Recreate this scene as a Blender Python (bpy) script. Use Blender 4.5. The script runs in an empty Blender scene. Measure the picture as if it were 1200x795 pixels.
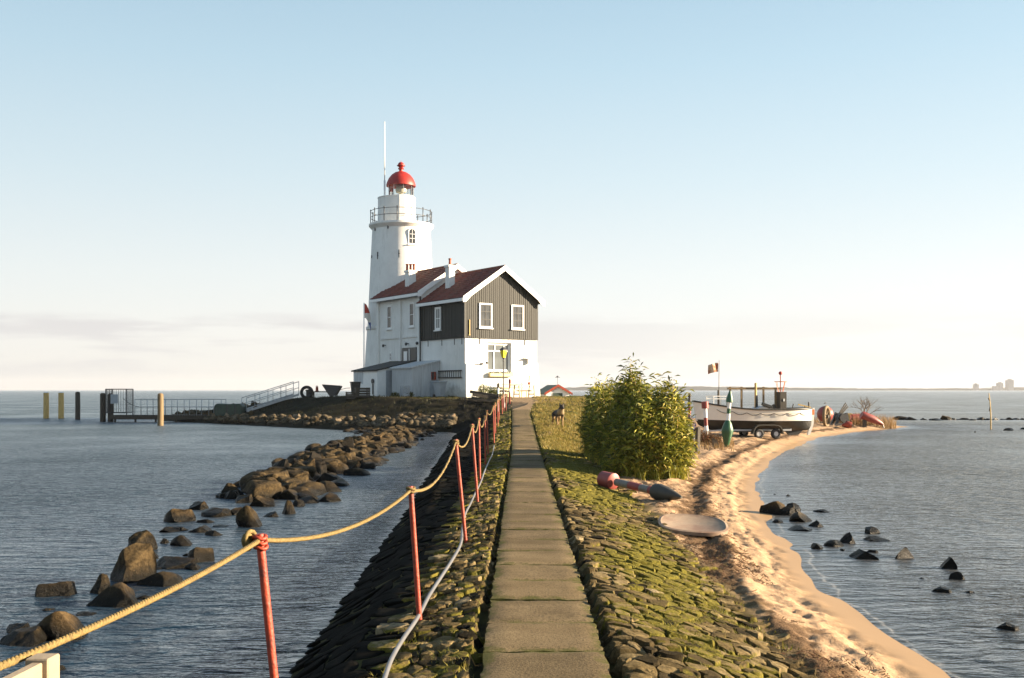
import bpy, bmesh, math, random
import numpy as np
from mathutils import Vector, Matrix, Euler, Quaternion

random.seed(7)
rng = np.random.default_rng(7)
R = math.radians
scene = bpy.context.scene
col = scene.collection

# ------------------------------------------------------------------ camera
EYE = 2.1
F = 1200.0                      # focal length in photo pixels (photo is 1200 wide)
CX, HY = 600.0, 457.0           # principal column, horizon row
cam_d = bpy.data.cameras.new("camera")
cam_d.sensor_width = 36.0
cam_d.lens = 36.0
cam_d.shift_y = (HY - 397.5) / 1200.0
cam_d.clip_start = 0.1
cam_d.clip_end = 12000
cam = bpy.data.objects.new("camera", cam_d)
cam.location = (0, 0, EYE)
cam.rotation_euler = (R(90), 0, 0)
col.objects.link(cam)
scene.camera = cam

# ------------------------------------------------------------------ world + sun
SUN_AZ = R(90)      # clockwise from +Y (view direction); 90 = straight from the right
SUN_EL = R(15)
world = bpy.data.worlds.new("World")
scene.world = world
world.use_nodes = True
wn, wl = world.node_tree.nodes, world.node_tree.links
wn.clear()
w_out = wn.new("ShaderNodeOutputWorld")
w_bg = wn.new("ShaderNodeBackground")
w_bg.inputs["Strength"].default_value = 0.055
sky = wn.new("ShaderNodeTexSky")
sky.sky_type = 'NISHITA'
sky.sun_disc = False
sky.sun_elevation = SUN_EL
sky.sun_rotation = SUN_AZ
sky.altitude = 0
sky.air_density = 1.0
sky.dust_density = 1.6
sky.ozone_density = 1.4
# thin high haze that pales the sky and a low bank of cloud near the horizon
tc = wn.new("ShaderNodeTexCoord")
sep = wn.new("ShaderNodeSeparateXYZ")
wl.new(tc.outputs["Generated"], sep.inputs[0])
grad = wn.new("ShaderNodeValToRGB")          # clear winter sky: pale cream low down, deep blue overhead (values / 5)
els = grad.color_ramp.elements
stops = [(0.0, (3.75, 3.66, 3.48)), (0.05, (3.85, 3.80, 3.67)), (0.11, (3.55, 3.72, 3.7)), (0.2, (2.85, 3.38, 3.6)), (0.3, (2.18, 2.95, 3.4)), (0.37, (1.8, 2.58, 3.12)), (0.5, (1.35, 2.05, 2.8)), (1.0, (0.45, 0.8, 1.4))]
while len(els) > 1: els.remove(els[-1])
els[0].position = 0.0; els[0].color = (*[c / 5 for c in stops[0][1]], 1)
for p_, c_ in stops[1:]:
    e = els.new(p_); e.color = (*[c / 5 for c in c_], 1)
wl.new(sep.outputs["Z"], grad.inputs[0])
gx5 = wn.new("ShaderNodeVectorMath"); gx5.operation = 'SCALE'
wl.new(grad.outputs[0], gx5.inputs[0])
side = wn.new("ShaderNodeMath"); side.operation = 'MULTIPLY_ADD'   # a little brighter towards the sun
wl.new(sep.outputs["X"], side.inputs[0]); side.inputs[1].default_value = 0.8; side.inputs[2].default_value = 5.9
wl.new(side.outputs[0], gx5.inputs["Scale"])
mix1 = wn.new("ShaderNodeMix"); mix1.data_type = 'RGBA'
mix1.inputs["Factor"].default_value = 0.9
wl.new(sky.outputs[0], mix1.inputs["A"])
wl.new(gx5.outputs[0], mix1.inputs["B"])
mp = wn.new("ShaderNodeMapping")
mp.inputs["Scale"].default_value = (2.6, 2.6, 26.0)
wl.new(tc.outputs["Generated"], mp.inputs[0])
cn = wn.new("ShaderNodeTexNoise")
cn.inputs["Scale"].default_value = 1.7
cn.inputs["Detail"].default_value = 7
cn.inputs["Roughness"].default_value = 0.58
wl.new(mp.outputs[0], cn.inputs["Vector"])
cr = wn.new("ShaderNodeMapRange")
cr.interpolation_type = 'SMOOTHSTEP'
cr.inputs["From Min"].default_value = 0.44
cr.inputs["From Max"].default_value = 0.62
wl.new(cn.outputs[0], cr.inputs["Value"])
band = wn.new("ShaderNodeValToRGB")          # only between about 1 and 4 degrees up
band.color_ramp.elements[0].position = 0.0
band.color_ramp.elements[0].color = (0.35, 0.35, 0.35, 1)
band.color_ramp.elements[1].position = 0.078
band.color_ramp.elements[1].color = (0, 0, 0, 1)
e = band.color_ramp.elements.new(0.03); e.color = (0.75, 0.75, 0.75, 1)
e = band.color_ramp.elements.new(0.062); e.color = (0.9, 0.9, 0.9, 1)
wl.new(sep.outputs["Z"], band.inputs[0])
cm = wn.new("ShaderNodeMath"); cm.operation = 'MULTIPLY'
wl.new(cr.outputs[0], cm.inputs[0]); wl.new(band.outputs[0], cm.inputs[1])
cm2 = wn.new("ShaderNodeMath"); cm2.operation = 'MULTIPLY'
wl.new(cm.outputs[0], cm2.inputs[0]); cm2.inputs[1].default_value = 0.95
mix2 = wn.new("ShaderNodeMix"); mix2.data_type = 'RGBA'
cl_l = wn.new("ShaderNodeMapRange"); cl_l.inputs["From Min"].default_value = -0.05; cl_l.inputs["From Max"].default_value = 0.2
cl_l.inputs["To Min"].default_value = 1.0; cl_l.inputs["To Max"].default_value = 0.28
wl.new(sep.outputs["X"], cl_l.inputs["Value"])
cm3 = wn.new("ShaderNodeMath"); cm3.operation = 'MULTIPLY'
wl.new(cm2.outputs[0], cm3.inputs[0]); wl.new(cl_l.outputs[0], cm3.inputs[1])
wl.new(cm3.outputs[0], mix2.inputs["Factor"])
wl.new(mix1.outputs["Result"], mix2.inputs["A"])
mix2.inputs["B"].default_value = (3.45, 3.38, 3.36, 1)
wl.new(mix2.outputs["Result"], w_bg.inputs["Color"])
wl.new(w_bg.outputs[0], w_out.inputs[0])

sun_d = bpy.data.lights.new("sun", 'SUN')
sun_d.energy = 5.0
sun_d.angle = R(0.5)
sun_d.color = (1.0, 0.80, 0.56)
sun = bpy.data.objects.new("sun", sun_d)
sdir = Vector((math.sin(SUN_AZ) * math.cos(SUN_EL), math.cos(SUN_AZ) * math.cos(SUN_EL), math.sin(SUN_EL)))
sun.rotation_euler = sdir.to_track_quat('Z', 'Y').to_euler()
sun.location = (40, 0, 30)
col.objects.link(sun)

scene.view_settings.view_transform = 'Standard'
scene.view_settings.look = 'None'
scene.view_settings.exposure = 2.0
scene.view_settings.gamma = 1.0
scene.view_settings.use_curve_mapping = False
scene.cycles.max_bounces = 6
scene.cycles.diffuse_bounces = 2
scene.cycles.glossy_bounces = 3
scene.cycles.transparent_max_bounces = 8
scene.cycles.volume_bounces = 0
scene.cycles.use_denoising = True
scene.cycles.use_adaptive_sampling = False
scene.cycles.caustics_reflective = False
scene.cycles.caustics_refractive = False
scene.cycles.sample_clamp_indirect = 2.0

# ------------------------------------------------------------------ helpers
def at(px, py, d):
    """Point seen at photo pixel (px, py) at distance d along the view."""
    return Vector(((px - CX) / F * d, d, EYE + (HY - py) / F * d))

def on_water(px, py, z=0.0):
    d = (EYE - z) * F / (py - HY)
    return Vector(((px - CX) / F * d, d, z))

def tag(o, label, cat, group=None, kind=None):
    if label: o["label"] = label
    if cat: o["category"] = cat
    if group: o["group"] = group
    if kind: o["kind"] = kind
    return o

def thing(name, label, cat, loc=(0, 0, 0), rotz=0.0, group=None):
    o = bpy.data.objects.new(name, None)
    o.empty_display_size = 0.2
    col.objects.link(o)
    o.location = loc
    o.rotation_euler = (0, 0, rotz)
    return tag(o, label, cat, group)

class MB:
    def __init__(self):
        self.v, self.f, self.attr = [], [], {}
    def add(self, vs, fs, M=None):
        b = len(self.v)
        if M is not None:
            vs = [M @ Vector(p) for p in vs]
        self.v.extend([tuple(p) for p in vs])
        self.f.extend([tuple(i + b for i in f) for f in fs])
        return self
    def box(self, x0, x1, y0, y1, z0, z1, M=None):
        vs = [(x0, y0, z0), (x1, y0, z0), (x1, y1, z0), (x0, y1, z0), (x0, y0, z1), (x1, y0, z1), (x1, y1, z1), (x0, y1, z1)]
        fs = [(0, 3, 2, 1), (4, 5, 6, 7), (0, 1, 5, 4), (1, 2, 6, 5), (2, 3, 7, 6), (3, 0, 4, 7)]
        return self.add(vs, fs, M)
    def bar(self, p0, p1, w, h, up=(0, 0, 1)):
        p0, p1 = Vector(p0), Vector(p1)
        d = (p1 - p0); L = d.length; d.normalize()
        upv = Vector(up)
        if abs(d.dot(upv)) > 0.98: upv = Vector((0, 1, 0))
        s = d.cross(upv).normalized(); t = s.cross(d).normalized()
        vs = []
        for p in (p0, p1):
            for a, b in ((-1, -1), (1, -1), (1, 1), (-1, 1)):
                vs.append(p + s * (a * w / 2) + t * (b * h / 2))
        return self.add(vs, [(3, 2, 1, 0), (4, 5, 6, 7), (0, 1, 5, 4), (1, 2, 6, 5), (2, 3, 7, 6), (3, 0, 4, 7)])
    def tube(self, pts, r, n=8, cap=True):
        pts = [Vector(p) for p in pts]
        m = len(pts)
        rs = r if isinstance(r, (list, tuple)) else [r] * m
        vs, fs = [], []
        ref = None
        for i, p in enumerate(pts):
            d = (pts[min(i + 1, m - 1)] - pts[max(i - 1, 0)])
            if d.length < 1e-9: d = Vector((0, 0, 1))
            d.normalize()
            if ref is None:
                ref = Vector((0, 0, 1)) if abs(d.z) < 0.9 else Vector((1, 0, 0))
            s = d.cross(ref)
            if s.length < 1e-6: s = d.cross(Vector((0.3, 1, 0.2)))
            s.normalize(); t = s.cross(d).normalized(); ref = t
            for k in range(n):
                a = 2 * math.pi * k / n
                vs.append(p + s * (math.cos(a) * rs[i]) + t * (math.sin(a) * rs[i]))
        for i in range(m - 1):
            for k in range(n):
                k2 = (k + 1) % n
                fs.append((i * n + k, i * n + k2, (i + 1) * n + k2, (i + 1) * n + k))
        if cap:
            fs.append(tuple(range(n - 1, -1, -1)))
            fs.append(tuple((m - 1) * n + k for k in range(n)))
        return self.add(vs, fs)
    def lathe(self, prof, n=24, c=(0, 0, 0), M=None, a0=0.0, a1=2 * math.pi):
        full = abs(a1 - a0 - 2 * math.pi) < 1e-6
        cols = n if full else n + 1
        vs, fs = [], []
        for r, z in prof:
            for k in range(cols):
                a = a0 + (a1 - a0) * k / n
                vs.append((c[0] + r * math.cos(a), c[1] + r * math.sin(a), c[2] + z))
        m = len(prof)
        for i in range(m - 1):
            for k in range(n):
                k2 = (k + 1) % cols
                fs.append((i * cols + k, i * cols + k2, (i + 1) * cols + k2, (i + 1) * cols + k))
        if full:
            if prof[0][0] > 1e-4: fs.append(tuple(range(cols - 1, -1, -1)))
            if prof[-1][0] > 1e-4: fs.append(tuple((m - 1) * cols + k for k in range(cols)))
        return self.add(vs, fs, M)
    def prism(self, poly, lo, hi, axis='y', M=None):
        """poly: 2-D outline in the other two axes, pushed along axis from lo to hi."""
        n = len(poly)
        def P(a, b, t):
            return (t, a, b) if axis == 'x' else ((a, t, b) if axis == 'y' else (a, b, t))
        vs = [P(a, b, lo) for a, b in poly] + [P(a, b, hi) for a, b in poly]
        fs = [tuple(range(n)), tuple(range(2 * n - 1, n - 1, -1))]
        for i in range(n):
            j = (i + 1) % n
            fs.append((i, i + n, j + n, j))
        return self.add(vs, fs, M)
    def ball(self, c, r, sub=2, s=(1, 1, 1)):
        bm = bmesh.new()
        bmesh.ops.create_icosphere(bm, subdivisions=sub, radius=1)
        vs = [(c[0] + v.co.x * r * s[0], c[1] + v.co.y * r * s[1], c[2] + v.co.z * r * s[2]) for v in bm.verts]
        fs = [tuple(v.index for v in f.verts) for f in bm.faces]
        bm.free()
        return self.add(vs, fs)
    def build(self, name, m, parent=None, smooth=False, loc=None, rot=None, bevel=0.0):
        me = bpy.data.meshes.new(name)
        me.from_pydata(self.v, [], self.f)
        bm = bmesh.new(); bm.from_mesh(me)
        bmesh.ops.recalc_face_normals(bm, faces=bm.faces)
        if bevel > 0:
            es = [e_ for e_ in bm.edges if len(e_.link_faces) == 2 and e_.calc_face_angle(0) > 0.6]
            if es:
                bmesh.ops.bevel(bm, geom=es, offset=bevel, segments=1, affect='EDGES', clamp_overlap=True)
        bm.to_mesh(me); bm.free()
        return link_mesh(name, me, m, parent, smooth, loc, rot)

def link_mesh(name, me, m, parent=None, smooth=False, loc=None, rot=None):
    if m is not None: me.materials.append(m)
    if smooth:
        me.polygons.foreach_set("use_smooth", [True] * len(me.polygons))
        if smooth == 'auto':
            try: me.set_sharp_from_angle(angle=R(38))
            except Exception: pass
    o = bpy.data.objects.new(name, me)
    col.objects.link(o)
    if parent is not None: o.parent = parent
    if loc is not None: o.location = loc
    if rot is not None: o.rotation_euler = rot
    return o

def np_mesh(name, V, Fc, m, parent=None, smooth=True, attrs=None):
    V = np.asarray(V, dtype=np.float32); Fc = np.asarray(Fc, dtype=np.int32)
    me = bpy.data.meshes.new(name)
    k = Fc.shape[1]
    me.vertices.add(len(V)); me.vertices.foreach_set("co", V.ravel())
    me.loops.add(Fc.size); me.loops.foreach_set("vertex_index", Fc.ravel())
    me.polygons.add(len(Fc))
    me.polygons.foreach_set("loop_start", np.arange(0, Fc.size, k, dtype=np.int32))
    me.polygons.foreach_set("loop_total", np.full(len(Fc), k, dtype=np.int32))
    me.update(calc_edges=True)
    for an, av in (attrs or {}).items():
        a = me.attributes.new(an, 'FLOAT', 'POINT')
        a.data.foreach_set("value", np.asarray(av, dtype=np.float32))
    me.validate()
    return link_mesh(name, me, m, parent, smooth)

def copy_tree(o, parent=None):
    c = o.copy(); col.objects.link(c)
    if parent is not None: c.parent = parent
    for ch in list(o.children):
        copy_tree(ch, c)
    return c

# numpy value noise
def vnoise(x, y, seed=0):
    xi = np.floor(x).astype(np.int64); yi = np.floor(y).astype(np.int64)
    fx = x - xi; fy = y - yi
    fx = fx * fx * (3 - 2 * fx); fy = fy * fy * (3 - 2 * fy)
    def h(a, b):
        n = (a * 374761393 + b * 668265263 + seed * 1442695041) & 0x7fffffff
        n = ((n ^ (n >> 13)) * 1274126177) & 0x7fffffff
        return ((n ^ (n >> 16)) & 0xffff) / 65535.0
    a = h(xi, yi); b = h(xi + 1, yi); c = h(xi, yi + 1); d = h(xi + 1, yi + 1)
    return (a + (b - a) * fx) * (1 - fy) + (c + (d - c) * fx) * fy - 0.5

def fbm(x, y, oct=4, seed=0, gain=0.5):
    s = 0; a = 1.0
    for o in range(oct):
        s = s + a * vnoise(x * 2 ** o + 17.3 * o, y * 2 ** o + 9.1 * o, seed + o)
        a *= gain
    return s

def sstep(a, b, x):
    t = np.clip((x - a) / (b - a), 0, 1)
    return t * t * (3 - 2 * t)

# ------------------------------------------------------------------ materials
def new_mat(name):
    m = bpy.data.materials.new(name)
    m.use_nodes = True
    nt = m.node_tree
    return m, nt, nt.nodes, nt.links, nt.nodes["Principled BSDF"]

def noise_node(nt, scale, detail=5, rough=0.55, coord='Object', stretch=None, vec=None):
    n = nt.nodes.new("ShaderNodeTexNoise")
    n.inputs["Scale"].default_value = scale
    n.inputs["Detail"].default_value = detail
    n.inputs["Roughness"].default_value = rough
    if vec is None:
        t = nt.nodes.new("ShaderNodeTexCoord")
        vec = t.outputs[coord]
    if stretch:
        mpn = nt.nodes.new("ShaderNodeMapping")
        mpn.inputs["Scale"].default_value = stretch
        nt.links.new(vec, mpn.inputs[0]); vec = mpn.outputs[0]
    nt.links.new(vec, n.inputs["Vector"])
    return n

def ramp(nt, src, stops):
    r = nt.nodes.new("ShaderNodeValToRGB")
    els = r.color_ramp.elements
    while len(els) > 1: els.remove(els[-1])
    els[0].position = stops[0][0]; els[0].color = (*stops[0][1], 1)
    for p, c in stops[1:]:
        e_ = els.new(p); e_.color = (*c, 1)
    nt.links.new(src, r.inputs[0])
    return r

def mixc(nt, fac, a, b, blend='MIX'):
    mx = nt.nodes.new("ShaderNodeMix"); mx.data_type = 'RGBA'; mx.blend_type = blend
    for sock, val in (("Factor", fac), ("A", a), ("B", b)):
        s = mx.inputs[sock]
        if hasattr(val, "is_linked") or isinstance(val, bpy.types.NodeSocket): nt.links.new(val, s)
        elif isinstance(val, (int, float)): s.default_value = val
        else: s.default_value = (*val, 1)
    return mx.outputs["Result"]

def math_n(nt, op, a, b=None, clamp=False):
    n = nt.nodes.new("ShaderNodeMath"); n.operation = op; n.use_clamp = clamp
    for i, val in enumerate((a, b)):
        if val is None: continue
        if isinstance(val, (int, float)): n.inputs[i].default_value = val
        else: nt.links.new(val, n.inputs[i])
    return n.outputs[0]

def bump(nt, src, strength=0.3, dist=0.02, normal=None):
    b = nt.nodes.new("ShaderNodeBump")
    b.inputs["Strength"].default_value = strength
    b.inputs["Distance"].default_value = dist
    nt.links.new(src, b.inputs["Height"])
    if normal is not None: nt.links.new(normal, b.inputs["Normal"])
    return b.outputs[0]

def simple(name, c, rough=0.6, var=0.25, scale=6.0, bmp=0.15, metal=0.0, stretch=None, dirt=None, coord='Object', bscale=None):
    m, nt, N, L, p = new_mat(name)
    n = noise_node(nt, scale, 6, 0.6, coord, stretch)
    lo = tuple(max(0, x * (1 - var)) for x in c); hi = tuple(min(1, x * (1 + var)) for x in c)
    cr_ = ramp(nt, n.outputs[0], [(0.28, lo), (0.72, hi)])
    out = cr_.outputs[0]
    if dirt:
        n2 = noise_node(nt, scale * 0.45, 8, 0.7, coord, stretch)
        f = ramp(nt, n2.outputs[0], [(dirt[0], (0, 0, 0)), (dirt[1], (1, 1, 1))])
        out = mixc(nt, f.outputs[0], out, dirt[2])
    L.new(out, p.inputs["Base Color"])
    p.inputs["Roughness"].default_value = rough
    p.inputs["Metallic"].default_value = metal
    if bmp > 0:
        nb = noise_node(nt, bscale or scale * 5, 4, 0.6, coord, stretch)
        L.new(bump(nt, nb.outputs[0], bmp, 0.02), p.inputs["Normal"])
    return m

M = {}
M['whitewash'] = None
def make_whitewash():
    m, nt, N, L, p = new_mat("whitewashed_brick")
    t = N.new("ShaderNodeTexCoord")
    br = N.new("ShaderNodeTexBrick")
    br.inputs["Scale"].default_value = 4.4
    br.inputs["Mortar Size"].default_value = 0.018
    br.inputs["Mortar Smooth"].default_value = 0.6
    # brick courses on any wall: horizontal run + height
    sx = N.new("ShaderNodeSeparateXYZ"); L.new(t.outputs["Object"], sx.inputs[0])
    cb = N.new("ShaderNodeCombineXYZ")
    L.new(math_n(nt, 'ADD', sx.outputs["X"], sx.outputs["Y"]), cb.inputs[0]); L.new(sx.outputs["Z"], cb.inputs[1])
    L.new(cb.outputs[0], br.inputs["Vector"])
    n1 = noise_node(nt, 0.9, 7, 0.62)
    n2 = noise_node(nt, 1.6, 8, 0.7, stretch=(2.2, 2.2, 0.35))
    c1 = ramp(nt, n1.outputs[0], [(0.3, (0.72, 0.71, 0.67)), (0.65, (0.84, 0.83, 0.79))])
    f2 = ramp(nt, n2.outputs[0], [(0.54, (0, 0, 0)), (0.80, (0.8, 0.8, 0.8))])
    cc = mixc(nt, f2.outputs[0], c1.outputs[0], (0.52, 0.50, 0.46))
    dn = noise_node(nt, 2.4, 6, 0.65)
    dz_ = math_n(nt, 'SUBTRACT', math_n(nt, 'MULTIPLY', dn.outputs[0], 2.4), sx.outputs['Z'])
    cc = mixc(nt, ramp(nt, dz_, [(0.35, (0, 0, 0)), (1.0, (0.6, 0.6, 0.6))]).outputs[0], cc, (0.33, 0.32, 0.26))
    cc = mixc(nt, math_n(nt, 'MULTIPLY', br.outputs["Fac"], 0.25), cc, (0.55, 0.55, 0.54))
    L.new(cc, p.inputs["Base Color"])
    p.inputs["Roughness"].default_value = 0.7
    n3 = noise_node(nt, 30, 4, 0.6)
    b1 = bump(nt, n3.outputs[0], 0.25, 0.01)
    inv = math_n(nt, 'SUBTRACT', 1.0, br.outputs["Fac"])
    L.new(bump(nt, inv, 0.35, 0.012, b1), p.inputs["Normal"])
    return m
M['whitewash'] = make_whitewash()
M['white_paint'] = simple("white_paint", (0.80, 0.80, 0.78), 0.45, 0.06, 3, 0.05, dirt=(0.62, 0.85, (0.5, 0.47, 0.42)))
M['cream_boards'] = simple('cream_weathered_paint', (0.30, 0.235, 0.155), 0.6, 0.15, 4, 0.15, dirt=(0.55, 0.75, (0.20, 0.15, 0.10)))
M['grey_boards'] = simple("grey_boards", (0.50, 0.52, 0.53), 0.6, 0.18, 2.5, 0.2, stretch=(6, 6, 0.5), dirt=(0.55, 0.8, (0.28, 0.28, 0.28)))
M['grey_door'] = simple("grey_door_paint", (0.30, 0.33, 0.36), 0.5, 0.15, 3, 0.1)
M['cladding'] = simple("dark_cladding", (0.0135, 0.0152, 0.0125), 0.65, 0.35, 2.5, 0.25, stretch=(7, 7, 0.6))
M['dark_gap'] = simple("dark_gap", (0.02, 0.02, 0.018), 0.7, 0.2)
M['black_paint'] = simple("black_paint", (0.02, 0.022, 0.022), 0.4, 0.3, 5, 0.1)
M['tile'] = simple("red_roof_tile", (0.17, 0.040, 0.022), 0.65, 0.45, 5, 0.2, dirt=(0.5, 0.8, (0.06, 0.035, 0.028)))
M['tar'] = simple("tar_roof", (0.035, 0.035, 0.033), 0.8, 0.3, 4, 0.3)
M['dome'] = simple("red_dome_paint", (0.33, 0.018, 0.010), 0.5, 0.22, 3, 0.08)
M['red_paint'] = simple("weathered_red_paint", (0.30, 0.038, 0.013), 0.55, 0.30, 9, 0.3, dirt=(0.54, 0.62, (0.10, 0.03, 0.022)))
M['faded_red'] = simple("faded_red_paint", (0.24, 0.045, 0.036), 0.5, 0.2, 4, 0.12, dirt=(0.55, 0.8, (0.13, 0.05, 0.04)))
M['iron'] = simple("painted_iron", (0.03, 0.03, 0.032), 0.45, 0.3, 10, 0.1)
M['grey_metal'] = simple("galvanised_metal", (0.42, 0.43, 0.44), 0.45, 0.15, 8, 0.05, metal=0.4)
M['wood'] = simple("weathered_wood", (0.17, 0.115, 0.055), 0.75, 0.35, 3, 0.35, stretch=(8, 8, 0.8))
M['pale_wood'] = simple("pale_wood", (0.55, 0.37, 0.13), 0.7, 0.3, 3, 0.3, stretch=(8, 8, 0.8))
M['dark_wood'] = simple("dark_wet_wood", (0.045, 0.036, 0.025), 0.7, 0.35, 4, 0.35, stretch=(8, 8, 0.8))
M['green_paint'] = simple("green_paint", (0.022, 0.085, 0.035), 0.4, 0.25, 5, 0.1, dirt=(0.6, 0.85, (0.06, 0.07, 0.04)))
M['dark_green'] = simple("dark_green_paint", (0.03, 0.05, 0.035), 0.6, 0.3, 4, 0.2)
M['rubber'] = simple("black_rubber", (0.022, 0.022, 0.022), 0.8, 0.2, 10, 0.1)
M['hub'] = simple("wheel_hub_grey", (0.5, 0.5, 0.5), 0.4, 0.1, 8, 0.05)
M['rope'] = None
def make_rope():
    m, nt, N, L, p = new_mat("yellow_rope")
    n = noise_node(nt, 60, 4, 0.6)
    c = ramp(nt, n.outputs[0], [(0.3, (0.11, 0.075, 0.022)), (0.7, (0.24, 0.165, 0.05))])
    L.new(c.outputs[0], p.inputs["Base Color"]); p.inputs["Roughness"].default_value = 0.8
    n2 = noise_node(nt, 220, 2, 0.5)
    L.new(bump(nt, n2.outputs[0], 0.6, 0.006), p.inputs["Normal"])
    return m
M['rope'] = make_rope()
M['cable'] = simple("grey_cable", (0.13, 0.13, 0.135), 0.45, 0.12, 12, 0.05)
M['glass'] = None
def make_glass(name, c, rough=0.05):
    m, nt, N, L, p = new_mat(name)
    n = noise_node(nt, 1.3, 3, 0.5)
    cc = ramp(nt, n.outputs[0], [(0.3, tuple(x * 0.75 for x in c)), (0.7, tuple(x * 1.25 for x in c))])
    L.new(cc.outputs[0], p.inputs["Base Color"])
    p.inputs["Roughness"].default_value = rough
    p.inputs["IOR"].default_value = 1.5
    n2 = noise_node(nt, 3, 2, 0.5)
    L.new(bump(nt, n2.outputs[0], 0.04, 0.02), p.inputs["Normal"])
    return m
M['glass'] = make_glass("window_glass", (0.07, 0.075, 0.08))
M['curtain_glass'] = make_glass("curtained_glass", (0.12, 0.135, 0.14), 0.12)
M['dark_glass'] = make_glass("dark_window_glass", (0.035, 0.04, 0.045))
def make_clear():
    m, nt, N, L, p = new_mat("lantern_glass")
    N.remove(p)
    tr = N.new("ShaderNodeBsdfTransparent"); gl = N.new("ShaderNodeBsdfGlossy"); gl.inputs["Roughness"].default_value = 0.05
    tr.inputs[0].default_value = (0.93, 0.94, 0.92, 1)
    fr = N.new("ShaderNodeFresnel"); fr.inputs[0].default_value = 1.45
    mx = N.new("ShaderNodeMixShader"); L.new(fr.outputs[0], mx.inputs[0]); L.new(tr.outputs[0], mx.inputs[1]); L.new(gl.outputs[0], mx.inputs[2])
    L.new(mx.outputs[0], N["Material Output"].inputs[0])
    return m
M['clear'] = make_clear()
M['lens'] = simple("lens_brass_glass", (0.45, 0.42, 0.33), 0.25, 0.3, 8, 0.1)
M['yellow_glass'] = simple("yellow_lamp_glass", (0.85, 0.62, 0.02), 0.3, 0.1, 6, 0.0)
M['pot'] = simple("terracotta_pot", (0.36, 0.09, 0.05), 0.7, 0.25, 6, 0.1)
M['cream_box'] = simple("cream_paint", (0.62, 0.50, 0.26), 0.6, 0.15, 6, 0.1)
M['boat_white'] = simple("boat_white_paint", (0.74, 0.71, 0.65), 0.4, 0.08, 2, 0.05, dirt=(0.6, 0.85, (0.45, 0.38, 0.3)))
M['boat_black'] = simple("boat_black_bottom", (0.02, 0.02, 0.018), 0.5, 0.35, 3, 0.15)
M['orange'] = simple("orange_paint", (0.6, 0.16, 0.05), 0.5, 0.2)
M['worn_white'] = simple('worn_white_paint', (0.17, 0.16, 0.14), 0.6, 0.3, 9, 0.2, dirt=(0.5, 0.7, (0.09, 0.06, 0.045)))
M['float_grey'] = simple("float_grey", (0.046, 0.043, 0.034), 0.6, 0.3, 5, 0.15)
M['blue'] = simple("blue_tarp", (0.035, 0.045, 0.19), 0.5, 0.35, 5, 0.3)
M['weathered_board'] = simple("weathered_white_board", (0.26, 0.195, 0.135), 0.7, 0.25, 3, 0.2, dirt=(0.44, 0.62, (0.16, 0.095, 0.06)))
M['far'] = simple("far_shore_land", (0.10, 0.12, 0.11), 0.9, 0.3, 0.01, 0.0)
M['far_block'] = simple("far_concrete", (0.28, 0.28, 0.29), 0.9, 0.2, 0.02, 0.0)
def make_flag():
    m, nt, N, L, p = new_mat("flag_cloth")
    t = N.new("ShaderNodeTexCoord"); s = N.new("ShaderNodeSeparateXYZ"); L.new(t.outputs["Generated"], s.inputs[0])
    r = ramp(nt, s.outputs["Z"], [(0.0, (0.06, 0.09, 0.25)), (0.33, (0.7, 0.66, 0.6)), (0.66, (0.45, 0.05, 0.03))])
    r.color_ramp.interpolation = 'CONSTANT'
    L.new(r.outputs[0], p.inputs["Base Color"]); p.inputs["Roughness"].default_value = 0.8
    return m
M['flag'] = make_flag()
M['flag_orange'] = simple("sun_faded_flag_cloth", (0.62, 0.50, 0.36), 0.8, 0.3, 5, 0.1, dirt=(0.5, 0.6, (0.30, 0.09, 0.03)))

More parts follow.
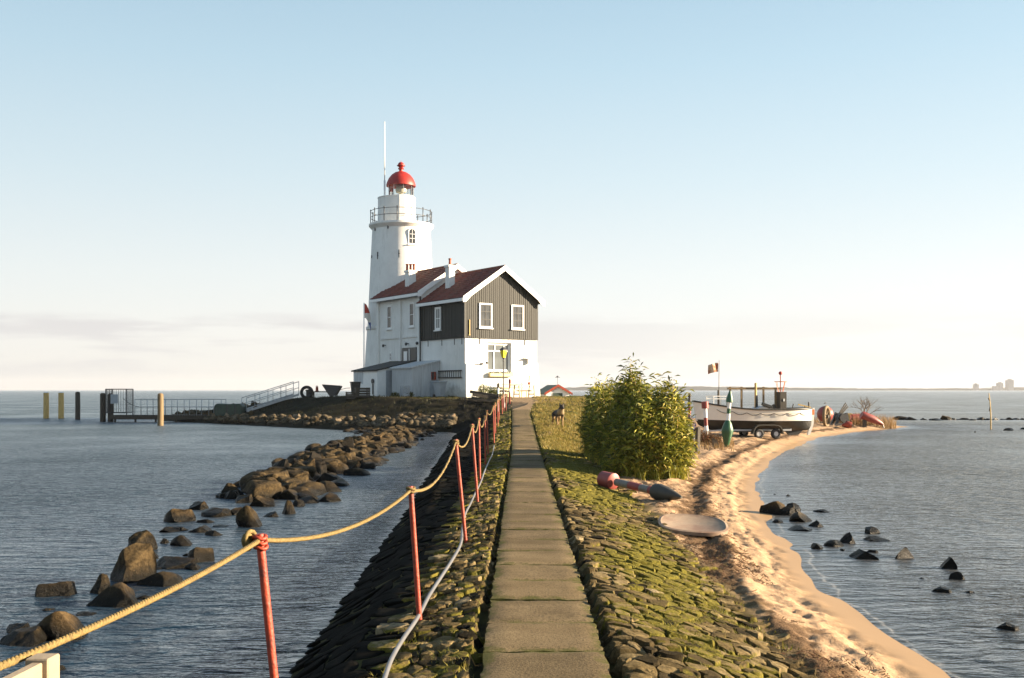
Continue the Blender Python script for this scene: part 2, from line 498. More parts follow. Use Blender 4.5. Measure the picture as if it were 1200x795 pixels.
def make_rock(name, lo, hi, moss=None):
    m, nt, N, L, p = new_mat(name)
    oi = N.new("ShaderNodeObjectInfo")
    g = N.new("ShaderNodeNewGeometry"); s = N.new("ShaderNodeSeparateXYZ"); L.new(g.outputs["Position"], s.inputs[0])
    n1 = noise_node(nt, 5, 8, 0.65, vec=g.outputs["Position"])
    n1b = noise_node(nt, 21, 6, 0.7, vec=g.outputs["Position"])
    c = ramp(nt, math_n(nt, 'ADD', math_n(nt, 'MULTIPLY', n1.outputs[0], 0.55), math_n(nt, 'MULTIPLY', n1b.outputs[0], 0.45)), [(0.40, lo), (0.52, tuple((a_ * 0.5 + b_ * 0.5) for a_, b_ in zip(lo, hi))), (0.64, hi)]).outputs[0]
    tint = ramp(nt, oi.outputs["Random"], [(0.0, (0.7, 0.7, 0.68)), (0.5, (1.0, 0.95, 0.88)), (1.0, (1.25, 1.12, 0.98))])
    c = mixc(nt, 1.0, c, tint.outputs[0], 'MULTIPLY')
    n2 = noise_node(nt, 3, 6, 0.6, vec=g.outputs["Position"])
    wz = math_n(nt, 'ADD', s.outputs["Z"], math_n(nt, 'MULTIPLY', math_n(nt, 'SUBTRACT', n2.outputs[0], 0.5), 0.16))
    wet = N.new("ShaderNodeMapRange"); wet.inputs["From Min"].default_value = 0.07; wet.inputs["From Max"].default_value = 0.22
    wet.inputs["To Min"].default_value = 1.0; wet.inputs["To Max"].default_value = 0.0
    L.new(wz, wet.inputs["Value"])
    c = mixc(nt, wet.outputs[0], c, (0.006, 0.0052, 0.0035))
    n4 = noise_node(nt, 26, 4, 0.6, vec=g.outputs["Position"])
    sp = ramp(nt, n4.outputs[0], [(0.62, (0, 0, 0)), (0.72, (1, 1, 1))])
    c = mixc(nt, math_n(nt, 'MULTIPLY', sp.outputs[0], 0.35), c, tuple(min(1, x * 1.5) for x in hi))
    L.new(c, p.inputs["Base Color"])
    rr = N.new("ShaderNodeMapRange"); rr.inputs["To Min"].default_value = 0.85; rr.inputs["To Max"].default_value = 0.3
    L.new(wet.outputs[0], rr.inputs["Value"]); L.new(rr.outputs[0], p.inputs["Roughness"]); p.inputs["Specular IOR Level"].default_value = 0.12
    vo = N.new('ShaderNodeTexVoronoi'); vo.feature = 'DISTANCE_TO_EDGE'; vo.inputs['Scale'].default_value = 6.0
    vw = N.new('ShaderNodeVectorMath'); vw.operation = 'ADD'; L.new(g.outputs['Position'], vw.inputs[0]); L.new(n1.outputs['Color'], vw.inputs[1]); L.new(vw.outputs[0], vo.inputs['Vector'])
    n5c = math_n(nt, 'MINIMUM', vo.outputs['Distance'], 0.12)
    n3 = noise_node(nt, 13, 9, 0.74, vec=g.outputs["Position"])
    L.new(bump(nt, n5c, 0.6, 0.03, bump(nt, n3.outputs[0], 1.0, 0.035)), p.inputs["Normal"])
    return m
M['rock'] = make_rock("basalt_rock", (0.012, 0.009, 0.005), (0.128, 0.092, 0.046))
M['pale_rock'] = make_rock("pale_rubble", (0.10, 0.08, 0.055), (0.26, 0.215, 0.155))
M['rubble'] = make_rock('shore_rubble', (0.03, 0.024, 0.015), (0.20, 0.16, 0.105))
M['black_rock'] = make_rock("black_wet_rock", (0.009, 0.0085, 0.007), (0.026, 0.023, 0.019))

# ------------------------------------------------------------------ terrain
def sp(px, py):
    p = on_water(px, py)
    return (p.x, p.y)
right_shore = [(3.3, -12), (3.2, 3)] + [sp(*q) for q in [(1111, 795), (1049, 752), (1008, 725), (963, 690), (934, 646), (909, 628), (893, 600),
              (885, 575), (889, 556), (905, 540), (930, 524), (960, 513), (1000, 507), (1045, 502.5), (1062, 500.5)]] + \
              [(22.6, 60.5), (18.5, 63), (14, 66), (11, 72), (9, 80)]
left_shore = [(9, 80), (2, 86), (-10, 87), (-18, 82), (-24.5, 73)] + [sp(*q) for q in [(190, 493.5), (265, 497.5), (340, 501.5), (440, 506), (500, 506.5), (528, 507),
              (534, 510), (524, 526), (510, 547), (470, 610), (400, 712), (340, 795)]] + [(-1.62, 3), (-1.62, -12)]
poly = right_shore + left_shore[1:]

def seg_dist(x, y, pts):
    d = np.full(x.shape, 1e9)
    for (x0, y0), (x1, y1) in zip(pts[:-1], pts[1:]):
        dx, dy = x1 - x0, y1 - y0
        t = np.clip(((x - x0) * dx + (y - y0) * dy) / (dx * dx + dy * dy), 0, 1)
        d = np.minimum(d, np.hypot(x - x0 - t * dx, y - y0 - t * dy))
    return d

def inside(x, y, pts):
    c = np.zeros(x.shape, bool)
    n = len(pts)
    for i in range(n):
        x0, y0 = pts[i]; x1, y1 = pts[(i + 1) % n]
        if y0 == y1: continue
        cond = ((y0 > y) != (y1 > y)) & (x < (x1 - x0) * (y - y0) / (y1 - y0) + x0)
        c ^= cond
    return c

def path_z(y):
    return np.interp(y, [-20, 27, 31, 36, 45, 55, 62, 200], [0.45, 0.45, 0.52, 0.72, 1.06, 1.47, 1.63, 1.63])
def path_cx(y):
    return np.interp(y, [-20, 5.9, 28, 45, 56], [0.19, 0.195, 0.38, 0.39, 0.62])
def path_hw(y):
    return np.interp(y, [-20, 44, 47, 56], [0.375, 0.375, 0.42, 0.58])
def edge_x(y):
    return np.interp(y, [-20, 27, 33, 40, 50, 60, 70], [0.62, 0.80, 1.1, 2.0, 3.2, 5.0, 5.5])
def toe_x(y):
    return np.interp(y, [-20, 6, 30, 36, 42, 50, 60, 72], [1.85, 1.93, 2.05, 2.6, 3.9, 5.6, 8.0, 9.0])

def terrain(x, y, detail=True):
    x = np.asarray(x, float); y = np.asarray(y, float)
    dL = seg_dist(x, y, left_shore); dR = seg_dist(x, y, right_shore)
    ins = inside(x, y, poly)
    pz = path_z(y)
    slope = np.interp(y, [0, 44, 54, 100], [0.56, 0.56, 0.27, 0.25])
    zL = dL * slope
    beach = np.interp(dR, [0, 0.42, 0.52, 1.6, 4.0], [0.0, 0.038, 0.075, 0.19, 0.32])
    t = np.clip((toe_x(y) - x) / np.maximum(toe_x(y) - edge_x(y), 0.1), 0, 1)
    zr = beach + (np.maximum(pz, beach) - beach) * (t * 0.75 + 0.25 * t * t * (3 - 2 * t))
    # a low mound rim: far left end of the island falls away
    lim = np.interp(x, [-30, -24, -19.5, -15, -10], [0.35, 0.45, 0.75, 1.45, 1.7])
    verge = pz - 0.16 * np.clip(path_cx(y) - path_hw(y) - x, 0, 1.2) * (1 - sstep(36, 46, y))
    z_in = np.minimum(np.minimum(zL, zr), np.minimum(verge, lim))
    near = np.minimum(dL, dR)
    z_out = np.where(dR < dL, -np.interp(dR, [0, 1.2, 5, 12], [0, 0.08, 0.32, 0.95]), -np.minimum(1.4, dL * 0.5))
    z = np.where(ins, z_in, z_out)
    z = z + 0.016 * fbm(x * 0.9, y * 0.7, 3, 131) * (dR < dL) * (1 - sstep(0.8, 1.6, dR)) * (y < 60)
    sand = ins * sstep(0.0, 0.35, x - toe_x(y) + 0.25 * fbm(x * 1.3, y * 1.3, 3, 5)) * (zr <= zL + 0.05)
    wet = (1 - sstep(0.14, 0.42, dR + 0.12 * fbm(x * 0.9, y * 0.9, 3, 8))) * (dR < dL)
    if detail:
        rough = sand * (1 - wet)
        bmp_ = 0.05 * fbm(x * 1.5, y * 1.5, 3, 11) + 0.032 * fbm(x * 4.6, y * 3.9, 3, 21) + 0.034 * fbm(x * 13, y * 12, 3, 31)
        wob = 0.22 * fbm(x * 0.6, y * 0.45, 3, 45)
        ridge = 0.040 * np.exp(-((dR - 0.95 - wob) / 0.11) ** 2) - 0.020 * np.exp(-((dR - 1.22 - wob) / 0.14) ** 2) + 0.030 * np.exp(-((dR - 1.75 - 1.6 * wob) / 0.13) ** 2)
        ripple = ridge + 0.03 * np.abs(fbm(x * 2.3 - y * 0.7, y * 0.9 + x * 0.4, 3, 41))
        dep = -0.014 * sstep(0.16, 0.34, vnoise(x * 3.1, y * 2.6, 77)) - 0.014 * sstep(0.2, 0.36, vnoise(x * 4.3 + 5, y * 3.5, 78))   # footprints
        z = z + rough * (bmp_ + ripple + dep)
        land = ins * (1 - sand) * (1 - wet)
        corridor = np.abs(x - path_cx(y)) < path_hw(y) + 0.06
        hill = sstep(29, 38, y)
        lump = (0.018 + 0.03 * hill) * fbm(x * 1.7, y * 1.7, 4, 51) + hill * (0.10 * fbm(x * 0.8, y * 0.8, 3, 61) + 0.09 * fbm(x * 3.2, y * 3.2, 3, 71))
        z = z + land * lump * np.where(corridor, 0.12, 1.0)
        z = z - 0.07 * (np.abs(x - path_cx(y)) < path_hw(y) + 0.07) * ins * (y < 47.5)
    return z, sand, wet, dL, dR, ins

def gz(x, y):
    return float(terrain(np.array([x]), np.array([y]))[0][0])

ys = [-12, -8, -4, -1, 1, 2.5]
y_ = 3.5
while y_ < 95:
    ys.append(y_); y_ += max(0.03, y_ * 0.0042)
ys += [100, 110, 130, 180, 300]
ys = np.array(ys)
xs = np.concatenate([[-300, -150, -80, -50, -40], np.arange(-32, -6, 0.22), np.arange(-6, -2.6, 0.1), np.arange(-2.6, 5.2, 0.03), np.arange(5.2, 9, 0.06),
                     np.arange(9, 26, 0.16), [28, 34, 45, 60, 90, 150, 300]])
GX, GY = np.meshgrid(xs, ys)
gzv, gsand, gwet, gdL, gdR, gins = terrain(GX.ravel(), GY.ravel())
nx, ny = len(xs), len(ys)
idx = np.arange(nx * ny).reshape(ny, nx)
quads = np.stack([idx[:-1, :-1].ravel(), idx[:-1, 1:].ravel(), idx[1:, 1:].ravel(), idx[1:, :-1].ravel()], 1)

def make_ground():
    m, nt, N, L, p = new_mat("ground_surface")
    def att(nm):
        a = N.new("ShaderNodeAttribute"); a.attribute_name = nm; return a.outputs["Fac"]
    g = N.new("ShaderNodeNewGeometry"); pos = g.outputs["Position"]
    n1 = noise_node(nt, 2.2, 8, 0.62, vec=pos)
    n2 = noise_node(nt, 0.55, 5, 0.6, vec=pos)
    n3 = noise_node(nt, 22, 6, 0.65, vec=pos)
    n4 = noise_node(nt, 90, 3, 0.6, vec=pos)
    # grass and earth of the mound
    gcol = ramp(nt, n1.outputs[0], [(0.3, (0.035, 0.030, 0.012)), (0.5, (0.10, 0.078, 0.028)), (0.7, (0.19, 0.14, 0.058))]).outputs[0]
    gcol = mixc(nt, ramp(nt, n2.outputs[0], [(0.42, (0, 0, 0)), (0.6, (1, 1, 1))]).outputs[0], gcol, (0.075, 0.085, 0.018))
    gcol = mixc(nt, ramp(nt, n3.outputs[0], [(0.45, (0, 0, 0)), (0.62, (1, 1, 1))]).outputs[0], gcol, mixc(nt, 0.5, gcol, (0.02, 0.018, 0.01)))
    # left bank: stone and mud, the bank's shade painted in near-black
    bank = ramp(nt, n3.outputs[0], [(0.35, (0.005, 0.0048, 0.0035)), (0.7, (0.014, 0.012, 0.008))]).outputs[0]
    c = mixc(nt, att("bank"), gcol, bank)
    # soil showing between the set stones
    soil = ramp(nt, n1.outputs[0], [(0.35, (0.020, 0.017, 0.008)), (0.65, (0.062, 0.056, 0.016))]).outputs[0]
    c = mixc(nt, att("soil"), c, soil)
    # trodden gravel at the head of the path
    grav = ramp(nt, n3.outputs[0], [(0.3, (0.17, 0.12, 0.07)), (0.7, (0.32, 0.23, 0.14))]).outputs[0]
    c = mixc(nt, att("gravel"), c, grav)
    # sand with dark reed litter
    sandc = ramp(nt, n3.outputs[0], [(0.3, (0.29, 0.19, 0.112)), (0.7, (0.50, 0.345, 0.215))]).outputs[0]
    lit = math_n(nt, 'ADD', math_n(nt, 'MULTIPLY', n1.outputs[0], 0.9), math_n(nt, 'ADD', math_n(nt, 'MULTIPLY', n4.outputs[0], 0.35), math_n(nt, 'MULTIPLY', att("litter"), 0.31)))
    litm = ramp(nt, lit, [(0.80, (0, 0, 0)), (0.90, (1, 1, 1))]).outputs[0]
    sandc = mixc(nt, litm, sandc, ramp(nt, n4.outputs[0], [(0.35, (0.06, 0.036, 0.020)), (0.7, (0.22, 0.14, 0.08))]).outputs[0])
    c = mixc(nt, att("sand"), c, sandc)
    c = mixc(nt, att("wet"), c, (0.36, 0.235, 0.125))
    c = mixc(nt, att("under"), c, (0.20, 0.14, 0.075))
    L.new(c, p.inputs["Base Color"])
    rr = N.new("ShaderNodeMapRange"); rr.inputs["To Min"].default_value = 0.95; rr.inputs["To Max"].default_value = 0.45
    L.new(att("wet"), rr.inputs["Value"]); L.new(rr.outputs[0], p.inputs["Roughness"])
    p.inputs["Specular IOR Level"].default_value = 0.08
    hb = math_n(nt, 'ADD', math_n(nt, 'MULTIPLY', n3.outputs[0], 0.6), math_n(nt, 'MULTIPLY', n4.outputs[0], 0.4))
    bs = math_n(nt, 'SUBTRACT', 1.0, math_n(nt, 'MULTIPLY', att("wet"), 0.9))
    b = N.new("ShaderNodeBump"); b.inputs["Distance"].default_value = 0.014
    L.new(bs, b.inputs["Strength"]); L.new(hb, b.inputs["Height"]); L.new(b.outputs[0], p.inputs["Normal"])
    return m
fx, fy = GX.ravel(), GY.ravel()
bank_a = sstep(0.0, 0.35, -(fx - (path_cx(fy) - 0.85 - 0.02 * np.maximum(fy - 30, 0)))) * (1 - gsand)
# sunless front of the island: shade painted in near-black by the water, grass above
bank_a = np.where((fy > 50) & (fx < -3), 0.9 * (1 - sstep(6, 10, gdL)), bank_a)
soil_a = (1 - sstep(27, 33, fy)) * (1 - gsand) * (fx > -3)
grav_a = (np.abs(fx - path_cx(fy)) < path_hw(fy)) * sstep(46.5, 47.5, fy) * (1 - sstep(60, 64, fy))
grav_a = np.maximum(grav_a, sstep(52, 54, fy) * (fx > -0.3) * (fx < 3) * (1 - sstep(60, 64, fy)) * 0.8)
litter_a = gsand * (0.35 + 0.65 * sstep(0.7, 1.1, gdR)) * (0.5 + 0.8 * np.exp(-((gdR - 1.0) / 0.35) ** 2) + 0.15 * np.exp(-((fx - toe_x(fy) - 0.45) / 0.35) ** 2))
under_a = (~gins) * sstep(0.15, 1.2, np.minimum(gdL, gdR)).astype(float)
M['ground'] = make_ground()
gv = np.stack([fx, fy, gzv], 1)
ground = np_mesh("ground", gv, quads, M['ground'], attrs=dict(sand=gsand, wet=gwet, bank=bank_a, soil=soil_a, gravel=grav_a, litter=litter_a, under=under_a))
tag(ground, None, None, kind="structure")

# ------------------------------------------------------------------ water
def make_water():
    m, nt, N, L, p = new_mat("sea_water")
    N.remove(p)
    g = N.new("ShaderNodeNewGeometry"); pos = g.outputs["Position"]
    a = N.new("ShaderNodeAttribute"); a.attribute_name = "depth"
    # ripples: three sizes, crests roughly across the view
    wv = []
    for sc, st, det in ((0.9, (1.0, 2.2, 1), 2), (2.6, (1.0, 2.6, 1), 3), (7.0, (1.0, 2.4, 1), 4)):
        mpn = N.new("ShaderNodeMapping"); mpn.inputs["Scale"].default_value = st; mpn.inputs["Rotation"].default_value = (0, 0, R(random.uniform(-18, 18)))
        L.new(pos, mpn.inputs[0])
        n = N.new("ShaderNodeTexNoise"); n.inputs["Scale"].default_value = sc; n.inputs["Detail"].default_value = det; n.inputs["Roughness"].default_value = 0.55
        n.inputs["Distortion"].default_value = 0.6
        L.new(mpn.outputs[0], n.inputs["Vector"]); wv.append(n.outputs[0])
    h = math_n(nt, 'ADD', math_n(nt, 'MULTIPLY', wv[0], 0.15), math_n(nt, 'ADD', math_n(nt, 'MULTIPLY', wv[1], 0.135), math_n(nt, 'MULTIPLY', wv[2], 0.032)))
    patch = noise_node(nt, 0.12, 3, 0.5, vec=pos)
    amp = N.new("ShaderNodeMapRange"); amp.inputs["From Min"].default_value = 0.3; amp.inputs["From Max"].default_value = 0.7
    amp.inputs["To Min"].default_value = 0.4; amp.inputs["To Max"].default_value = 1.35
    L.new(patch.outputs[0], amp.inputs["Value"])
    calm = N.new("ShaderNodeMapRange"); calm.inputs["From Max"].default_value = 0.12; calm.inputs["To Min"].default_value = 0.25
    L.new(a.outputs["Fac"], calm.inputs["Value"])
    b = N.new("ShaderNodeBump"); b.inputs["Distance"].default_value = 1.0
    L.new(math_n(nt, 'MULTIPLY', amp.outputs[0], calm.outputs[0]), b.inputs["Strength"])
    L.new(h, b.inputs["Height"])
    fr = N.new("ShaderNodeFresnel"); fr.inputs["IOR"].default_value = 1.333; L.new(b.outputs[0], fr.inputs["Normal"])
    gl = N.new("ShaderNodeBsdfGlossy"); gl.inputs["Roughness"].default_value = 0.285; L.new(b.outputs[0], gl.inputs["Normal"])
    df = N.new("ShaderNodeBsdfDiffuse"); df.inputs["Color"].default_value = (0.006, 0.019, 0.034, 1)
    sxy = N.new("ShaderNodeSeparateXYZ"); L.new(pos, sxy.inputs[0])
    silt_shade = N.new("ShaderNodeMapRange"); silt_shade.interpolation_type = 'SMOOTHSTEP'
    silt_shade.inputs["From Min"].default_value = -3.0; silt_shade.inputs["From Max"].default_value = 9.0
    L.new(sxy.outputs["X"], silt_shade.inputs["Value"])
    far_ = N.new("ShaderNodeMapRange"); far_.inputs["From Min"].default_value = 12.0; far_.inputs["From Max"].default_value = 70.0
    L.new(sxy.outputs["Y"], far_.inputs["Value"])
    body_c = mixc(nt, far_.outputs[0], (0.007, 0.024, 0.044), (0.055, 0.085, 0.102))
    body_c = mixc(nt, silt_shade.outputs[0], body_c, (0.165, 0.172, 0.160))  # silt pales the right; navy left has the dike's shade painted in
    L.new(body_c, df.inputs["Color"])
    L.new(b.outputs[0], df.inputs["Normal"])
    tr = N.new("ShaderNodeBsdfTransparent"); tr.inputs[0].default_value = (0.86, 0.84, 0.74, 1)
    dp = N.new("ShaderNodeMapRange"); dp.inputs["From Min"].default_value = 0.0; dp.inputs["From Max"].default_value = 0.8
    L.new(a.outputs["Fac"], dp.inputs["Value"])
    dpp = math_n(nt, 'POWER', dp.outputs[0], 0.65)
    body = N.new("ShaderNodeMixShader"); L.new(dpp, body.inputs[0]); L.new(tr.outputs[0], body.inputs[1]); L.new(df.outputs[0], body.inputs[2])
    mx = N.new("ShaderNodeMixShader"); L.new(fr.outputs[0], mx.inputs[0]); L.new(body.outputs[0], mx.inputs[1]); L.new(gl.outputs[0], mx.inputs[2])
    # thin foam line where the ripples run out on the sand
    fo = noise_node(nt, 9, 7, 0.75, vec=pos)
    fw = noise_node(nt, 0.9, 3, 0.5, vec=pos)
    fe = N.new("ShaderNodeAttribute"); fe.attribute_name = "foam"
    sdist = math_n(nt, 'ADD', fe.outputs["Fac"], math_n(nt, 'MULTIPLY', math_n(nt, 'SUBTRACT', fw.outputs[0], 0.5), 0.5))
    def line(c_, w_, a_):
        dd_ = math_n(nt, 'DIVIDE', math_n(nt, 'ABSOLUTE', math_n(nt, 'SUBTRACT', sdist, c_)), w_)
        return math_n(nt, 'MULTIPLY', math_n(nt, 'SUBTRACT', 1.0, dd_, True), a_)
    fl_ = line(0.10, 0.12, 0.75)
    fm = ramp(nt, math_n(nt, 'MULTIPLY', fl_, math_n(nt, 'ADD', fo.outputs[0], 0.1)), [(0.36, (0, 0, 0)), (0.62, (0.55, 0.55, 0.55))])
    fd = N.new("ShaderNodeBsdfDiffuse"); fd.inputs["Color"].default_value = (0.72, 0.70, 0.66, 1)
    mx2 = N.new("ShaderNodeMixShader"); L.new(fm.outputs[0], mx2.inputs[0]); L.new(mx.outputs[0], mx2.inputs[1]); L.new(fd.outputs[0], mx2.inputs[2])
    L.new(mx2.outputs[0], N["Material Output"].inputs[0])
    return m
M['water'] = make_water()
wys = [-60, -20, -6, 0, 3]
y_ = 4
while y_ < 100:
    wys.append(y_); y_ += max(0.08, y_ * 0.011)
wys += [105, 115, 130, 160, 220, 340, 600, 1100, 2000, 3400]
wxs = np.concatenate([[-3400, -1500, -600, -250, -120, -60, -45], np.arange(-36, -6, 0.5), np.arange(-6, -1, 0.1), np.arange(-1, 2.6, 0.4), np.arange(2.6, 9, 0.08), np.arange(9, 26, 0.25),
                      np.arange(26, 60, 2), [70, 90, 120, 250, 600, 1500, 3400]])
WX, WY = np.meshgrid(wxs, np.array(wys))
wx, wy = WX.ravel(), WY.ravel()
tz, _, _, wdL, wdR, wins = terrain(wx, wy, False)
wdepth = np.where(wins, 0.0, -tz)
sgn = np.where(wins, -wdR, wdR)
foam = np.where((wdR < wdL) & (wy < 60), sgn, 5.0)
wv_ = np.stack([wx, wy, np.zeros_like(wx)], 1)
nx2, ny2 = len(wxs), len(wys)
idx = np.arange(nx2 * ny2).reshape(ny2, nx2)
wq = np.stack([idx[:-1, :-1].ravel(), idx[:-1, 1:].ravel(), idx[1:, 1:].ravel(), idx[1:, :-1].ravel()], 1)
# leave out the sheet under high land
hi = (terrain(wx, wy, False)[0] > 0.2)
keep = ~(hi[wq].all(1))
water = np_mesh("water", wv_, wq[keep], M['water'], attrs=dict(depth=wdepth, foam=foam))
tag(water, None, None, kind="structure")

# ------------------------------------------------------------------ path slabs
def make_concrete():
    m, nt, N, L, p = new_mat("path_concrete")
    g = N.new("ShaderNodeNewGeometry"); pos = g.outputs["Position"]
    n1 = noise_node(nt, 1.7, 7, 0.65, vec=pos)
    n2 = noise_node(nt, 55, 5, 0.7, vec=pos)
    n3 = noise_node(nt, 0.9, 4, 0.6, vec=pos, stretch=(0.6, 3.2, 1))
    c = ramp(nt, n1.outputs[0], [(0.3, (0.125, 0.093, 0.052)), (0.7, (0.265, 0.20, 0.115))]).outputs[0]
    c = mixc(nt, ramp(nt, n3.outputs[0], [(0.42, (0, 0, 0)), (0.68, (0.7, 0.7, 0.7))]).outputs[0], c, (0.12, 0.088, 0.045))
    c = mixc(nt, ramp(nt, n2.outputs[0], [(0.46, (0, 0, 0)), (0.62, (0.75, 0.75, 0.75))]).outputs[0], c, (0.07, 0.052, 0.03))
    rnd = N.new("ShaderNodeAttribute"); rnd.attribute_name = "tone"
    tn = ramp(nt, rnd.outputs["Fac"], [(0.0, (0.82, 0.82, 0.82)), (1.0, (1.15, 1.13, 1.08))])
    c = mixc(nt, 1.0, c, tn.outputs[0], 'MULTIPLY')
    mo = noise_node(nt, 4.5, 6, 0.7, vec=pos)
    ed = N.new("ShaderNodeAttribute"); ed.attribute_name = "edge"
    mf = ramp(nt, math_n(nt, 'MULTIPLY', mo.outputs[0], ed.outputs["Fac"]), [(0.40, (0, 0, 0)), (0.55, (0.9, 0.9, 0.9))])
    c = mixc(nt, mf.outputs[0], c, (0.075, 0.075, 0.02))
    L.new(c, p.inputs["Base Color"]); p.inputs["Roughness"].default_value = 0.95; p.inputs["Specular IOR Level"].default_value = 0.1
    hb = math_n(nt, 'ADD', math_n(nt, 'MULTIPLY', n2.outputs[0], 0.6), math_n(nt, 'MULTIPLY', n1.outputs[0], 0.5))
    L.new(bump(nt, hb, 1.0, 0.010), p.inputs["Normal"])
    return m
M['concrete'] = make_concrete()
SV, SF, ST, SE = [], [], [], []
y0 = -3.0
prng = random.Random(3)
while y0 < 47.3:
    Ls = prng.choice([0.80, 0.80, 0.80, 0.62, 0.98])
    y1 = y0 + Ls - prng.uniform(0.010, 0.022)
    n_x, n_y = 10, 10
    tone = prng.random(); dz = prng.uniform(-0.006, 0.006); tx = prng.uniform(-0.008, 0.008)
    base = len(SV)
    ring = []
    for j in range(n_y + 1):
        for i in range(n_x + 1):
            u, v = i / n_x, j / n_y
            yy = y0 + (y1 - y0) * v
            hw = float(path_hw(yy)); cx = float(path_cx(yy))
            jx = prng.uniform(-0.012, 0.012) if i in (0, n_x) else 0
            jy = prng.uniform(-0.007, 0.007) if j in (0, n_y) else 0
            edge = i in (0, n_x) or j in (0, n_y)
            z = float(path_z(yy)) + 0.02 + dz + tx * (u - 0.5) * 2 - (prng.uniform(0.008, 0.02) if edge else prng.uniform(0, 0.002))
            SV.append((cx + (u - 0.5) * 2 * hw + jx, yy + jy, z)); ST.append(tone)
            SE.append(1.0 if edge else (0.75 if (i in (1, n_x - 1) or j in (1, n_y - 1)) else 0.25))
    W = n_x + 1
    for j in range(n_y):
        for i in range(n_x):
            a_ = base + j * W + i
            SF.append((a_, a_ + 1, a_ + 1 + W, a_ + W))
    per = [base + i for i in range(n_x + 1)] + [base + j * W + n_x for j in range(1, n_y + 1)] + [base + n_y * W + i for i in range(n_x - 1, -1, -1)] + [base + j * W for j in range(n_y - 1, 0, -1)]
    lb = len(SV)
    for q in per:
        x, y, z = SV[q]; SV.append((x, y, z - 0.13)); ST.append(tone); SE.append(1.0)
    for k in range(len(per)):
        k2 = (k + 1) % len(per)
        SF.append((per[k2], per[k], lb + k, lb + k2))
    y0 += Ls
path = np_mesh("path", SV, SF, M['concrete'], smooth='auto', attrs=dict(tone=ST, edge=SE))
tag(path, None, None, kind="structure")

# ------------------------------------------------------------------ set stones on both banks
def ico_base(sub):
    bm = bmesh.new(); bmesh.ops.create_icosphere(bm, subdivisions=sub, radius=1)
    v = np.array([v.co[:] for v in bm.verts]); f = np.array([[q.index for q in t.verts] for t in bm.faces]); bm.free()
    return v, f
def make_stone():
    m, nt, N, L, p = new_mat("set_stone")
    g = N.new("ShaderNodeNewGeometry"); pos = g.outputs["Position"]
    a = N.new("ShaderNodeAttribute"); a.attribute_name = "tone"
    mo = N.new("ShaderNodeAttribute"); mo.attribute_name = "moss"
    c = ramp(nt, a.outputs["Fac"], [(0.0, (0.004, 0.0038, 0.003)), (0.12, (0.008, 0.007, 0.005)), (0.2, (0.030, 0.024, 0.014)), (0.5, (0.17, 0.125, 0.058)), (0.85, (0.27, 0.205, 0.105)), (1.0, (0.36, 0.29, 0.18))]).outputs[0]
    n1 = noise_node(nt, 18, 9, 0.72, vec=pos)
    c = mixc(nt, ramp(nt, n1.outputs[0], [(0.38, (0, 0, 0)), (0.62, (0.8, 0.8, 0.8))]).outputs[0], c, mixc(nt, 0.75, c, (0.004, 0.0035, 0.002)))
    n2 = noise_node(nt, 9, 6, 0.65, vec=pos)
    mf = ramp(nt, math_n(nt, 'ADD', n2.outputs[0], math_n(nt, 'SUBTRACT', mo.outputs["Fac"], 0.5)), [(0.46, (0, 0, 0)), (0.62, (1, 1, 1))])
    n3 = noise_node(nt, 40, 4, 0.6, vec=pos)
    mc = ramp(nt, n3.outputs[0], [(0.3, (0.055, 0.054, 0.010)), (0.7, (0.20, 0.168, 0.034))]).outputs[0]
    c = mixc(nt, mf.outputs[0], c, mc)
    L.new(c, p.inputs["Base Color"]); p.inputs["Roughness"].default_value = 0.95; p.inputs["Specular IOR Level"].default_value = 0.06
    n4 = noise_node(nt, 60, 5, 0.7, vec=pos)
    L.new(bump(nt, math_n(nt, 'ADD', math_n(nt, 'MULTIPLY', n1.outputs[0], 0.7), math_n(nt, 'MULTIPLY', n4.outputs[0], 0.3)), 1.0, 0.030), p.inputs["Normal"])
    return m
M['stone'] = make_stone()
iv2, if2 = ico_base(2); iv3, if3 = ico_base(3)
def clip_poly(P, a, b, c):
    """keep the side a*x + b*y <= c"""
    out = []
    n = len(P)
    for k in range(n):
        p, q = P[k], P[(k + 1) % n]
        dp, dq = a * p[0] + b * p[1] - c, a * q[0] + b * q[1] - c
        if dp <= 0: out.append(p)
        if (dp < 0) != (dq < 0):
            t = dp / (dp - dq); out.append((p[0] + (q[0] - p[0]) * t, p[1] + (q[1] - p[1]) * t))
    return out
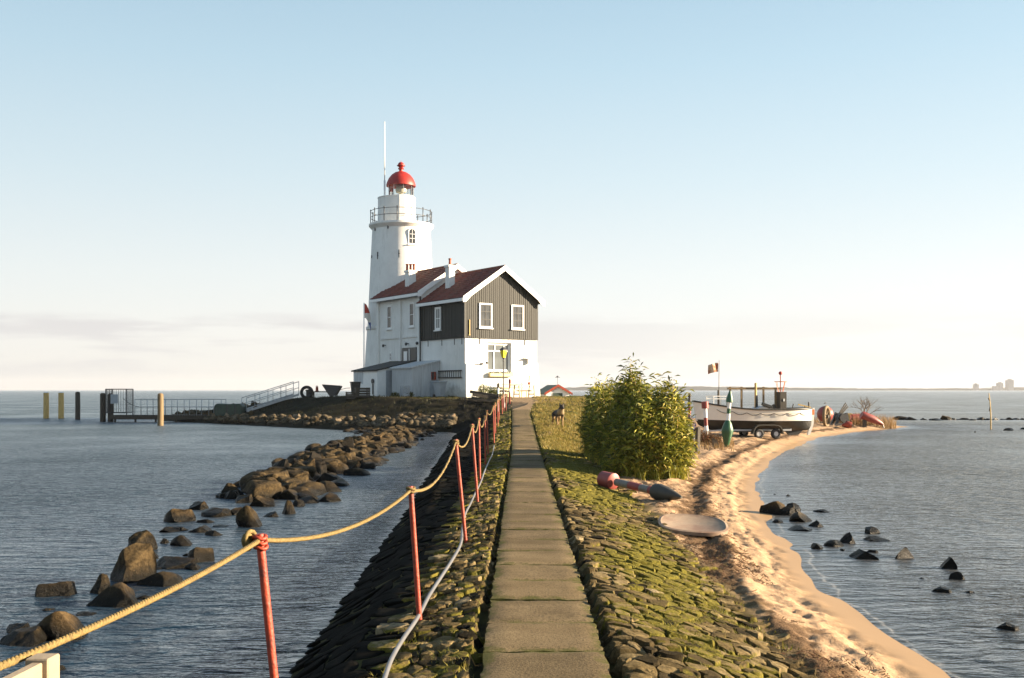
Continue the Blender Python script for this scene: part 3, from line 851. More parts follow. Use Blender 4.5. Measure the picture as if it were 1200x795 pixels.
def stones(name, x_lo, x_hi, y0, y1, cx_, cy_, moss_fn, seed, gap=0.10, rise=0.035, dark=False, jit=0.5):
    """fitted revetment stones: each one a cell of a jittered pattern, domed and tilted by its own amount"""
    r = np.random.default_rng(seed)
    rows = []
    y = y0
    while y < y1:
        g = 1 + 0.010 * max(0, y - 8)
        xl, xh = x_lo(y), x_hi(y)
        n = max(2, int(round((xh - xl) / (cx_ * g))))
        rows.append([(xl + (k + 0.5 * (len(rows) % 2) + r.uniform(-jit, jit)) * (xh - xl) / n, y + r.uniform(-jit, jit) * cy_ * g) for k in range(n + 1)])
        y += cy_ * g
    V, Fq, T, Mo = [], [], [], []
    for ri in range(len(rows)):
        near = [p for q in range(max(0, ri - 2), min(len(rows), ri + 3)) for p in rows[q]]
        for c in rows[ri]:
            if not (x_lo(c[1]) <= c[0] <= x_hi(c[1])): continue
            R_ = cx_ * 1.5
            P = [(c[0] - R_, c[1] - R_), (c[0] + R_, c[1] - R_), (c[0] + R_, c[1] + R_), (c[0] - R_, c[1] + R_)]
            for q in near:
                if q is c: continue
                dx, dy = q[0] - c[0], q[1] - c[1]
                if dx * dx + dy * dy > (2 * R_) ** 2: continue
                P = clip_poly(P, dx, dy, dx * (c[0] + q[0]) / 2 + dy * (c[1] + q[1]) / 2)
                if len(P) < 3: break
            if len(P) < 3: continue
            # resample the outline to 14 points, rounded a little
            P = np.array(P); ctr = P.mean(0)
            L_ = np.r_[0, np.cumsum(np.hypot(*(np.roll(P, -1, 0) - P).T))]
            tt_ = np.linspace(0, L_[-1], 15)[:-1]
            Pc = np.vstack([P, P[:1]])
            O = np.stack([np.interp(tt_, L_, Pc[:, 0]), np.interp(tt_, L_, Pc[:, 1])], 1) - ctr
            O = 0.84 * O + 0.08 * np.roll(O, 1, 0) + 0.08 * np.roll(O, -1, 0)
            O *= (1 - gap * r.uniform(0.5, 1.6)) * (1 + r.normal(0, 0.03, (14, 1)))
            h = rise * r.uniform(0.5, 1.5)
            tx, ty = r.uniform(-0.13, 0.13, 2)
            dz = r.uniform(-0.012, 0.014) * rise / 0.035
            tone = r.uniform(0, 0.08) if dark else r.beta(2.2, 2.2); mo = moss_fn(c[0], c[1], r)  # dark: the left slope's shade painted in as near-black stone tones
            b0 = len(V)
            for f, zf, em in ((1.0, -1.6, 0.22), (0.985, 0.35, 0.16), (0.91, 0.88, 0.05), (0.55, 1.0, 0.0)):
                nz_ = r.normal(0, 0.09 * h, 14) * (f < 0.97)
                for k in range(14):
                    ox_, oy_ = O[k] * f
                    V.append((ctr[0] + ox_, ctr[1] + oy_, dz + zf * h + tx * ox_ + ty * oy_ + nz_[k])); T.append(tone); Mo.append(mo + em)
            V.append((ctr[0], ctr[1], dz + h * r.uniform(0.95, 1.15))); T.append(tone); Mo.append(mo)
            for q in range(3):
                for k in range(14):
                    k2 = (k + 1) % 14
                    Fq.append((b0 + q * 14 + k, b0 + q * 14 + k2, b0 + q * 14 + 14 + k2)); Fq.append((b0 + q * 14 + k, b0 + q * 14 + 14 + k2, b0 + q * 14 + 14 + k))
            for k in range(14): Fq.append((b0 + 42 + k, b0 + 42 + (k + 1) % 14, b0 + 56))
    V = np.array(V); V[:, 2] += terrain(V[:, 0], V[:, 1])[0] + 0.004
    o = np_mesh(name, V, np.array(Fq), M['stone'], smooth='auto', attrs=dict(tone=T, moss=Mo))
    return tag(o, None, None, kind="structure")
def moss_r(x, y, r):
    t = (x - float(edge_x(y))) / (float(toe_x(y)) - float(edge_x(y)))
    g = float(vnoise(np.array([x * 1.1]), np.array([y * 0.8]), 5)[0])
    return 0.26 + 0.34 * math.sin(max(0, min(1, t)) * math.pi) + 0.8 * g + 0.25 * min(1, max(0, (y - 9) / 14)) + r.uniform(-0.12, 0.12)
stones("stone_bank_paving", lambda y: float(path_cx(y) + path_hw(y)) + 0.05, lambda y: float(toe_x(y)) + 0.10, 4.2, 34, 0.165, 0.118, moss_r, 21, 0.07, 0.026)
stones("stone_verge_paving", lambda y: float(path_cx(y) - path_hw(y)) - 0.62, lambda y: float(path_cx(y) - path_hw(y)) - 0.06, 4.2, 40, 0.15, 0.105, lambda x, y, r: 0.25 + r.uniform(-0.2, 0.3) + 0.25 * min(1, max(0, (y - 10) / 10)), 22, 0.09, 0.030)
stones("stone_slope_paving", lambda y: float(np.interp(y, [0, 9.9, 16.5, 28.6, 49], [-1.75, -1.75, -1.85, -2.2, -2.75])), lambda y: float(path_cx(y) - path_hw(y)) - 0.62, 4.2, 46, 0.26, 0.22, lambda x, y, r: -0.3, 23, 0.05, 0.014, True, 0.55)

# ------------------------------------------------------------------ grass and moss tufts
def make_leaf(name, stops, trans=0.3, rough=0.6):
    m, nt, N, L, p = new_mat(name)
    a = N.new("ShaderNodeAttribute"); a.attribute_name = "tone"
    c = ramp(nt, a.outputs["Fac"], stops).outputs[0]
    L.new(c, p.inputs["Base Color"]); p.inputs["Roughness"].default_value = rough
    p.inputs["Specular IOR Level"].default_value = 0.3
    t = N.new("ShaderNodeBsdfTranslucent"); L.new(c, t.inputs["Color"])
    mx = N.new("ShaderNodeMixShader"); mx.inputs[0].default_value = trans
    L.new(p.outputs[0], mx.inputs[1]); L.new(t.outputs[0], mx.inputs[2]); L.new(mx.outputs[0], N["Material Output"].inputs[0])
    return m
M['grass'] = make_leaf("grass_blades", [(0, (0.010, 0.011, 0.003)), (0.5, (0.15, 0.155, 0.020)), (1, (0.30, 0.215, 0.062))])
M['leaf'] = make_leaf("bush_leaves", [(0, (0.030, 0.040, 0.007)), (0.5, (0.18, 0.195, 0.024)), (0.8, (0.42, 0.37, 0.046)), (1, (0.52, 0.38, 0.10))], 0.22, 0.6)
M['dry'] = make_leaf("dry_stems", [(0, (0.16, 0.09, 0.035)), (0.6, (0.30, 0.19, 0.08)), (1, (0.42, 0.30, 0.15))], 0.25)
M['rust_leaf'] = make_leaf("rust_leaves", [(0, (0.06, 0.028, 0.014)), (0.5, (0.13, 0.06, 0.025)), (0.8, (0.14, 0.10, 0.03)), (1, (0.26, 0.09, 0.05))], 0.25)

def blades(pos, hgt, wid, lean, r, nseg=2):
    """curved blades as strips of quads; returns V, F, tone"""
    n = len(pos)
    ang = r.uniform(0, 2 * np.pi, n)
    dirv = np.stack([np.cos(ang), np.sin(ang), np.zeros(n)], 1)
    side = np.stack([-np.sin(ang), np.cos(ang), np.zeros(n)], 1)
    V = np.zeros((n, (nseg + 1) * 2, 3))
    for s in range(nseg + 1):
        t = s / nseg
        c = pos + dirv * (lean * hgt * t * t)[:, None]
        c[:, 2] += hgt * t * (1 - 0.25 * lean * t)
        w = wid * (1 - 0.85 * t)
        V[:, s * 2] = c - side * w[:, None]; V[:, s * 2 + 1] = c + side * w[:, None]
    k = (nseg + 1) * 2
    base = (np.arange(n) * k)[:, None]
    F = []
    for s in range(nseg):
        F.append(np.concatenate([base + s * 2, base + s * 2 + 1, base + s * 2 + 3, base + s * 2 + 2], 1))
    return V.reshape(-1, 3), np.concatenate(F), k

def grass_patch(name, pts, hr, wr, seed, per=6, spread=0.04, mat='grass', tone=(0, 1), lean=(0.2, 0.9)):
    r = np.random.default_rng(seed)
    p = np.repeat(pts, per, 0) + np.concatenate([r.normal(0, spread, (len(pts) * per, 2)), np.zeros((len(pts) * per, 1))], 1)
    p[:, 2] = terrain(p[:, 0], p[:, 1])[0] + 0.0
    n = len(p)
    V, Fc, k = blades(p, r.uniform(*hr, n), r.uniform(*wr, n), r.uniform(*lean, n), r)
    return np_mesh(name, V, Fc, M[mat], smooth=False, attrs=dict(tone=np.repeat(np.repeat(r.uniform(*tone, len(pts)), per) + r.uniform(-0.1, 0.1, n), k)))

r_ = np.random.default_rng(99)
n_ = 11000
gy = 4.4 * (34 / 4.4) ** r_.uniform(0, 1, n_)
tt = np.clip(r_.beta(2.2, 1.7, n_), 0, 1)
gx_ = edge_x(gy) + 0.08 + (toe_x(gy) + 0.05 - edge_x(gy)) * tt
sel = vnoise(gx_ * 1.6, gy * 1.1, 5) + 0.35 * vnoise(gx_ * 5, gy * 4, 6) + 0.010 * (gy - 9) > 0.04
gp = np.stack([gx_[sel], gy[sel], np.zeros(sel.sum())], 1)
g_o = grass_patch("grass", gp, (0.015, 0.045), (0.003, 0.007), 1, per=6, spread=0.04, tone=(0.4, 0.85))
tag(g_o, "low green grass growing between the set stones of the sunny bank", "grass", kind="stuff")
# mound grass
n_ = 15000
gy = 28 * (62 / 28) ** r_.uniform(0, 1, n_)
gx_ = path_cx(gy) + path_hw(gy) + 0.15 + (toe_x(gy) + 0.6 - path_cx(gy) - path_hw(gy)) * r_.uniform(0, 1, n_)
gp = np.stack([gx_, gy, np.zeros(n_)], 1)
g_o = grass_patch("mound_grass", gp, (0.05, 0.13), (0.008, 0.018), 2, per=2, spread=0.08, tone=(0.6, 1.1))
tag(g_o, "rough yellow green grass on the rise beside the path", "grass", kind="stuff")
# left verge weeds and dark grass on the shaded side of the island
n_ = 700
gy = 5 * (50 / 5) ** r_.uniform(0, 1, n_)
gx_ = path_cx(gy) - path_hw(gy) - 0.08 - r_.uniform(0, 0.6, n_) - 0.02 * np.maximum(gy - 30, 0) * r_.uniform(0, 1, n_)
gp = np.stack([gx_, gy, np.zeros(n_)], 1)
g_o = grass_patch("verge_weeds", gp, (0.02, 0.07), (0.003, 0.007), 3, per=5, spread=0.03, tone=(0.1, 0.8))
tag(g_o, "small green weeds among the stones left of the path", "weeds", kind="stuff")
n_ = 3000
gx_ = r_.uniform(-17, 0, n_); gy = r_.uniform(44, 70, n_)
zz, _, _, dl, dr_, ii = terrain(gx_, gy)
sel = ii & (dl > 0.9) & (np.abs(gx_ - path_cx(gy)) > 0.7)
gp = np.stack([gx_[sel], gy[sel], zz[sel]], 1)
g_o = grass_patch("slope_grass", gp, (0.06, 0.16), (0.01, 0.02), 4, per=2, spread=0.1, tone=(0.0, 0.08))  # slope's shade painted into the blades with near-black tones
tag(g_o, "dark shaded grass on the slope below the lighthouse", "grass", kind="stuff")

# ------------------------------------------------------------------ lighthouse keeper's house
HX, HYY, HZ = -2.84, 62.0, 1.60
HROT = R(35)
house = thing("keepers_house", "white lighthouse keeper's house with dark clad upper storey and red tiled roof", "house", (HX, HYY, HZ), HROT)
def hloc(u, v, z=0.0):
    return Vector((HX + u * math.cos(HROT) - v * math.sin(HROT), HYY + u * math.sin(HROT) + v * math.cos(HROT), HZ + z))
W, L1, L2 = 5.4, 5.3, 11.6
zc, ze = 3.67, 6.2           # top of the white storey, eaves of the front part
ridge = 8.02
# lower white storey with an opening for the big window in the gable wall
wu0, wu1, wz0, wz1 = 1.62, 3.42, 1.62, 3.42
b = MB()
b.box(0, W, 0.26, L1, -0.5, zc)
b.box(0, wu0, 0, 0.26, -0.5, zc); b.box(wu1, W, 0, 0.26, -0.5, zc)
b.box(wu0, wu1, 0, 0.26, -0.5, wz0); b.box(wu0, wu1, 0, 0.26, wz1, zc)
b.build("wall", M['whitewash'], house)
b = MB()
b.prism([(-0.03, -0.5), (0.50, -0.5), (0.42, 2.1), (-0.03, 2.1)], -0.17, -0.003)
b.build("buttress", M['whitewash'], house)
b = MB()
b.prism([(W - 0.02, -0.5), (W + 0.34, -0.5), (W + 0.08, 2.2), (W - 0.02, 2.2)], 0.0, 1.2)
b.build("buttress", M['whitewash'], house)
b = MB(); b.box(-0.012, W + 0.012, -0.012, L1, -0.55, 0.02); b.build("plinth", M['tar'], house)
# wall anchors
for u in (1.05, 4.45):
    b = MB(); b.box(u - 0.02, u + 0.02, -0.03, -0.003, zc - 0.38, zc - 0.03); b.build("wall_anchor", M['iron'], house)
for v in (0.35, 1.2, 2.7, 4.4):
    b = MB(); b.box(-0.03, -0.003, v - 0.02, v + 0.02, zc - 0.40, zc - 0.03); b.build("wall_anchor", M['iron'], house)
# clad storey: dark core and vertical boards of slightly different set
b = MB()
b.prism([(-0.04, zc), (W + 0.04, zc), (W + 0.04, ze), (W / 2, ridge - 0.12), (-0.04, ze)], -0.04, L1 + 0.0)
def gable_h(u):
    return ze + (ridge - 0.12 - ze) * (1 - abs(u - W / 2) / (W / 2 + 0.04))
pr = random.Random(5)
u = -0.04
while u < W + 0.03:
    w_ = 0.15
    u2 = min(u + w_ - 0.03, W + 0.04)
    d = -0.065 - pr.uniform(0, 0.02)
    b.prism([(u, zc - 0.02), (u2, zc - 0.02), (u2, gable_h(u2)), (u, gable_h(u))], d, -0.041)
    u += w_
v = -0.04
while v < L1 - 0.02:
    v2 = min(v + 0.12, L1)
    b.box(-0.065 - pr.uniform(0, 0.02), -0.041, v, v2, zc - 0.02, ze - 0.02)
    v += 0.15
b.build("cladding", M['cladding'], house)
b = MB()
b.box(-0.10, -0.05, -0.10, -0.02, zc - 0.02, ze - 0.1)
b.build("corner_board", M['black_paint'], house)

def pantile(u_e, z_e, u_r, z_r, v0, v1, thick=0.09):
    """one roof slope from eave (u_e,z_e) to ridge (u_r,z_r), pantile waves across v, overlapping courses up the slope"""
    mb = MB()
    nv = int((v1 - v0) / 0.055); slope_len = math.hypot(u_r - u_e, z_r - z_e); rows = max(4, int(slope_len / 0.30))
    nu, nz = -(z_r - z_e) / slope_len, (u_r - u_e) / slope_len
    if nz < 0: nu, nz = -nu, -nz
    top = []
    for j in range(rows):
        for kk in (0.0, 0.999):
            t = (j + kk) / rows
            lift = thick + (0.035 if kk == 0.0 else 0.0)
            line = []
            for i in range(nv + 1):
                vv = v0 + (v1 - v0) * i / nv
                wv_h = 0.022 * math.sin(vv * 2 * math.pi / 0.23)
                line.append((u_e + (u_r - u_e) * t + nu * (lift + wv_h), vv, z_e + (z_r - z_e) * t + nz * (lift + wv_h)))
            top.append(line)
    vs = [p for ln in top for p in ln]
    k = nv + 1
    fs = [(a * k + i, a * k + i + 1, (a + 1) * k + i + 1, (a + 1) * k + i) for a in range(len(top) - 1) for i in range(nv)]
    mb.add(vs, fs)
    return mb
def roof(parent, w0, w1, v0, v1, z_e, z_r, over, back=0.0):
    mid = (w0 + w1) / 2
    sl = (z_r - z_e) / (mid - w0)
    ue0, ue1 = w0 - over, w1 + over
    zee = z_e - sl * over
    # deck
    b = MB()
    b.prism([(ue0, zee), (mid, z_r), (ue1, zee), (ue1, zee + 0.07), (mid, z_r + 0.07), (ue0, zee + 0.07)], v0 + 0.02, v1 - 0.02)
    deck = b.build("roof", M['tar'], parent)
    m1 = pantile(ue0, zee, mid, z_r, v0 + 0.05, v1 - 0.02); m2 = pantile(ue1, zee, mid, z_r, v0 + 0.05, v1 - 0.02)
    m1.add(m2.v, m2.f)
    m1.tube([(mid, v0, z_r + 0.12), (mid, v1, z_r + 0.12)], 0.09, 8)
    m1.build("roof_tiles", M['tile'], deck, smooth='auto')
    return ue0, ue1, zee, sl
ue0, ue1, zee, sl = roof(house, 0, W, -0.34, L1 + 0.1, ze, ridge, 0.34)
def barge(v, ue0, ue1, zee, zr, mid, w=0.30, t=0.05, name="bargeboard"):
    # the left and right boards meet at the ridge; slightly flared lower ends
    for sgn_, ue in ((1, ue0), (-1, ue1)):
        b = MB()
        b.prism([(ue - 0.03 * sgn_, zee - 0.20), (ue - 0.03 * sgn_, zee + 0.16), (mid - 0.001 * sgn_, zr + 0.17), (mid - 0.001 * sgn_, zr - 0.16),
                 (ue + 0.55 * sgn_, zee + (zr - zee) * 0.55 / abs(mid - ue) - 0.17), (ue + 0.18 * sgn_, zee - 0.16)], v - t, v)
        b.build(name, M['white_paint'], house)
barge(-0.345, ue0, ue1, zee, ridge, W / 2)
b = MB(); b.box(ue0 - 0.09, ue0 + 0.04, -0.36, L1, zee - 0.13, zee + 0.06); b.build("gutter", M['white_paint'], house)
b = MB(); b.box(ue0 + 0.045, -0.07, -0.30, L1, zee - 0.06, zee - 0.03); b.build("soffit", M['white_paint'], house)

# rear, taller part of the house
z2e, z2r = 6.92, 8.66
b = MB()
b.prism([(0.02, -0.5), (W - 0.1, -0.5), (W - 0.1, z2e), (W / 2, z2r - 0.1), (0.02, z2e)], L1 + 0.003, L2)
b.build("wall", M['whitewash'], house)
q0, q1, q2, q3 = roof(house, 0.0, W - 0.1, L1 - 0.18, L2 + 0.2, z2e, z2r, 0.34)
barge(L1 - 0.185, q0, q1, q2, z2r, (W - 0.1) / 2)
b = MB(); b.box(q0 - 0.09, q0 + 0.04, L1 - 0.2, L2 + 0.2, q2 - 0.13, q2 + 0.06); b.build("gutter", M['white_paint'], house)
b = MB()
for vv in (L1 + 0.25, L1 + 2.75, L1 + 5.9):
    b.box(-0.10, 0.017, vv - 0.13, vv + 0.13, -0.4, z2e - 0.1)
b.build("pilaster", M['whitewash'], house)
b = MB(); b.box(-0.05, 0.016, L1 + 0.5, L1 + 2.5, 3.95, 4.07); b.box(-0.05, 0.016, L1 + 3.0, L1 + 5.6, 3.95, 4.07); b.build("string_course", M['whitewash'], house)
b = MB(); b.tube([(-0.14, L1 - 0.12, q2 - 0.1), (-0.14, L1 - 0.12, 0.2)], 0.045, 8); b.build("drainpipe", M['black_paint'], house, smooth=True)
# chimneys
def chimney(u, v, zb, zt, sx, sy, pots):
    b = MB()
    b.box(u - sx, u + sx, v - sy, v + sy, zb, zt); b.box(u - sx - 0.06, u + sx + 0.06, v - sy - 0.06, v + sy + 0.06, zt + 0.001, zt + 0.14)
    ch = b.build("chimney", M['whitewash'], house)
    for k in range(pots):
        o = (k - (pots - 1) / 2) * 0.24
        b = MB(); b.lathe([(0.09, 0), (0.075, 0.34), (0.10, 0.36), (0.10, 0.44), (0.06, 0.44)], 12, (u + o * 0.7, v - o * 0.7, zt + 0.142)); b.build("chimney_pot", M['pot'], ch, smooth='auto')
chimney(0.95, L1 + 3.1, 6.3, 8.45, 0.27, 0.27, 3)
chimney(1.2, L1 - 1.6, 6.3, 8.35, 0.21, 0.24, 1)

def window(parent, loc, rz, w, h, nx_, nz_, frame_m='white_paint', glass='glass', fw=0.09, bar=0.035, proud=0.05, sash_m=None, sill=True, meet=None):
    """x across, -y outwards, origin at the centre on the wall face"""
    b = MB()
    for s in (-1, 1):
        b.box(s * w / 2 - fw / 2, s * w / 2 + fw / 2, -proud, 0.02, -h / 2 - fw / 2, h / 2 + fw / 2)
    for s in (-1, 1):
        b.box(-w / 2 + fw / 2, w / 2 - fw / 2, -proud, 0.02, s * h / 2 - fw / 2, s * h / 2 + fw / 2)
    if sill: b.box(-w / 2 - fw, w / 2 + fw, -proud - 0.07, 0.02, -h / 2 - fw / 2 - 0.07, -h / 2 - fw / 2 - 0.002)
    fr = b.build("window", M[frame_m], parent, loc=loc, rot=(0, 0, rz))
    b = MB()
    for i in range(1, nx_):
        x = -w / 2 + w * i / nx_
        b.box(x - bar / 2, x + bar / 2, -proud + 0.012, -0.012, -h / 2 + fw / 2, h / 2 - fw / 2)
    for j in range(1, nz_):
        z = -h / 2 + h * (meet if meet and nz_ == 2 else j / nz_)
        b.box(-w / 2 + fw / 2, w / 2 - fw / 2, -proud + 0.010, -0.012, z - bar / 2, z + bar / 2)
    sb = 0.045
    for s in (-1, 1):
        b.box(s * (w / 2 - fw / 2 - sb / 2) - sb / 2, s * (w / 2 - fw / 2 - sb / 2) + sb / 2, -proud + 0.014, -0.012, -h / 2 + fw / 2, h / 2 - fw / 2)
        b.box(-w / 2 + fw / 2 + sb, w / 2 - fw / 2 - sb, -proud + 0.015, -0.012, s * (h / 2 - fw / 2 - sb / 2) - sb / 2, s * (h / 2 - fw / 2 - sb / 2) + sb / 2)
    b.build("sash", M[sash_m or frame_m], fr)
    b = MB(); b.box(-w / 2 + fw / 2, w / 2 - fw / 2, -0.011, 0.01, -h / 2 + fw / 2, h / 2 - fw / 2); b.build("pane", M[glass], fr)
    return fr
window(house, (1.42, -0.085, 5.05), 0, 0.86, 1.42, 2, 3, glass='glass', sash_m='black_paint')
window(house, (3.82, -0.085, 5.05), 0, 0.86, 1.42, 2, 3, glass='glass', sash_m='black_paint')
SIDE = -math.pi / 2
window(house, (-0.085, 3.02, 4.98), SIDE, 0.62, 1.36, 2, 2, glass='curtain_glass', sash_m='white_paint')
window(house, (0.018, L1 + 1.25, 5.45), SIDE, 0.62, 1.55, 1, 2, glass='dark_glass', sash_m='white_paint', fw=0.06)
window(house, (0.018, L1 + 4.35, 5.45), SIDE, 0.62, 1.55, 1, 2, glass='dark_glass', sash_m='white_paint', fw=0.06)
window(house, (0.018, L1 + 4.2, 2.75), SIDE, 0.26, 0.55, 1, 2, glass='dark_glass', fw=0.04, sill=False)
# big shop-front window set back in the gable wall, transom lights above
fr = window(house, ((wu0 + wu1) / 2, 0.20, (wz0 + wz1) / 2), 0, wu1 - wu0 - 0.1, wz1 - wz0 - 0.1, 1, 1, glass='curtain_glass', fw=0.10)
b = MB()
b.box(-0.85, 0.85, -0.055, -0.012, 0.34, 0.42)
b.box(-0.36, -0.29, -0.054, -0.012, -0.83, 0.339)
b.box(-0.29, -0.22, -0.054, -0.012, 0.421, 0.83)
b.build("mullion", M['white_paint'], fr)
b = MB(); b.box(wu0 + 0.05, wu1 - 0.02, -0.26, -0.02, wz0 - 0.30, wz0 - 0.10); fb = b.build("flower_box", M['cream_box'], house)
def leaf_cloud(pts, size, r, flat=0.0):
    """lanceolate leaves (two quads folded) at pts with random directions"""
    n = len(pts)
    d = r.normal(size=(n, 3)); d[:, 2] += flat; d /= np.linalg.norm(d, axis=1)[:, None]
    s = np.cross(d, r.normal(size=(n, 3))); s /= np.linalg.norm(s, axis=1)[:, None]
    l = r.uniform(*size, n)[:, None]
    V = np.stack([pts, pts + d * l * 0.45 + s * l * 0.12, pts + d * l, pts + d * l * 0.45 - s * l * 0.12], 1).reshape(-1, 3)
    Fc = np.arange(n * 4).reshape(n, 4)
    return V, Fc
r5 = np.random.default_rng(5)
pts = np.stack([r5.uniform(wu0 + 0.05, wu1 - 0.02, 500), r5.uniform(-0.28, -0.03, 500), wz0 - 0.10 + np.abs(r5.normal(0, 0.06, 500))], 1)
V, Fc = leaf_cloud(pts, (0.05, 0.11), r5, 0.6)
np_mesh("box_plants", V, Fc, M['leaf'], fb, smooth=False, attrs=dict(tone=np.repeat(r5.uniform(0, 0.5, 500), 4)))
# door with dark shutter leaves on the side wall of the rear part
b = MB(); b.box(-0.07, 0.016, L1 + 0.55, L1 + 2.45, 1.35, 3.28); dr = b.build("door", M['black_paint'], house)
b = MB(); b.box(-0.095, -0.072, L1 + 1.72, L1 + 2.18, 1.40, 3.05); b.build("door_panel", M['white_paint'], dr)
b = MB(); b.box(-0.095, -0.072, L1 + 1.40, L1 + 1.48, 1.40, 3.2); b.box(-0.095, -0.072, L1 + 0.85, L1 + 1.25, 2.35, 2.42); b.build("door_trim", M['white_paint'], dr)
for vv in (L1 + 1.7, L1 + 4.9, L1 + 0.25):
    b = MB(); b.tube([(0.02, vv, 3.55), (-0.12, vv, 3.58)], 0.03, 6); b.ball((-0.18, vv, 3.52), 0.09, 2, (1, 1, 1.2)); b.build("wall_lamp", M['iron'], house, smooth=True)
# bracket lamps and camera on the gable wall
b = MB(); b.box(4.35, 4.85, -0.30, -0.003, 2.45, 2.50); b.prism([(4.57, 2.1), (4.63, 2.1), (4.63, 2.449), (4.57, 2.449)], -0.20, -0.003); b.build("wall_bracket", M['white_paint'], house)
b = MB(); b.tube([(1.3, -0.003, 2.15), (1.3, -0.22, 2.15)], 0.025, 6); b.ball((1.45, -0.2, 2.15), 0.08, 2); b.bar((1.3, -0.2, 2.15), (0.95, -0.2, 2.12), 0.04, 0.06); b.build("wall_bracket", M['iron'], house, smooth='auto')
b = MB(); b.bar((0.25, -0.12, 3.85), (0.25, -0.12, 4.75), 0.05, 0.03); b.box(0.2, 0.3, -0.13, -0.085, 3.8, 3.86); b.build("wall_bracket", M['pale_wood'], house)

# ladder hung on the side wall
lad = thing("ladder", "grey wooden ladder hung sideways low on the house's shaded side wall", "ladder", hloc(-0.10, 0.25, 1.25), HROT)
for zz in (0, 0.42):
    b = MB(); b.bar((0, 0, zz), (0, 3.3, zz), 0.045, 0.07); b.build("rail", M['dark_wood'], lad)
for k in range(13):
    b = MB(); b.bar((0, 0.12 + k * 0.255, 0.036), (0, 0.12 + k * 0.255, 0.384), 0.03, 0.03); b.build("rung", M['dark_wood'], lad)

# ------------------------------------------------------------------ sheds against the house
def lean_to(name, label, v0, v1, wd, h_wall, h_out, wall_m, roof_m, boards=True):
    t = thing(name, label, "shed", hloc(0, v0), HROT)
    Ld = v1 - v0
    b = MB()
    b.prism([(-wd, -0.5), (-0.02, -0.5), (-0.02, h_wall), (-wd, h_out)], 0, Ld, axis='y')
    if boards:
        x = -wd + 0.01
        while x < -0.12:
            hh = h_out + (h_wall - h_out) * (x + 0.05 + wd) / wd
            b.box(x, x + 0.10, -0.022, -0.001, -0.4, hh - 0.05); x += 0.13
        y = 0.02
        while y < Ld - 0.1:
            b.box(-wd - 0.022, -wd - 0.001, y, y + 0.10, -0.4, h_out - 0.05); y += 0.13
    b.build("wall", M[wall_m], t)
    s = (h_wall - h_out) / wd
    b = MB()
    b.prism([(-wd - 0.12, h_out - s * 0.12), (-0.015, h_wall + 0.0), (-0.015, h_wall + 0.09), (-wd - 0.12, h_out - s * 0.12 + 0.09)], -0.10, Ld + 0.1, axis='y')
    b.build("roof", M[roof_m], t)
    return t
shed = lean_to("board_shed", "grey white board lean-to shed with a red box on its end wall", 3.0, 5.6, 1.97, 2.28, 1.86, 'grey_boards', 'grey_boards')
b = MB(); b.box(-0.62, -0.32, -0.14, -0.024, 1.12, 1.62); rb = b.build("fire_box", M['red_paint'], shed)
b = MB(); b.box(-0.63, -0.5, -0.15, -0.141, 1.14, 1.6); b.build("box_edge", M['iron'], rb)
b = MB(); b.box(-0.72, -0.28, -0.36, -0.024, 0.0, 1.05); b.build("meter_cabinet", M['grey_door'], shed)
shed2 = lean_to("white_lean_to", "low white lean-to with black roof at the tower's foot", 6.0, 9.4, 2.82, 2.35, 1.72, 'white_paint', 'tar', False)
b = MB(); b.box(-2.2, -0.9, -0.04, -0.002, -0.1, 1.75); sd = b.build("door", M['grey_door'], shed2)
for zz in (0.35, 1.0, 1.55):
    b = MB(); b.box(-1.3, -0.95, -0.055, -0.041, zz, zz + 0.05); b.build("hinge", M['iron'], sd)
b = MB(); b.box(-2.845, -2.822, 2.0, 3.2, 0.9, 1.65); b.build("door", M['grey_boards'], shed2)
b = MB(); b.tube([(-2.90, 0.55, 1.05), (-2.84, 0.55, 1.05)], 0.16, 12); b.box(-2.88, -2.83, 0.5, 0.6, 0.2, 0.88); b.build("hose_reel", M['iron'], shed2)
def bin_thing(label, loc, rz, mat, group=None):
    t = thing("wheelie_bin", label, "bin", loc, rz, group)
    b = MB()
    vs = [(-0.2, -0.22, 0.06), (0.2, -0.22, 0.06), (0.2, 0.22, 0.06), (-0.2, 0.22, 0.06), (-0.28, -0.32, 0.92), (0.28, -0.32, 0.92), (0.28, 0.32, 0.92), (-0.28, 0.32, 0.92)]
    b.add(vs, [(0, 3, 2, 1), (4, 5, 6, 7), (0, 1, 5, 4), (1, 2, 6, 5), (2, 3, 7, 6), (3, 0, 4, 7)])
    b.build("body", M[mat], t, bevel=0.02)
    b = MB(); b.box(-0.31, 0.31, -0.35, 0.36, 0.922, 0.99); b.build("lid", M[mat], t, bevel=0.015)
    for s in (-1, 1):
        b = MB(); b.tube([(s * 0.2, 0.27, 0.1), (s * 0.26, 0.27, 0.1)], 0.1, 12); b.build("wheel", M['rubber'], t)
    return t
def ground_at(px, d):
    x = (px - CX) / F * d
    return (x, d, gz(x, d))
bin_thing("grey wheelie bin by the corner of the board shed", ground_at(515.5, 62.6), HROT + 0.2, 'grey_door')
bin_thing("black bin behind the black crates by the white lean-to", ground_at(416.5, 63.0), 0.3, 'black_paint')
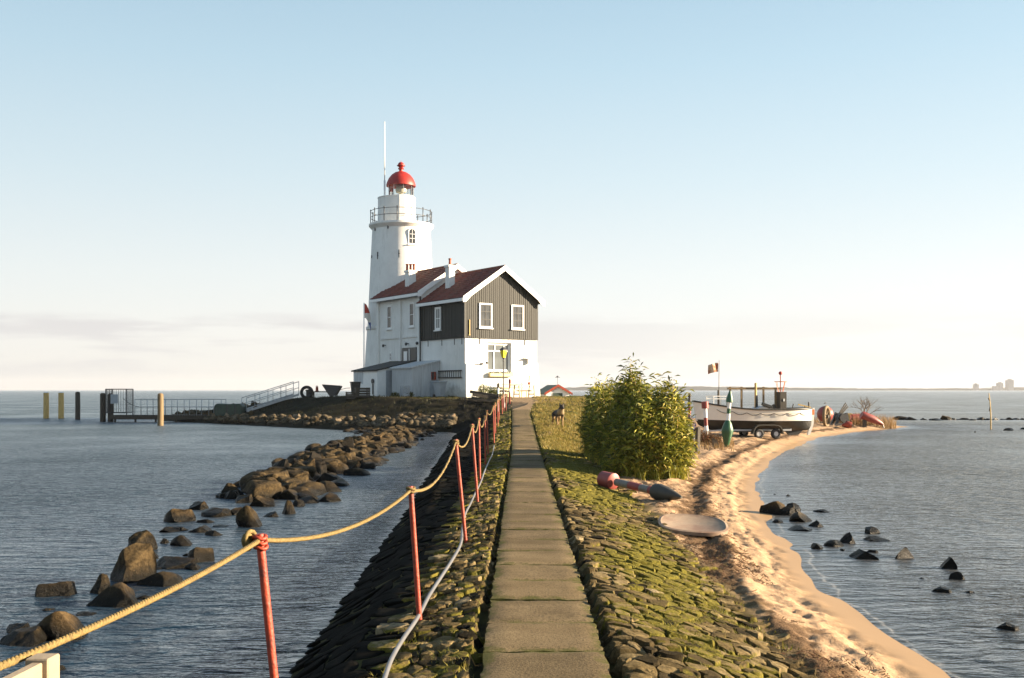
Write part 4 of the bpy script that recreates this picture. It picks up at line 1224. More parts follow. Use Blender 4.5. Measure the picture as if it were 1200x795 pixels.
def crate(label, loc, s, mat='dark_wood', rz=0.0, group=None):
    t = thing("crate", label, "crate", loc, rz, group)
    b = MB()
    for k in range(4):
        z = s[2] * k / 4
        b.box(-s[0] / 2, s[0] / 2, -s[1] / 2, -s[1] / 2 + 0.03, z + 0.01, z + s[2] / 4 - 0.015); b.box(-s[0] / 2, s[0] / 2, s[1] / 2 - 0.03, s[1] / 2, z + 0.01, z + s[2] / 4 - 0.015)
        b.box(-s[0] / 2, -s[0] / 2 + 0.03, -s[1] / 2 + 0.031, s[1] / 2 - 0.031, z + 0.01, z + s[2] / 4 - 0.015); b.box(s[0] / 2 - 0.03, s[0] / 2, -s[1] / 2 + 0.031, s[1] / 2 - 0.031, z + 0.01, z + s[2] / 4 - 0.015)
    b.build("slats", M[mat], t)
    b = MB()
    for sx in (-1, 1):
        for sy in (-1, 1):
            b.box(sx * (s[0] / 2 - 0.06) - 0.03, sx * (s[0] / 2 - 0.06) + 0.03, sy * (s[1] / 2 - 0.06) - 0.03, sy * (s[1] / 2 - 0.06) + 0.03, 0, s[2])
    b.box(-s[0] / 2 + 0.031, s[0] / 2 - 0.031, -s[1] / 2 + 0.031, s[1] / 2 - 0.031, 0.02, 0.05)
    b.build("corner_posts", M[mat], t)
    return t
crate("black slatted crate in front of the white lean-to", ground_at(424, 62.6), (0.9, 0.6, 0.6), rz=0.4)
crate("small black crate leftmost by the lean-to", ground_at(411, 62.4), (0.6, 0.5, 0.45), rz=0.1)
c_ = ground_at(474.5, 62.7)
crate("grey crate standing against the board shed", c_, (0.5, 0.4, 0.65), 'grey_door', 0.6)

def small_bush(name, label, cat, loc, rad, hgt, n, seed, mat='leaf', tone=(0, 0.5), leaf=(0.08, 0.16), group=None, stems=8):
    t = thing(name, label, cat, loc, 0, group)
    r = np.random.default_rng(seed)
    d = r.normal(size=(n, 3)); d /= np.linalg.norm(d, axis=1)[:, None]; d[:, 2] = np.abs(d[:, 2]) * 1.0
    rr = (0.55 + 0.45 * r.uniform(0, 1, n) ** 0.6) * (0.82 + 0.35 * vnoise(d[:, 0] * 3 + seed, d[:, 1] * 3 + d[:, 2] * 2, seed))[:,]
    pts = d * rr[:, None] * np.array([rad, rad, hgt]); pts[:, 2] += 0.05
    V, Fc = leaf_cloud(pts, leaf, r, 0.5)
    np_mesh("foliage", V, Fc, M[mat], t, smooth=False, attrs=dict(tone=np.repeat(r.uniform(*tone, n), 4)))
    b = MB()
    for k in range(stems):
        a = r.uniform(0, 6.28); q = r.uniform(0.3, 0.8)
        b.tube([(0, 0, -0.1), (math.cos(a) * rad * q * 0.5, math.sin(a) * rad * q * 0.5, hgt * 0.5), (math.cos(a) * rad * q, math.sin(a) * rad * q, hgt * 0.85)], [0.02, 0.014, 0.006], 5)
    b.build("stems", M['dark_wood'], t)
    return t
small_bush("shrub", "left of two small dark shrubs at the foot of the gable wall", "shrub", ground_at(566.5, 59.6), 0.55, 0.95, 900, 31)
small_bush("shrub", "round dark shrub beside the lamp post before the gable wall", "shrub", ground_at(579.5, 58.8), 0.55, 0.72, 900, 32)
small_bush("shrub", "small black shrub by the board shed's lower corner", "shrub", ground_at(463, 62.8), 0.35, 0.4, 350, 33, tone=(0, 0.2))
small_bush("shrub", "small black shrub right of the grey crate by the shed", "shrub", ground_at(480.5, 62.8), 0.28, 0.35, 300, 34, tone=(0, 0.2))
# stack of dark timbers beside the head of the path
ts = ground_at(571, 55.5)
for k, (dx, dz, rz) in enumerate(((0, 0.06, 0.06), (0.05, 0.24, 0.14), (-0.1, 0.40, 0.0))):
    b = MB(); b.box(-0.85, 0.85, -0.1, 0.1, -0.08, 0.08)
    o = b.build("timber", M['dark_wood'], None, loc=(ts[0] + dx, ts[1], ts[2] + dz + 0.03), rot=(0.0, 0.16, rz), bevel=0.01)
    tag(o, ("dark timber at the bottom of the stack below the shrubs", "dark timber in the middle of the stack below the shrubs", "dark timber on top of the stack below the shrubs")[k], "timber", "timbers stacked beside the path")

# ------------------------------------------------------------------ lighthouse tower
TX, TY = (470.3 - CX) / F * 74.0, 74.0
tower = thing("lighthouse", "white round lighthouse tower with gallery railing and red dome", "lighthouse", (TX, TY, HZ))
def th(py):   # height above the island for a photo row at the tower
    return EYE + (HY - py) / F * 74.0 - HZ
mpx = 74.0 / F
b = MB()
prof = [(2.75, -0.6), (2.72, 0.3), (2.56, th(412)), (2.46, th(388)), (2.53, th(387)), (2.53, th(384)), (2.42, th(383)), (2.18, th(300)), (2.10, th(275)), (2.09, th(270.5)), (2.18, th(269)), (2.33, th(266.5)), (2.33, th(264.2)), (0.5, th(264.1))]
b.lathe(prof, 48)
b.build("shaft", M['whitewash'], tower, smooth='auto')
# gallery railing
zg = th(264.1)
b = MB()
for zz in (0.47, 0.92):
    ring = [(2.2 * math.cos(a), 2.2 * math.sin(a), zg + zz) for a in np.linspace(0, 2 * math.pi, 49)]
    b.tube(ring, 0.022, 6, False)
b.build("railing", M['iron'], tower, smooth=True)
for k in range(14):
    a = 2 * math.pi * k / 14 + 0.2
    b = MB(); b.tube([(2.2 * math.cos(a), 2.2 * math.sin(a), zg), (2.2 * math.cos(a), 2.2 * math.sin(a), zg + 0.98)], 0.032, 6); b.ball((2.2 * math.cos(a), 2.2 * math.sin(a), zg + 1.0), 0.05, 1)
    b.build("baluster", M['iron'], tower, smooth=True)
# upper drum, wider and open topped on the left
dx = (464.6 - 470.3) * mpx
b = MB(); b.lathe([(1.36, zg), (1.34, th(233.5)), (1.37, th(233.3)), (1.37, th(232.4)), (1.2, th(232.3))], 40, (dx, 0.1, 0)); b.build("drum", M['whitewash'], tower, smooth='auto')
b = MB(); b.lathe([(1.0, zg), (0.99, th(231.8)), (0.94, th(231.5))], 16, (0, -0.28, 0)); b.build("lantern_base", M['whitewash'], tower)
lz0, lz1 = th(231.6), th(217.5)
b = MB(); b.lathe([(0.88, lz0), (0.88, lz1)], 16, (0, -0.2, 0)); lg = b.build("lantern", M['clear'], tower)
b = MB()
for k in range(8):
    a = 2 * math.pi * k / 8 + 0.3
    b.bar((0.9 * math.cos(a), -0.2 + 0.9 * math.sin(a), lz0), (0.9 * math.cos(a), -0.2 + 0.9 * math.sin(a), lz1), 0.035, 0.035)
b.build("glazing_bars", M['white_paint'], lg)
b = MB(); b.lathe([(0.1, lz0), (0.12, lz0 + 0.25), (0.36, lz0 + 0.3), (0.42, lz0 + 0.5), (0.36, lz0 + 0.72), (0.1, lz0 + 0.78)], 16, (0, -0.2, 0)); b.build("lens", M['lens'], lg, smooth='auto')
zd = lz1
b = MB()
b.lathe([(0.9, zd - 0.03), (1.06, zd - 0.12), (1.06, zd - 0.02), (1.0, zd + 0.18), (0.88, zd + 0.45), (0.68, zd + 0.70), (0.42, zd + 0.88), (0.2, zd + 0.95), (0.14, zd + 0.98), (0.14, zd + 1.1), (0.2, zd + 1.12), (0.22, zd + 1.18), (0.14, zd + 1.22), (0.0, zd + 1.22)], 32, (0, -0.2, 0))
dm = b.build("dome", M['dome'], tower, smooth='auto')
b = MB(); b.ball((0, -0.2, zd + 1.42), 0.24, 2, (1, 1, 0.95)); b.lathe([(0.3, zd + 1.36), (0.3, zd + 1.40), (0.1, zd + 1.5)], 12, (0, -0.2, 0)); b.lathe([(0.03, zd + 1.6), (0.012, zd + 1.74), (0.0, zd + 1.75)], 8, (0, -0.2, 0)); b.build("finial", M['dome'], dm, smooth='auto')
px_ = (451.5 - 470.3) * mpx
b = MB(); b.tube([(px_, -0.4, zg), (px_, -0.4, th(213))], 0.065, 8); b.tube([(px_, -0.4, th(213)), (px_, -0.4, th(146))], [0.035, 0.026], 8); b.ball((px_, -0.4, th(145)), 0.045, 1); b.build("mast", M['white_paint'], tower, smooth=True)
# arched window
def tower_frame(ang, z, r):
    """local frame on the shaft: ang measured to the right of the side facing the camera"""
    return (r * math.sin(ang), -r * math.cos(ang), z), (0, 0, ang)
loc, rot = tower_frame(R(27), th(281.5), 2.105)
arch = [(-0.22, -0.5), (0.22, -0.5), (0.22, 0.28)] + [(0.22 * math.cos(a), 0.28 + 0.22 * math.sin(a)) for a in np.linspace(0.2, math.pi - 0.2, 7)] + [(-0.22, 0.28)]
archo = [(x * 1.32, z * 1.12 if z > 0 else z * 1.08) for x, z in arch]
b = MB(); b.prism(archo, -0.05, 0.1); aw = b.build("arched_window", M['white_paint'], tower, loc=loc, rot=rot)
b = MB(); b.prism(arch, -0.058, -0.052); b.build("pane", M['dark_glass'], aw)
b = MB(); b.box(-0.015, 0.015, -0.075, -0.06, -0.48, 0.47)
for zz in (-0.17, 0.14): b.box(-0.2, 0.2, -0.074, -0.06, zz - 0.015, zz + 0.015)
b.box(-0.34, 0.34, -0.12, 0.02, -0.66, -0.58)
b.build("glazing_bars", M['white_paint'], aw)
for ang, row, hh in ((-43, 303, 0.5), (-66, 303, 0.2), (2, 302, 0.55), (-55, 272, 0.22), (-20, 271.5, 0.22)):
    loc, rot = tower_frame(R(ang), th(row), np.interp(row, [270, 300], [2.10, 2.175]))
    b = MB(); b.box(-0.025, 0.025, -0.06, 0.03, -hh / 2, hh / 2); b.box(-0.05, 0.05, -0.05, 0.02, -0.03, 0.03); b.build("wall_anchor", M['iron'], tower, loc=loc, rot=rot)

# flag pole behind the lean-to, flag hanging limp
fp = at(426.5, 420, 72.0)
fl = thing("flagpole", "thin white flagpole with limp flag left of the tower", "flagpole", (fp.x, fp.y, HZ - 0.2))
hp = EYE + (HY - 355) / F * 72 - HZ + 0.2
b = MB(); b.tube([(0, 0, -0.3), (0, 0, hp)], [0.05, 0.03], 8); b.build("pole", M['white_paint'], fl, smooth=True)
def cloth(w, h, folds, droop, n=14, m=10, thick=0.012):
    mb = MB(); vs = []
    for sgn_ in (1, -1):
        for j in range(m + 1):
            for i in range(n + 1):
                u, v = i / n, j / m
                y = 0.06 * math.sin(u * folds + v * 1.5) * (0.3 + u) + sgn_ * thick / 2
                vs.append((u * w, y, -v * h - droop * u * u))
    k = (n + 1) * (m + 1); fs = []
    for j in range(m):
        for i in range(n):
            a_ = j * (n + 1) + i
            fs.append((a_, a_ + 1, a_ + n + 2, a_ + n + 1)); fs.append((k + a_, k + a_ + n + 1, k + a_ + n + 2, k + a_ + 1))
    per = [i for i in range(n + 1)] + [j * (n + 1) + n for j in range(1, m + 1)] + [m * (n + 1) + i for i in range(n - 1, -1, -1)] + [j * (n + 1) for j in range(m - 1, 0, -1)]
    for a_, b_ in zip(per, per[1:] + per[:1]): fs.append((a_, b_, b_ + k, a_ + k))
    mb.add(vs, fs); return mb
f_o = cloth(0.45, 1.0, 9, 1.0).build("flag", M['flag'], fl, smooth=True, loc=(0.04, 0, hp - 0.05))

# small boathouse with red trimmed roof behind the rise
bh = thing("boathouse", "small white boathouse with red bargeboards and dark door behind the rise", "boathouse", (3.22, 72, 0.95), R(14))
bw, bd = 0.84, 2.6
b = MB(); b.prism([(-bw, -0.6), (bw, -0.6), (bw, 0.95), (0, 1.42), (-bw, 0.95)], 0, bd); b.build("wall", M['white_paint'], bh)
b = MB(); b.box(-0.36, 0.34, -0.03, -0.003, -0.5, 0.92); b.build("door", M['dark_green'], bh)
for s in (-1, 1):
    b = MB(); b.prism([(0, 1.50), (s * (bw + 0.16), 0.90), (s * (bw + 0.16), 0.84), (0, 1.44)], -0.14, bd + 0.1); b.build("roof", M['tar' if s > 0 else 'dark_green'], bh)
    b = MB(); b.prism([(0, 1.54), (s * (bw + 0.2), 0.92), (s * (bw + 0.2), 0.76), (0, 1.36)], -0.18, -0.145); b.build("bargeboard", M['red_paint'], bh)
vane = thing("weathervane", "thin weathervane on the boathouse ridge", "weathervane", (3.2, 72.1, 2.48))
b = MB(); b.tube([(0, 0, -0.05), (0, 0, 0.55)], 0.012, 5); b.build("rod", M['iron'], vane)
b = MB(); b.bar((-0.16, 0, 0.5), (0.18, 0, 0.5), 0.02, 0.03); b.ball((0.0, 0, 0.56), 0.06, 1, (1.4, 0.5, 0.8)); b.build("arrow", M['iron'], vane)

# lamp post
lp = ground_at(590, 53.5)
lamp = thing("street_lamp", "old street lamp with yellow lantern at the head of the path", "street lamp", (lp[0], lp[1], lp[2] - 0.02))
lh = EYE + (HY - 419) / F * 53.5 - lp[2]
b = MB(); b.lathe([(0.1, 0), (0.1, 0.25), (0.06, 0.3), (0.05, 0.9), (0.035, 1.0), (0.03, lh - 0.2), (0.05, lh - 0.18), (0.03, lh - 0.1), (0.06, lh)], 12); b.build("pole", M['iron'], lamp, smooth='auto')
b = MB(); b.lathe([(0.10, lh + 0.002), (0.19, lh + 0.38)], 4); b.build("lantern", M['yellow_glass'], lamp)
b = MB(); b.lathe([(0.22, lh + 0.382), (0.22, lh + 0.41), (0.1, lh + 0.52), (0.05, lh + 0.55), (0.02, lh + 0.68), (0, lh + 0.69)], 4); b.build("cap", M['iron'], lamp)

# white garden furniture by the gable wall
def bench(label, loc, rz, Lb, mat):
    t = thing("garden_bench", label, "bench", loc, rz)
    b = MB()
    for k in range(3): b.box(-Lb / 2, Lb / 2, -0.22 + k * 0.15, -0.22 + k * 0.15 + 0.13, 0.42, 0.455)
    b.build("seat", M[mat], t)
    b = MB()
    for k in range(2): b.box(-Lb / 2, Lb / 2, 0.25, 0.285, 0.55 + k * 0.18, 0.67 + k * 0.18)
    b.build("backrest", M[mat], t)
    for s in (-1, 1):
        for yy, zt in ((-0.2, 0.42), (0.3, 0.9)):
            b = MB(); b.box(s * (Lb / 2 - 0.1) - 0.03, s * (Lb / 2 - 0.1) + 0.03, yy - 0.03, yy + 0.03, -0.03, zt); b.build("leg", M[mat], t)
    return t
bench("cream garden bench against the sunlit gable wall", (hloc(3.2, -0.75).x, hloc(3.2, -0.75).y, gz(hloc(3.2, -0.75).x, hloc(3.2, -0.75).y)), HROT, 1.6, 'cream_box')
pt = hloc(2.9, -2.1); pt.z = gz(pt.x, pt.y)
tb = thing("garden_table", "pale wooden garden table in front of the bench", "table", pt, HROT + 0.1)
b = MB()
for k in range(4): b.box(-0.85, 0.85, -0.34 + k * 0.17, -0.34 + k * 0.17 + 0.15, 0.72, 0.76)
b.build("tabletop", M['cream_box'], tb)
for s in (-1, 1):
    b = MB(); b.bar((s * 0.6, -0.28, 0), (s * 0.6, -0.20, 0.72), 0.06, 0.06); b.bar((s * 0.6, 0.28, 0), (s * 0.6, 0.20, 0.72), 0.06, 0.06); b.bar((s * 0.6, -0.26, 0.2), (s * 0.6, 0.26, 0.2), 0.04, 0.06); b.build("trestle", M['cream_boards'], tb)
b = MB(); b.bar((-0.6, 0, 0.4), (0.6, 0, 0.4), 0.05, 0.08); b.build("stretcher", M['dark_wood'], tb)
pot = thing("plant_pot", "small cone shaped plant in a pot on the garden table", "plant", (pt.x + 0.3, pt.y + 0.2, pt.z + 0.765))
b = MB(); b.lathe([(0.07, 0), (0.1, 0.16), (0.08, 0.16), (0.07, 0.12)], 12); b.build("pot", M['pot'], pot, smooth='auto')
r6 = np.random.default_rng(6); zz = r6.uniform(0, 1, 250); aa = r6.uniform(0, 6.28, 250)
pts = np.stack([np.cos(aa) * 0.1 * (1 - zz), np.sin(aa) * 0.1 * (1 - zz), 0.15 + zz * 0.4], 1); V, Fc = leaf_cloud(pts, (0.04, 0.08), r6, 0.6)
np_mesh("foliage", V, Fc, M['leaf'], pot, smooth=False, attrs=dict(tone=np.repeat(r6.uniform(0, 0.5, 250), 4)))
# white and red channel marker stakes by the lamp
for k, (px, d, h_, lab) in enumerate(((583.5, 52.5, 1.25, "white stake with dark bands beside the street lamp"), (597.0, 54.5, 1.1, "short red and white stake right of the street lamp"))):
    q = ground_at(px, d)
    t = thing("marker_stake", lab, "stake", q)
    b = MB(); b.tube([(0, 0, -0.1), (0.02, 0, h_)], 0.045, 8); b.build("shaft", M['white_paint' if k == 0 else 'faded_red'], t, smooth=True)
    b = MB(); b.tube([(0.013, 0, h_ * 0.55), (0.016, 0, h_ * 0.75)], 0.05, 8); b.build("band", M['dark_wood' if k == 0 else 'white_paint'], t, smooth=True)
    b = MB(); b.lathe([(0.07, h_), (0.07, h_ + 0.18), (0.02, h_ + 0.24)], 10, (0.02, 0, 0)); b.build("cap", M['dark_wood' if k == 0 else 'faded_red'], t, smooth='auto')

# ------------------------------------------------------------------ rocks
def rock_mesh(seed, mat, sub=5):
    bm = bmesh.new(); bmesh.ops.create_icosphere(bm, subdivisions=sub, radius=1)
    v = np.array([q.co[:] for q in bm.verts]); r = np.random.default_rng(seed)
    for _ in range(11):
        nrm = r.normal(size=3); nrm /= np.linalg.norm(nrm)
        d = v @ nrm; lim = r.uniform(0.45, 0.80)
        v = v - np.maximum(d - lim, 0)[:, None] * nrm * 0.97
    ph = r.uniform(0, 6.28, (3, 3))
    for k, (fq, am) in enumerate(((2.3, 0.025), (6.1, 0.018), (14, 0.010))):
        v = v + am * np.sin(v[:, [1, 2, 0]] * fq + ph[k]) * np.cos(v[:, [2, 0, 1]] * fq * 0.8 + ph[k][::-1])
    v = v / np.abs(v).max(0)
    for q, c in zip(bm.verts, v): q.co = c
    me = bpy.data.meshes.new("rock"); bm.to_mesh(me); bm.free()
    me.materials.append(mat)
    me.polygons.foreach_set("use_smooth", [True] * len(me.polygons))
    try: me.set_sharp_from_angle(angle=R(32))
    except Exception: pass
    return me
rock_set = {k: [rock_mesh(100 + i + 40 * j, M[k]) for i in range(10)] for j, k in enumerate(('rock', 'pale_rock', 'black_rock'))}
rr_ = random.Random(17)
def rock(kind, loc, dims, label, group, rz=None, tilt=0.25, variant=None, name="rock"):
    me = rr_.choice(rock_set[kind]) if variant is None else rock_set[kind][variant]
    o = bpy.data.objects.new(name, me); col.objects.link(o)
    o.location = loc
    o.rotation_euler = (rr_.uniform(-tilt, tilt), rr_.uniform(-tilt, tilt), rr_.uniform(0, 6.28) if rz is None else rz)
    o.scale = (dims[0] / 2, dims[1] / 2, dims[2])
    return tag(o, label, "rock", group)
def px_rock(kind, px, base, w, h, label, group, depth_ratio=0.85, **kw):
    p = on_water(px, base)
    s = p.y / F
    W_ = w * s; H_ = h * s * 1.02
    y = p.y + W_ * depth_ratio / 2 * 0.7
    return rock(kind, (px_x(px, y), y, -0.03), (W_, W_ * depth_ratio, H_), label, group, rz=rr_.uniform(-0.35, 0.35), **kw)
def px_x(px, y): return (px - CX) / F * y
GB = "breakwater rocks in the water left of the path"
near_left = [
    (36, 757, 62, 36, "dark boulder under the yellow rope at the photo's lower left"),
    (78, 750, 58, 44, "boulder with pale sunlit right end beside the lower left boulder"),
    (74, 700, 56, 25, "long low dark rock alone in the water at the breakwater's left edge"),
    (117, 696, 28, 30, "small pale topped rock standing upright beside the long low rock"),
    (140, 712, 76, 32, "wide dark rock in front of the big block"),
    (152, 684, 58, 48, "biggest square block of the breakwater with broad sunlit face"),
    (164, 647, 36, 28, "dark pointed rock just behind the biggest block"),
    (184, 687, 54, 22, "flat dark rock lying right of the biggest block"),
    (207, 667, 48, 20, "low dark rock left of the rounded tan ended rock"),
    (240, 659, 38, 25, "dark rock with a tan sunlit right end alone at the water side"),
    (192, 637, 16, 10, "small dark rock between the pointed rock and the low rocks"),
    (199, 624, 32, 14, "low dark rock left in the second cluster"),
    (217, 612, 44, 19, "dark rock with smooth round top left of the speckled tan rock"),
    (236, 624, 30, 12, "flat wet rock barely above the water in the second cluster"),
    (257, 606, 40, 20, "speckled tan rounded rock of the second cluster"),
    (295, 618, 30, 30, "upright rock with flat tan face right behind the first red post"),
    (338, 603, 20, 20, "small dark rock at the water edge right of the first red post"),
    (360, 590, 34, 11, "flat dark rock at the channel side of the breakwater"),
    (386, 588, 38, 12, "long tan rock reaching into the channel"),
    (309, 594, 34, 22, "brown rock above the first red post"),
    (330, 582, 38, 26, "big rock with slanting tan face above the first red post"),
]
for k, (px, base, w, h, lab) in enumerate(near_left):
    px_rock('rock', px, base, w * (1.0 if k == 5 else 1.12), h * (1.0 if k in (5, 15) else 0.88), lab, GB)
for px, base, w, h in ((98, 741, 26, 9), (60, 716, 22, 6), (166, 703, 26, 10), (190, 668, 26, 8), (222, 652, 24, 7), (172, 626, 18, 5), (240, 613, 26, 8), (276, 604, 24, 10), (262, 618, 26, 6), (285, 590, 26, 14), (300, 580, 34, 17), (270, 585, 28, 12), (320, 606, 22, 8), (348, 594, 26, 10), (58, 777, 18, 11), (68, 787, 18, 10), (215, 640, 30, 14), (178, 655, 26, 12), (228, 668, 24, 10), (104, 722, 30, 10), (20, 742, 34, 16), (250, 628, 26, 11), (232, 598, 30, 14), (212, 622, 24, 9)):
    px_rock('rock', px, base, w, h, "low wet rock barely clearing the water between the breakwater's bigger boulders", GB, tilt=0.15)
# stepping up and away to the island: random, stacked two deep
LB2 = "brown rock in the jumbled breakwater heap running out to the island"
LB2B = "dark rock in the jumbled breakwater heap running out to the island"
bw_line = [(-4.9, 19), (-5.0, 24), (-5.1, 29), (-5.4, 34), (-5.3, 39), (-5.2, 44), (-5.6, 49), (-6.5, 52)]
pp = [(y, x) for x, y in bw_line]
def bw_x(y): return float(np.interp(y, [q[0] for q in pp], [q[1] for q in pp]))
def bw_half(y): return float(np.interp(y, [19, 22, 26, 33, 44, 52], [0.8, 1.0, 1.05, 1.2, 1.35, 1.7]))
yk = 20.0
while yk < 51.5:
    half = bw_half(yk)
    for k in range(5 if yk > 24 else 3):
        off = rr_.uniform(-1, 1)
        w = rr_.uniform(0.34, 0.78) if yk < 34 else (rr_.uniform(0.34, 0.7) if yk < 41 else rr_.uniform(0.28, 0.55))
        x = bw_x(yk) + off * half
        h = w * rr_.uniform(0.4, 0.68) * (1.15 - 0.5 * abs(off))
        bk = rr_.random() < (0.68 if 23 < yk < 35 and off < 0.55 else 0.15)
        rock('black_rock' if bk else 'rock', (x, yk + rr_.uniform(-0.5, 0.5), -0.06 + 0.28 * (1 - abs(off)) * rr_.random() * (yk > 23)), (w, w * rr_.uniform(0.7, 1.1), h), LB2B if bk else LB2, "jumbled breakwater rocks", tilt=0.35)
    yk += 1.15
# smaller broken stone packed into the heap: one mass
Vs_, Fs_, nb_ = [], [], 0
bvs = [np.array([q.co[:] for q in rock_mesh(800 + i, M['rock'], 3).vertices]) for i in range(8)]
for i in range(620):
    y = 19.5 + 32.5 * rr_.random() ** 0.8; off = max(-1.15, min(1.15, rr_.gauss(0, 0.55)))
    w = rr_.uniform(0.16, 0.42) * (1 if y < 38 else 0.75)
    v = bvs[i % 8] * np.array([w * rr_.uniform(0.8, 1.2), w, w * rr_.uniform(0.5, 0.8)]); a = rr_.uniform(0, 6.28)
    v = np.stack([v[:, 0] * math.cos(a) - v[:, 1] * math.sin(a), v[:, 0] * math.sin(a) + v[:, 1] * math.cos(a), v[:, 2]], 1) + (bw_x(y) + off * bw_half(y), y, -0.02 + 0.30 * (1 - min(1, abs(off))) * rr_.random())
    Vs_.append(v); Fs_.append(if3 + nb_); nb_ += len(v)
o = np_mesh("breakwater_rubble", np.concatenate(Vs_), np.concatenate(Fs_), M['rock'], smooth=True)
tag(o, "smaller broken stone packed between the breakwater's rocks", "rubble", kind="stuff")
# rubble along the island's shore
LB3 = "pale rubble stone on the island shore below the dark slope"
shore_pts = [sp(*q) for q in [(196, 492.6), (265, 496.8), (340, 500.6), (440, 505), (500, 505.6), (526, 506.2)]]
def shore_spot(lo, hi_):
    t = rr_.random() ** 0.9
    k = min(int(t * 5), 4); f = t * 5 - k
    x = shore_pts[k][0] * (1 - f) + shore_pts[k + 1][0] * f; y = shore_pts[k][1] * (1 - f) + shore_pts[k + 1][1] * f
    back = rr_.uniform(lo, hi_)
    return x + back * 0.25, y + back, back
for i in range(46):
    x2, y2, back = shore_spot(0.3, 1.3)
    w = rr_.uniform(0.32, 0.62)
    pale = rr_.random() < 0.6
    rock('pale_rock' if pale else 'rock', (x2, y2, max(-0.05, gz(x2, y2) - 0.05)), (w, w * 0.9, w * rr_.uniform(0.5, 0.8)), LB3 if pale else "brown rock edging the island shore below the dark slope", "rubble on the island shore", tilt=0.4)
# the small rubble packed between them: one mass
Vs_, Fs_, nb_ = [], [], 0
bvs = [np.array([q.co[:] for q in rock_mesh(900 + i, M['pale_rock'], 2).vertices]) for i in range(6)]
for i in range(520):
    x2, y2, back = shore_spot(-0.1, 1.35)
    w = rr_.uniform(0.12, 0.30)
    v = bvs[i % 6] * np.array([w, w, w * rr_.uniform(0.6, 0.9)]); a = rr_.uniform(0, 6.28)
    v = np.stack([v[:, 0] * math.cos(a) - v[:, 1] * math.sin(a), v[:, 0] * math.sin(a) + v[:, 1] * math.cos(a), v[:, 2]], 1) + (x2, y2, max(-0.02, gz(x2, y2)) + w * 0.15)
    Vs_.append(v); Fs_.append(if2 + nb_); nb_ += len(v)
o = np_mesh("shore_rubble", np.concatenate(Vs_), np.concatenate(Fs_), M['rubble'], smooth=True)
tag(o, "small broken rubble packed along the island shore", "rubble", kind="stuff")
for i in range(26):
    y = rr_.uniform(62, 72); px = rr_.uniform(195, 300)
    x = px_x(px, y)
    if not inside(np.array([x]), np.array([y]), poly)[0]: continue
    w = rr_.uniform(0.4, 0.9)
    kd = 'rock' if rr_.random() < 0.7 else 'pale_rock'
    rock(kd, (x, y, gz(x, y) - 0.08), (w, w * 0.9, w * 0.55), ("brown" if kd == 'rock' else "pale") + " rock on the low spit under the landing stage railing", "rocks on the landing spit", tilt=0.4)
# right-hand rocks in the shallows
right_rocks = [
    (904, 603, 32, 18, 'rock', "brown rock pile end lying on the wet sand of the bay"), (930, 601, 18, 12, 'black_rock', "black rock at the back of the sand edge pile"), (923, 604, 18, 12, 'rock', "round brown rock in the sand edge pile"),
    (962, 601, 21, 5, 'black_rock', "flat black slab behind the sand edge pile"), (940, 612, 24, 12, 'pale_rock', "pale sunlit rock in the sand edge pile"), (959, 618, 18, 8, 'black_rock', "small black rock right of the pale rock"),
    (938, 623, 38, 9, 'black_rock', "long black slab nearest the sand edge"), (912, 613, 12, 5, 'black_rock', "small stone lying on the wet sand"),
    (958, 644, 21, 8, 'black_rock', "low black rock closest to the beach in the middle row"), (978, 641, 21, 8, 'black_rock', "low black rock left of the pointed one"), (994, 637, 25, 13, 'black_rock', "pointed black rock in the middle row"),
    (1020, 626, 18, 9, 'black_rock', "small black rock behind the middle row"), (1024, 635, 31, 7, 'black_rock', "flat black slab right of the pointed rock"), (1012, 656, 35, 11, 'black_rock', "long black rock with a pale tip in front of the middle row"),
    (1023, 648, 12, 5, 'black_rock', "small stone resting against the pale tipped rock"), (1061, 655, 25, 13, 'black_rock', "black rock standing alone right of the middle row"), (1111, 667, 21, 15, 'black_rock', "square black rock standing tall in the shallows"),
    (1079, 679, 11, 4, 'black_rock', "tiny black stone left of the square rock"), (1122, 680, 16, 10, 'black_rock', "pointed black stone in front of the square rock"), (1101, 695, 24, 9, 'black_rock', "jagged black rock half awash before the square rock"),
    (1138, 696, 15, 5, 'black_rock', "small flat black stone farthest right of the jagged rock"), (1073, 691, 24, 3, 'black_rock', "black stone barely breaking the surface"), (1178, 739, 26, 11, 'black_rock', "black rock near the photo's lower right edge"),
    (924, 582, 9, 3, 'black_rock', "first of two tiny stones at the far end of the sand"), (908, 580, 7, 3, 'black_rock', "second tiny stone on the far wet sand"), (988, 646, 12, 4, 'black_rock', "tiny stone below the pointed rock"),
]
for px, base, w, h, kind, lab in right_rocks:
    px_rock(kind, px, base, w * 1.25, h * 1.05 + 1.0, lab, "rocks in the shallows right of the beach")
LB4 = "one of the small black rocks in the low far line off the spit"
far_rocks = [(1054, 14, 7), (1067, 16, 6), (1082, 10, 4), (1095, 14, 5), (1107, 12, 8), (1116, 6, 4), (1124, 10, 3), (1131, 8, 4), (1140, 7, 5), (1149, 10, 6), (1158, 10, 4), (1166, 8, 4), (1174, 7, 4), (1182, 9, 5), (1191, 9, 4), (1199, 8, 5), (1210, 10, 5), (1222, 9, 5)]
for k, (px, w, h) in enumerate(far_rocks):
    px_rock('rock' if k in (4, 8, 9) else 'black_rock', px, 492.5 + rr_.uniform(-0.4, 0.6), w * 1.45, h * (0.95 if k == 4 else 0.72), "tall pointed tan rock in the low far line off the spit" if k == 4 else ("one of two tan rocks in the low far line off the spit" if k in (8, 9) else LB4), "far line of rocks off the spit")
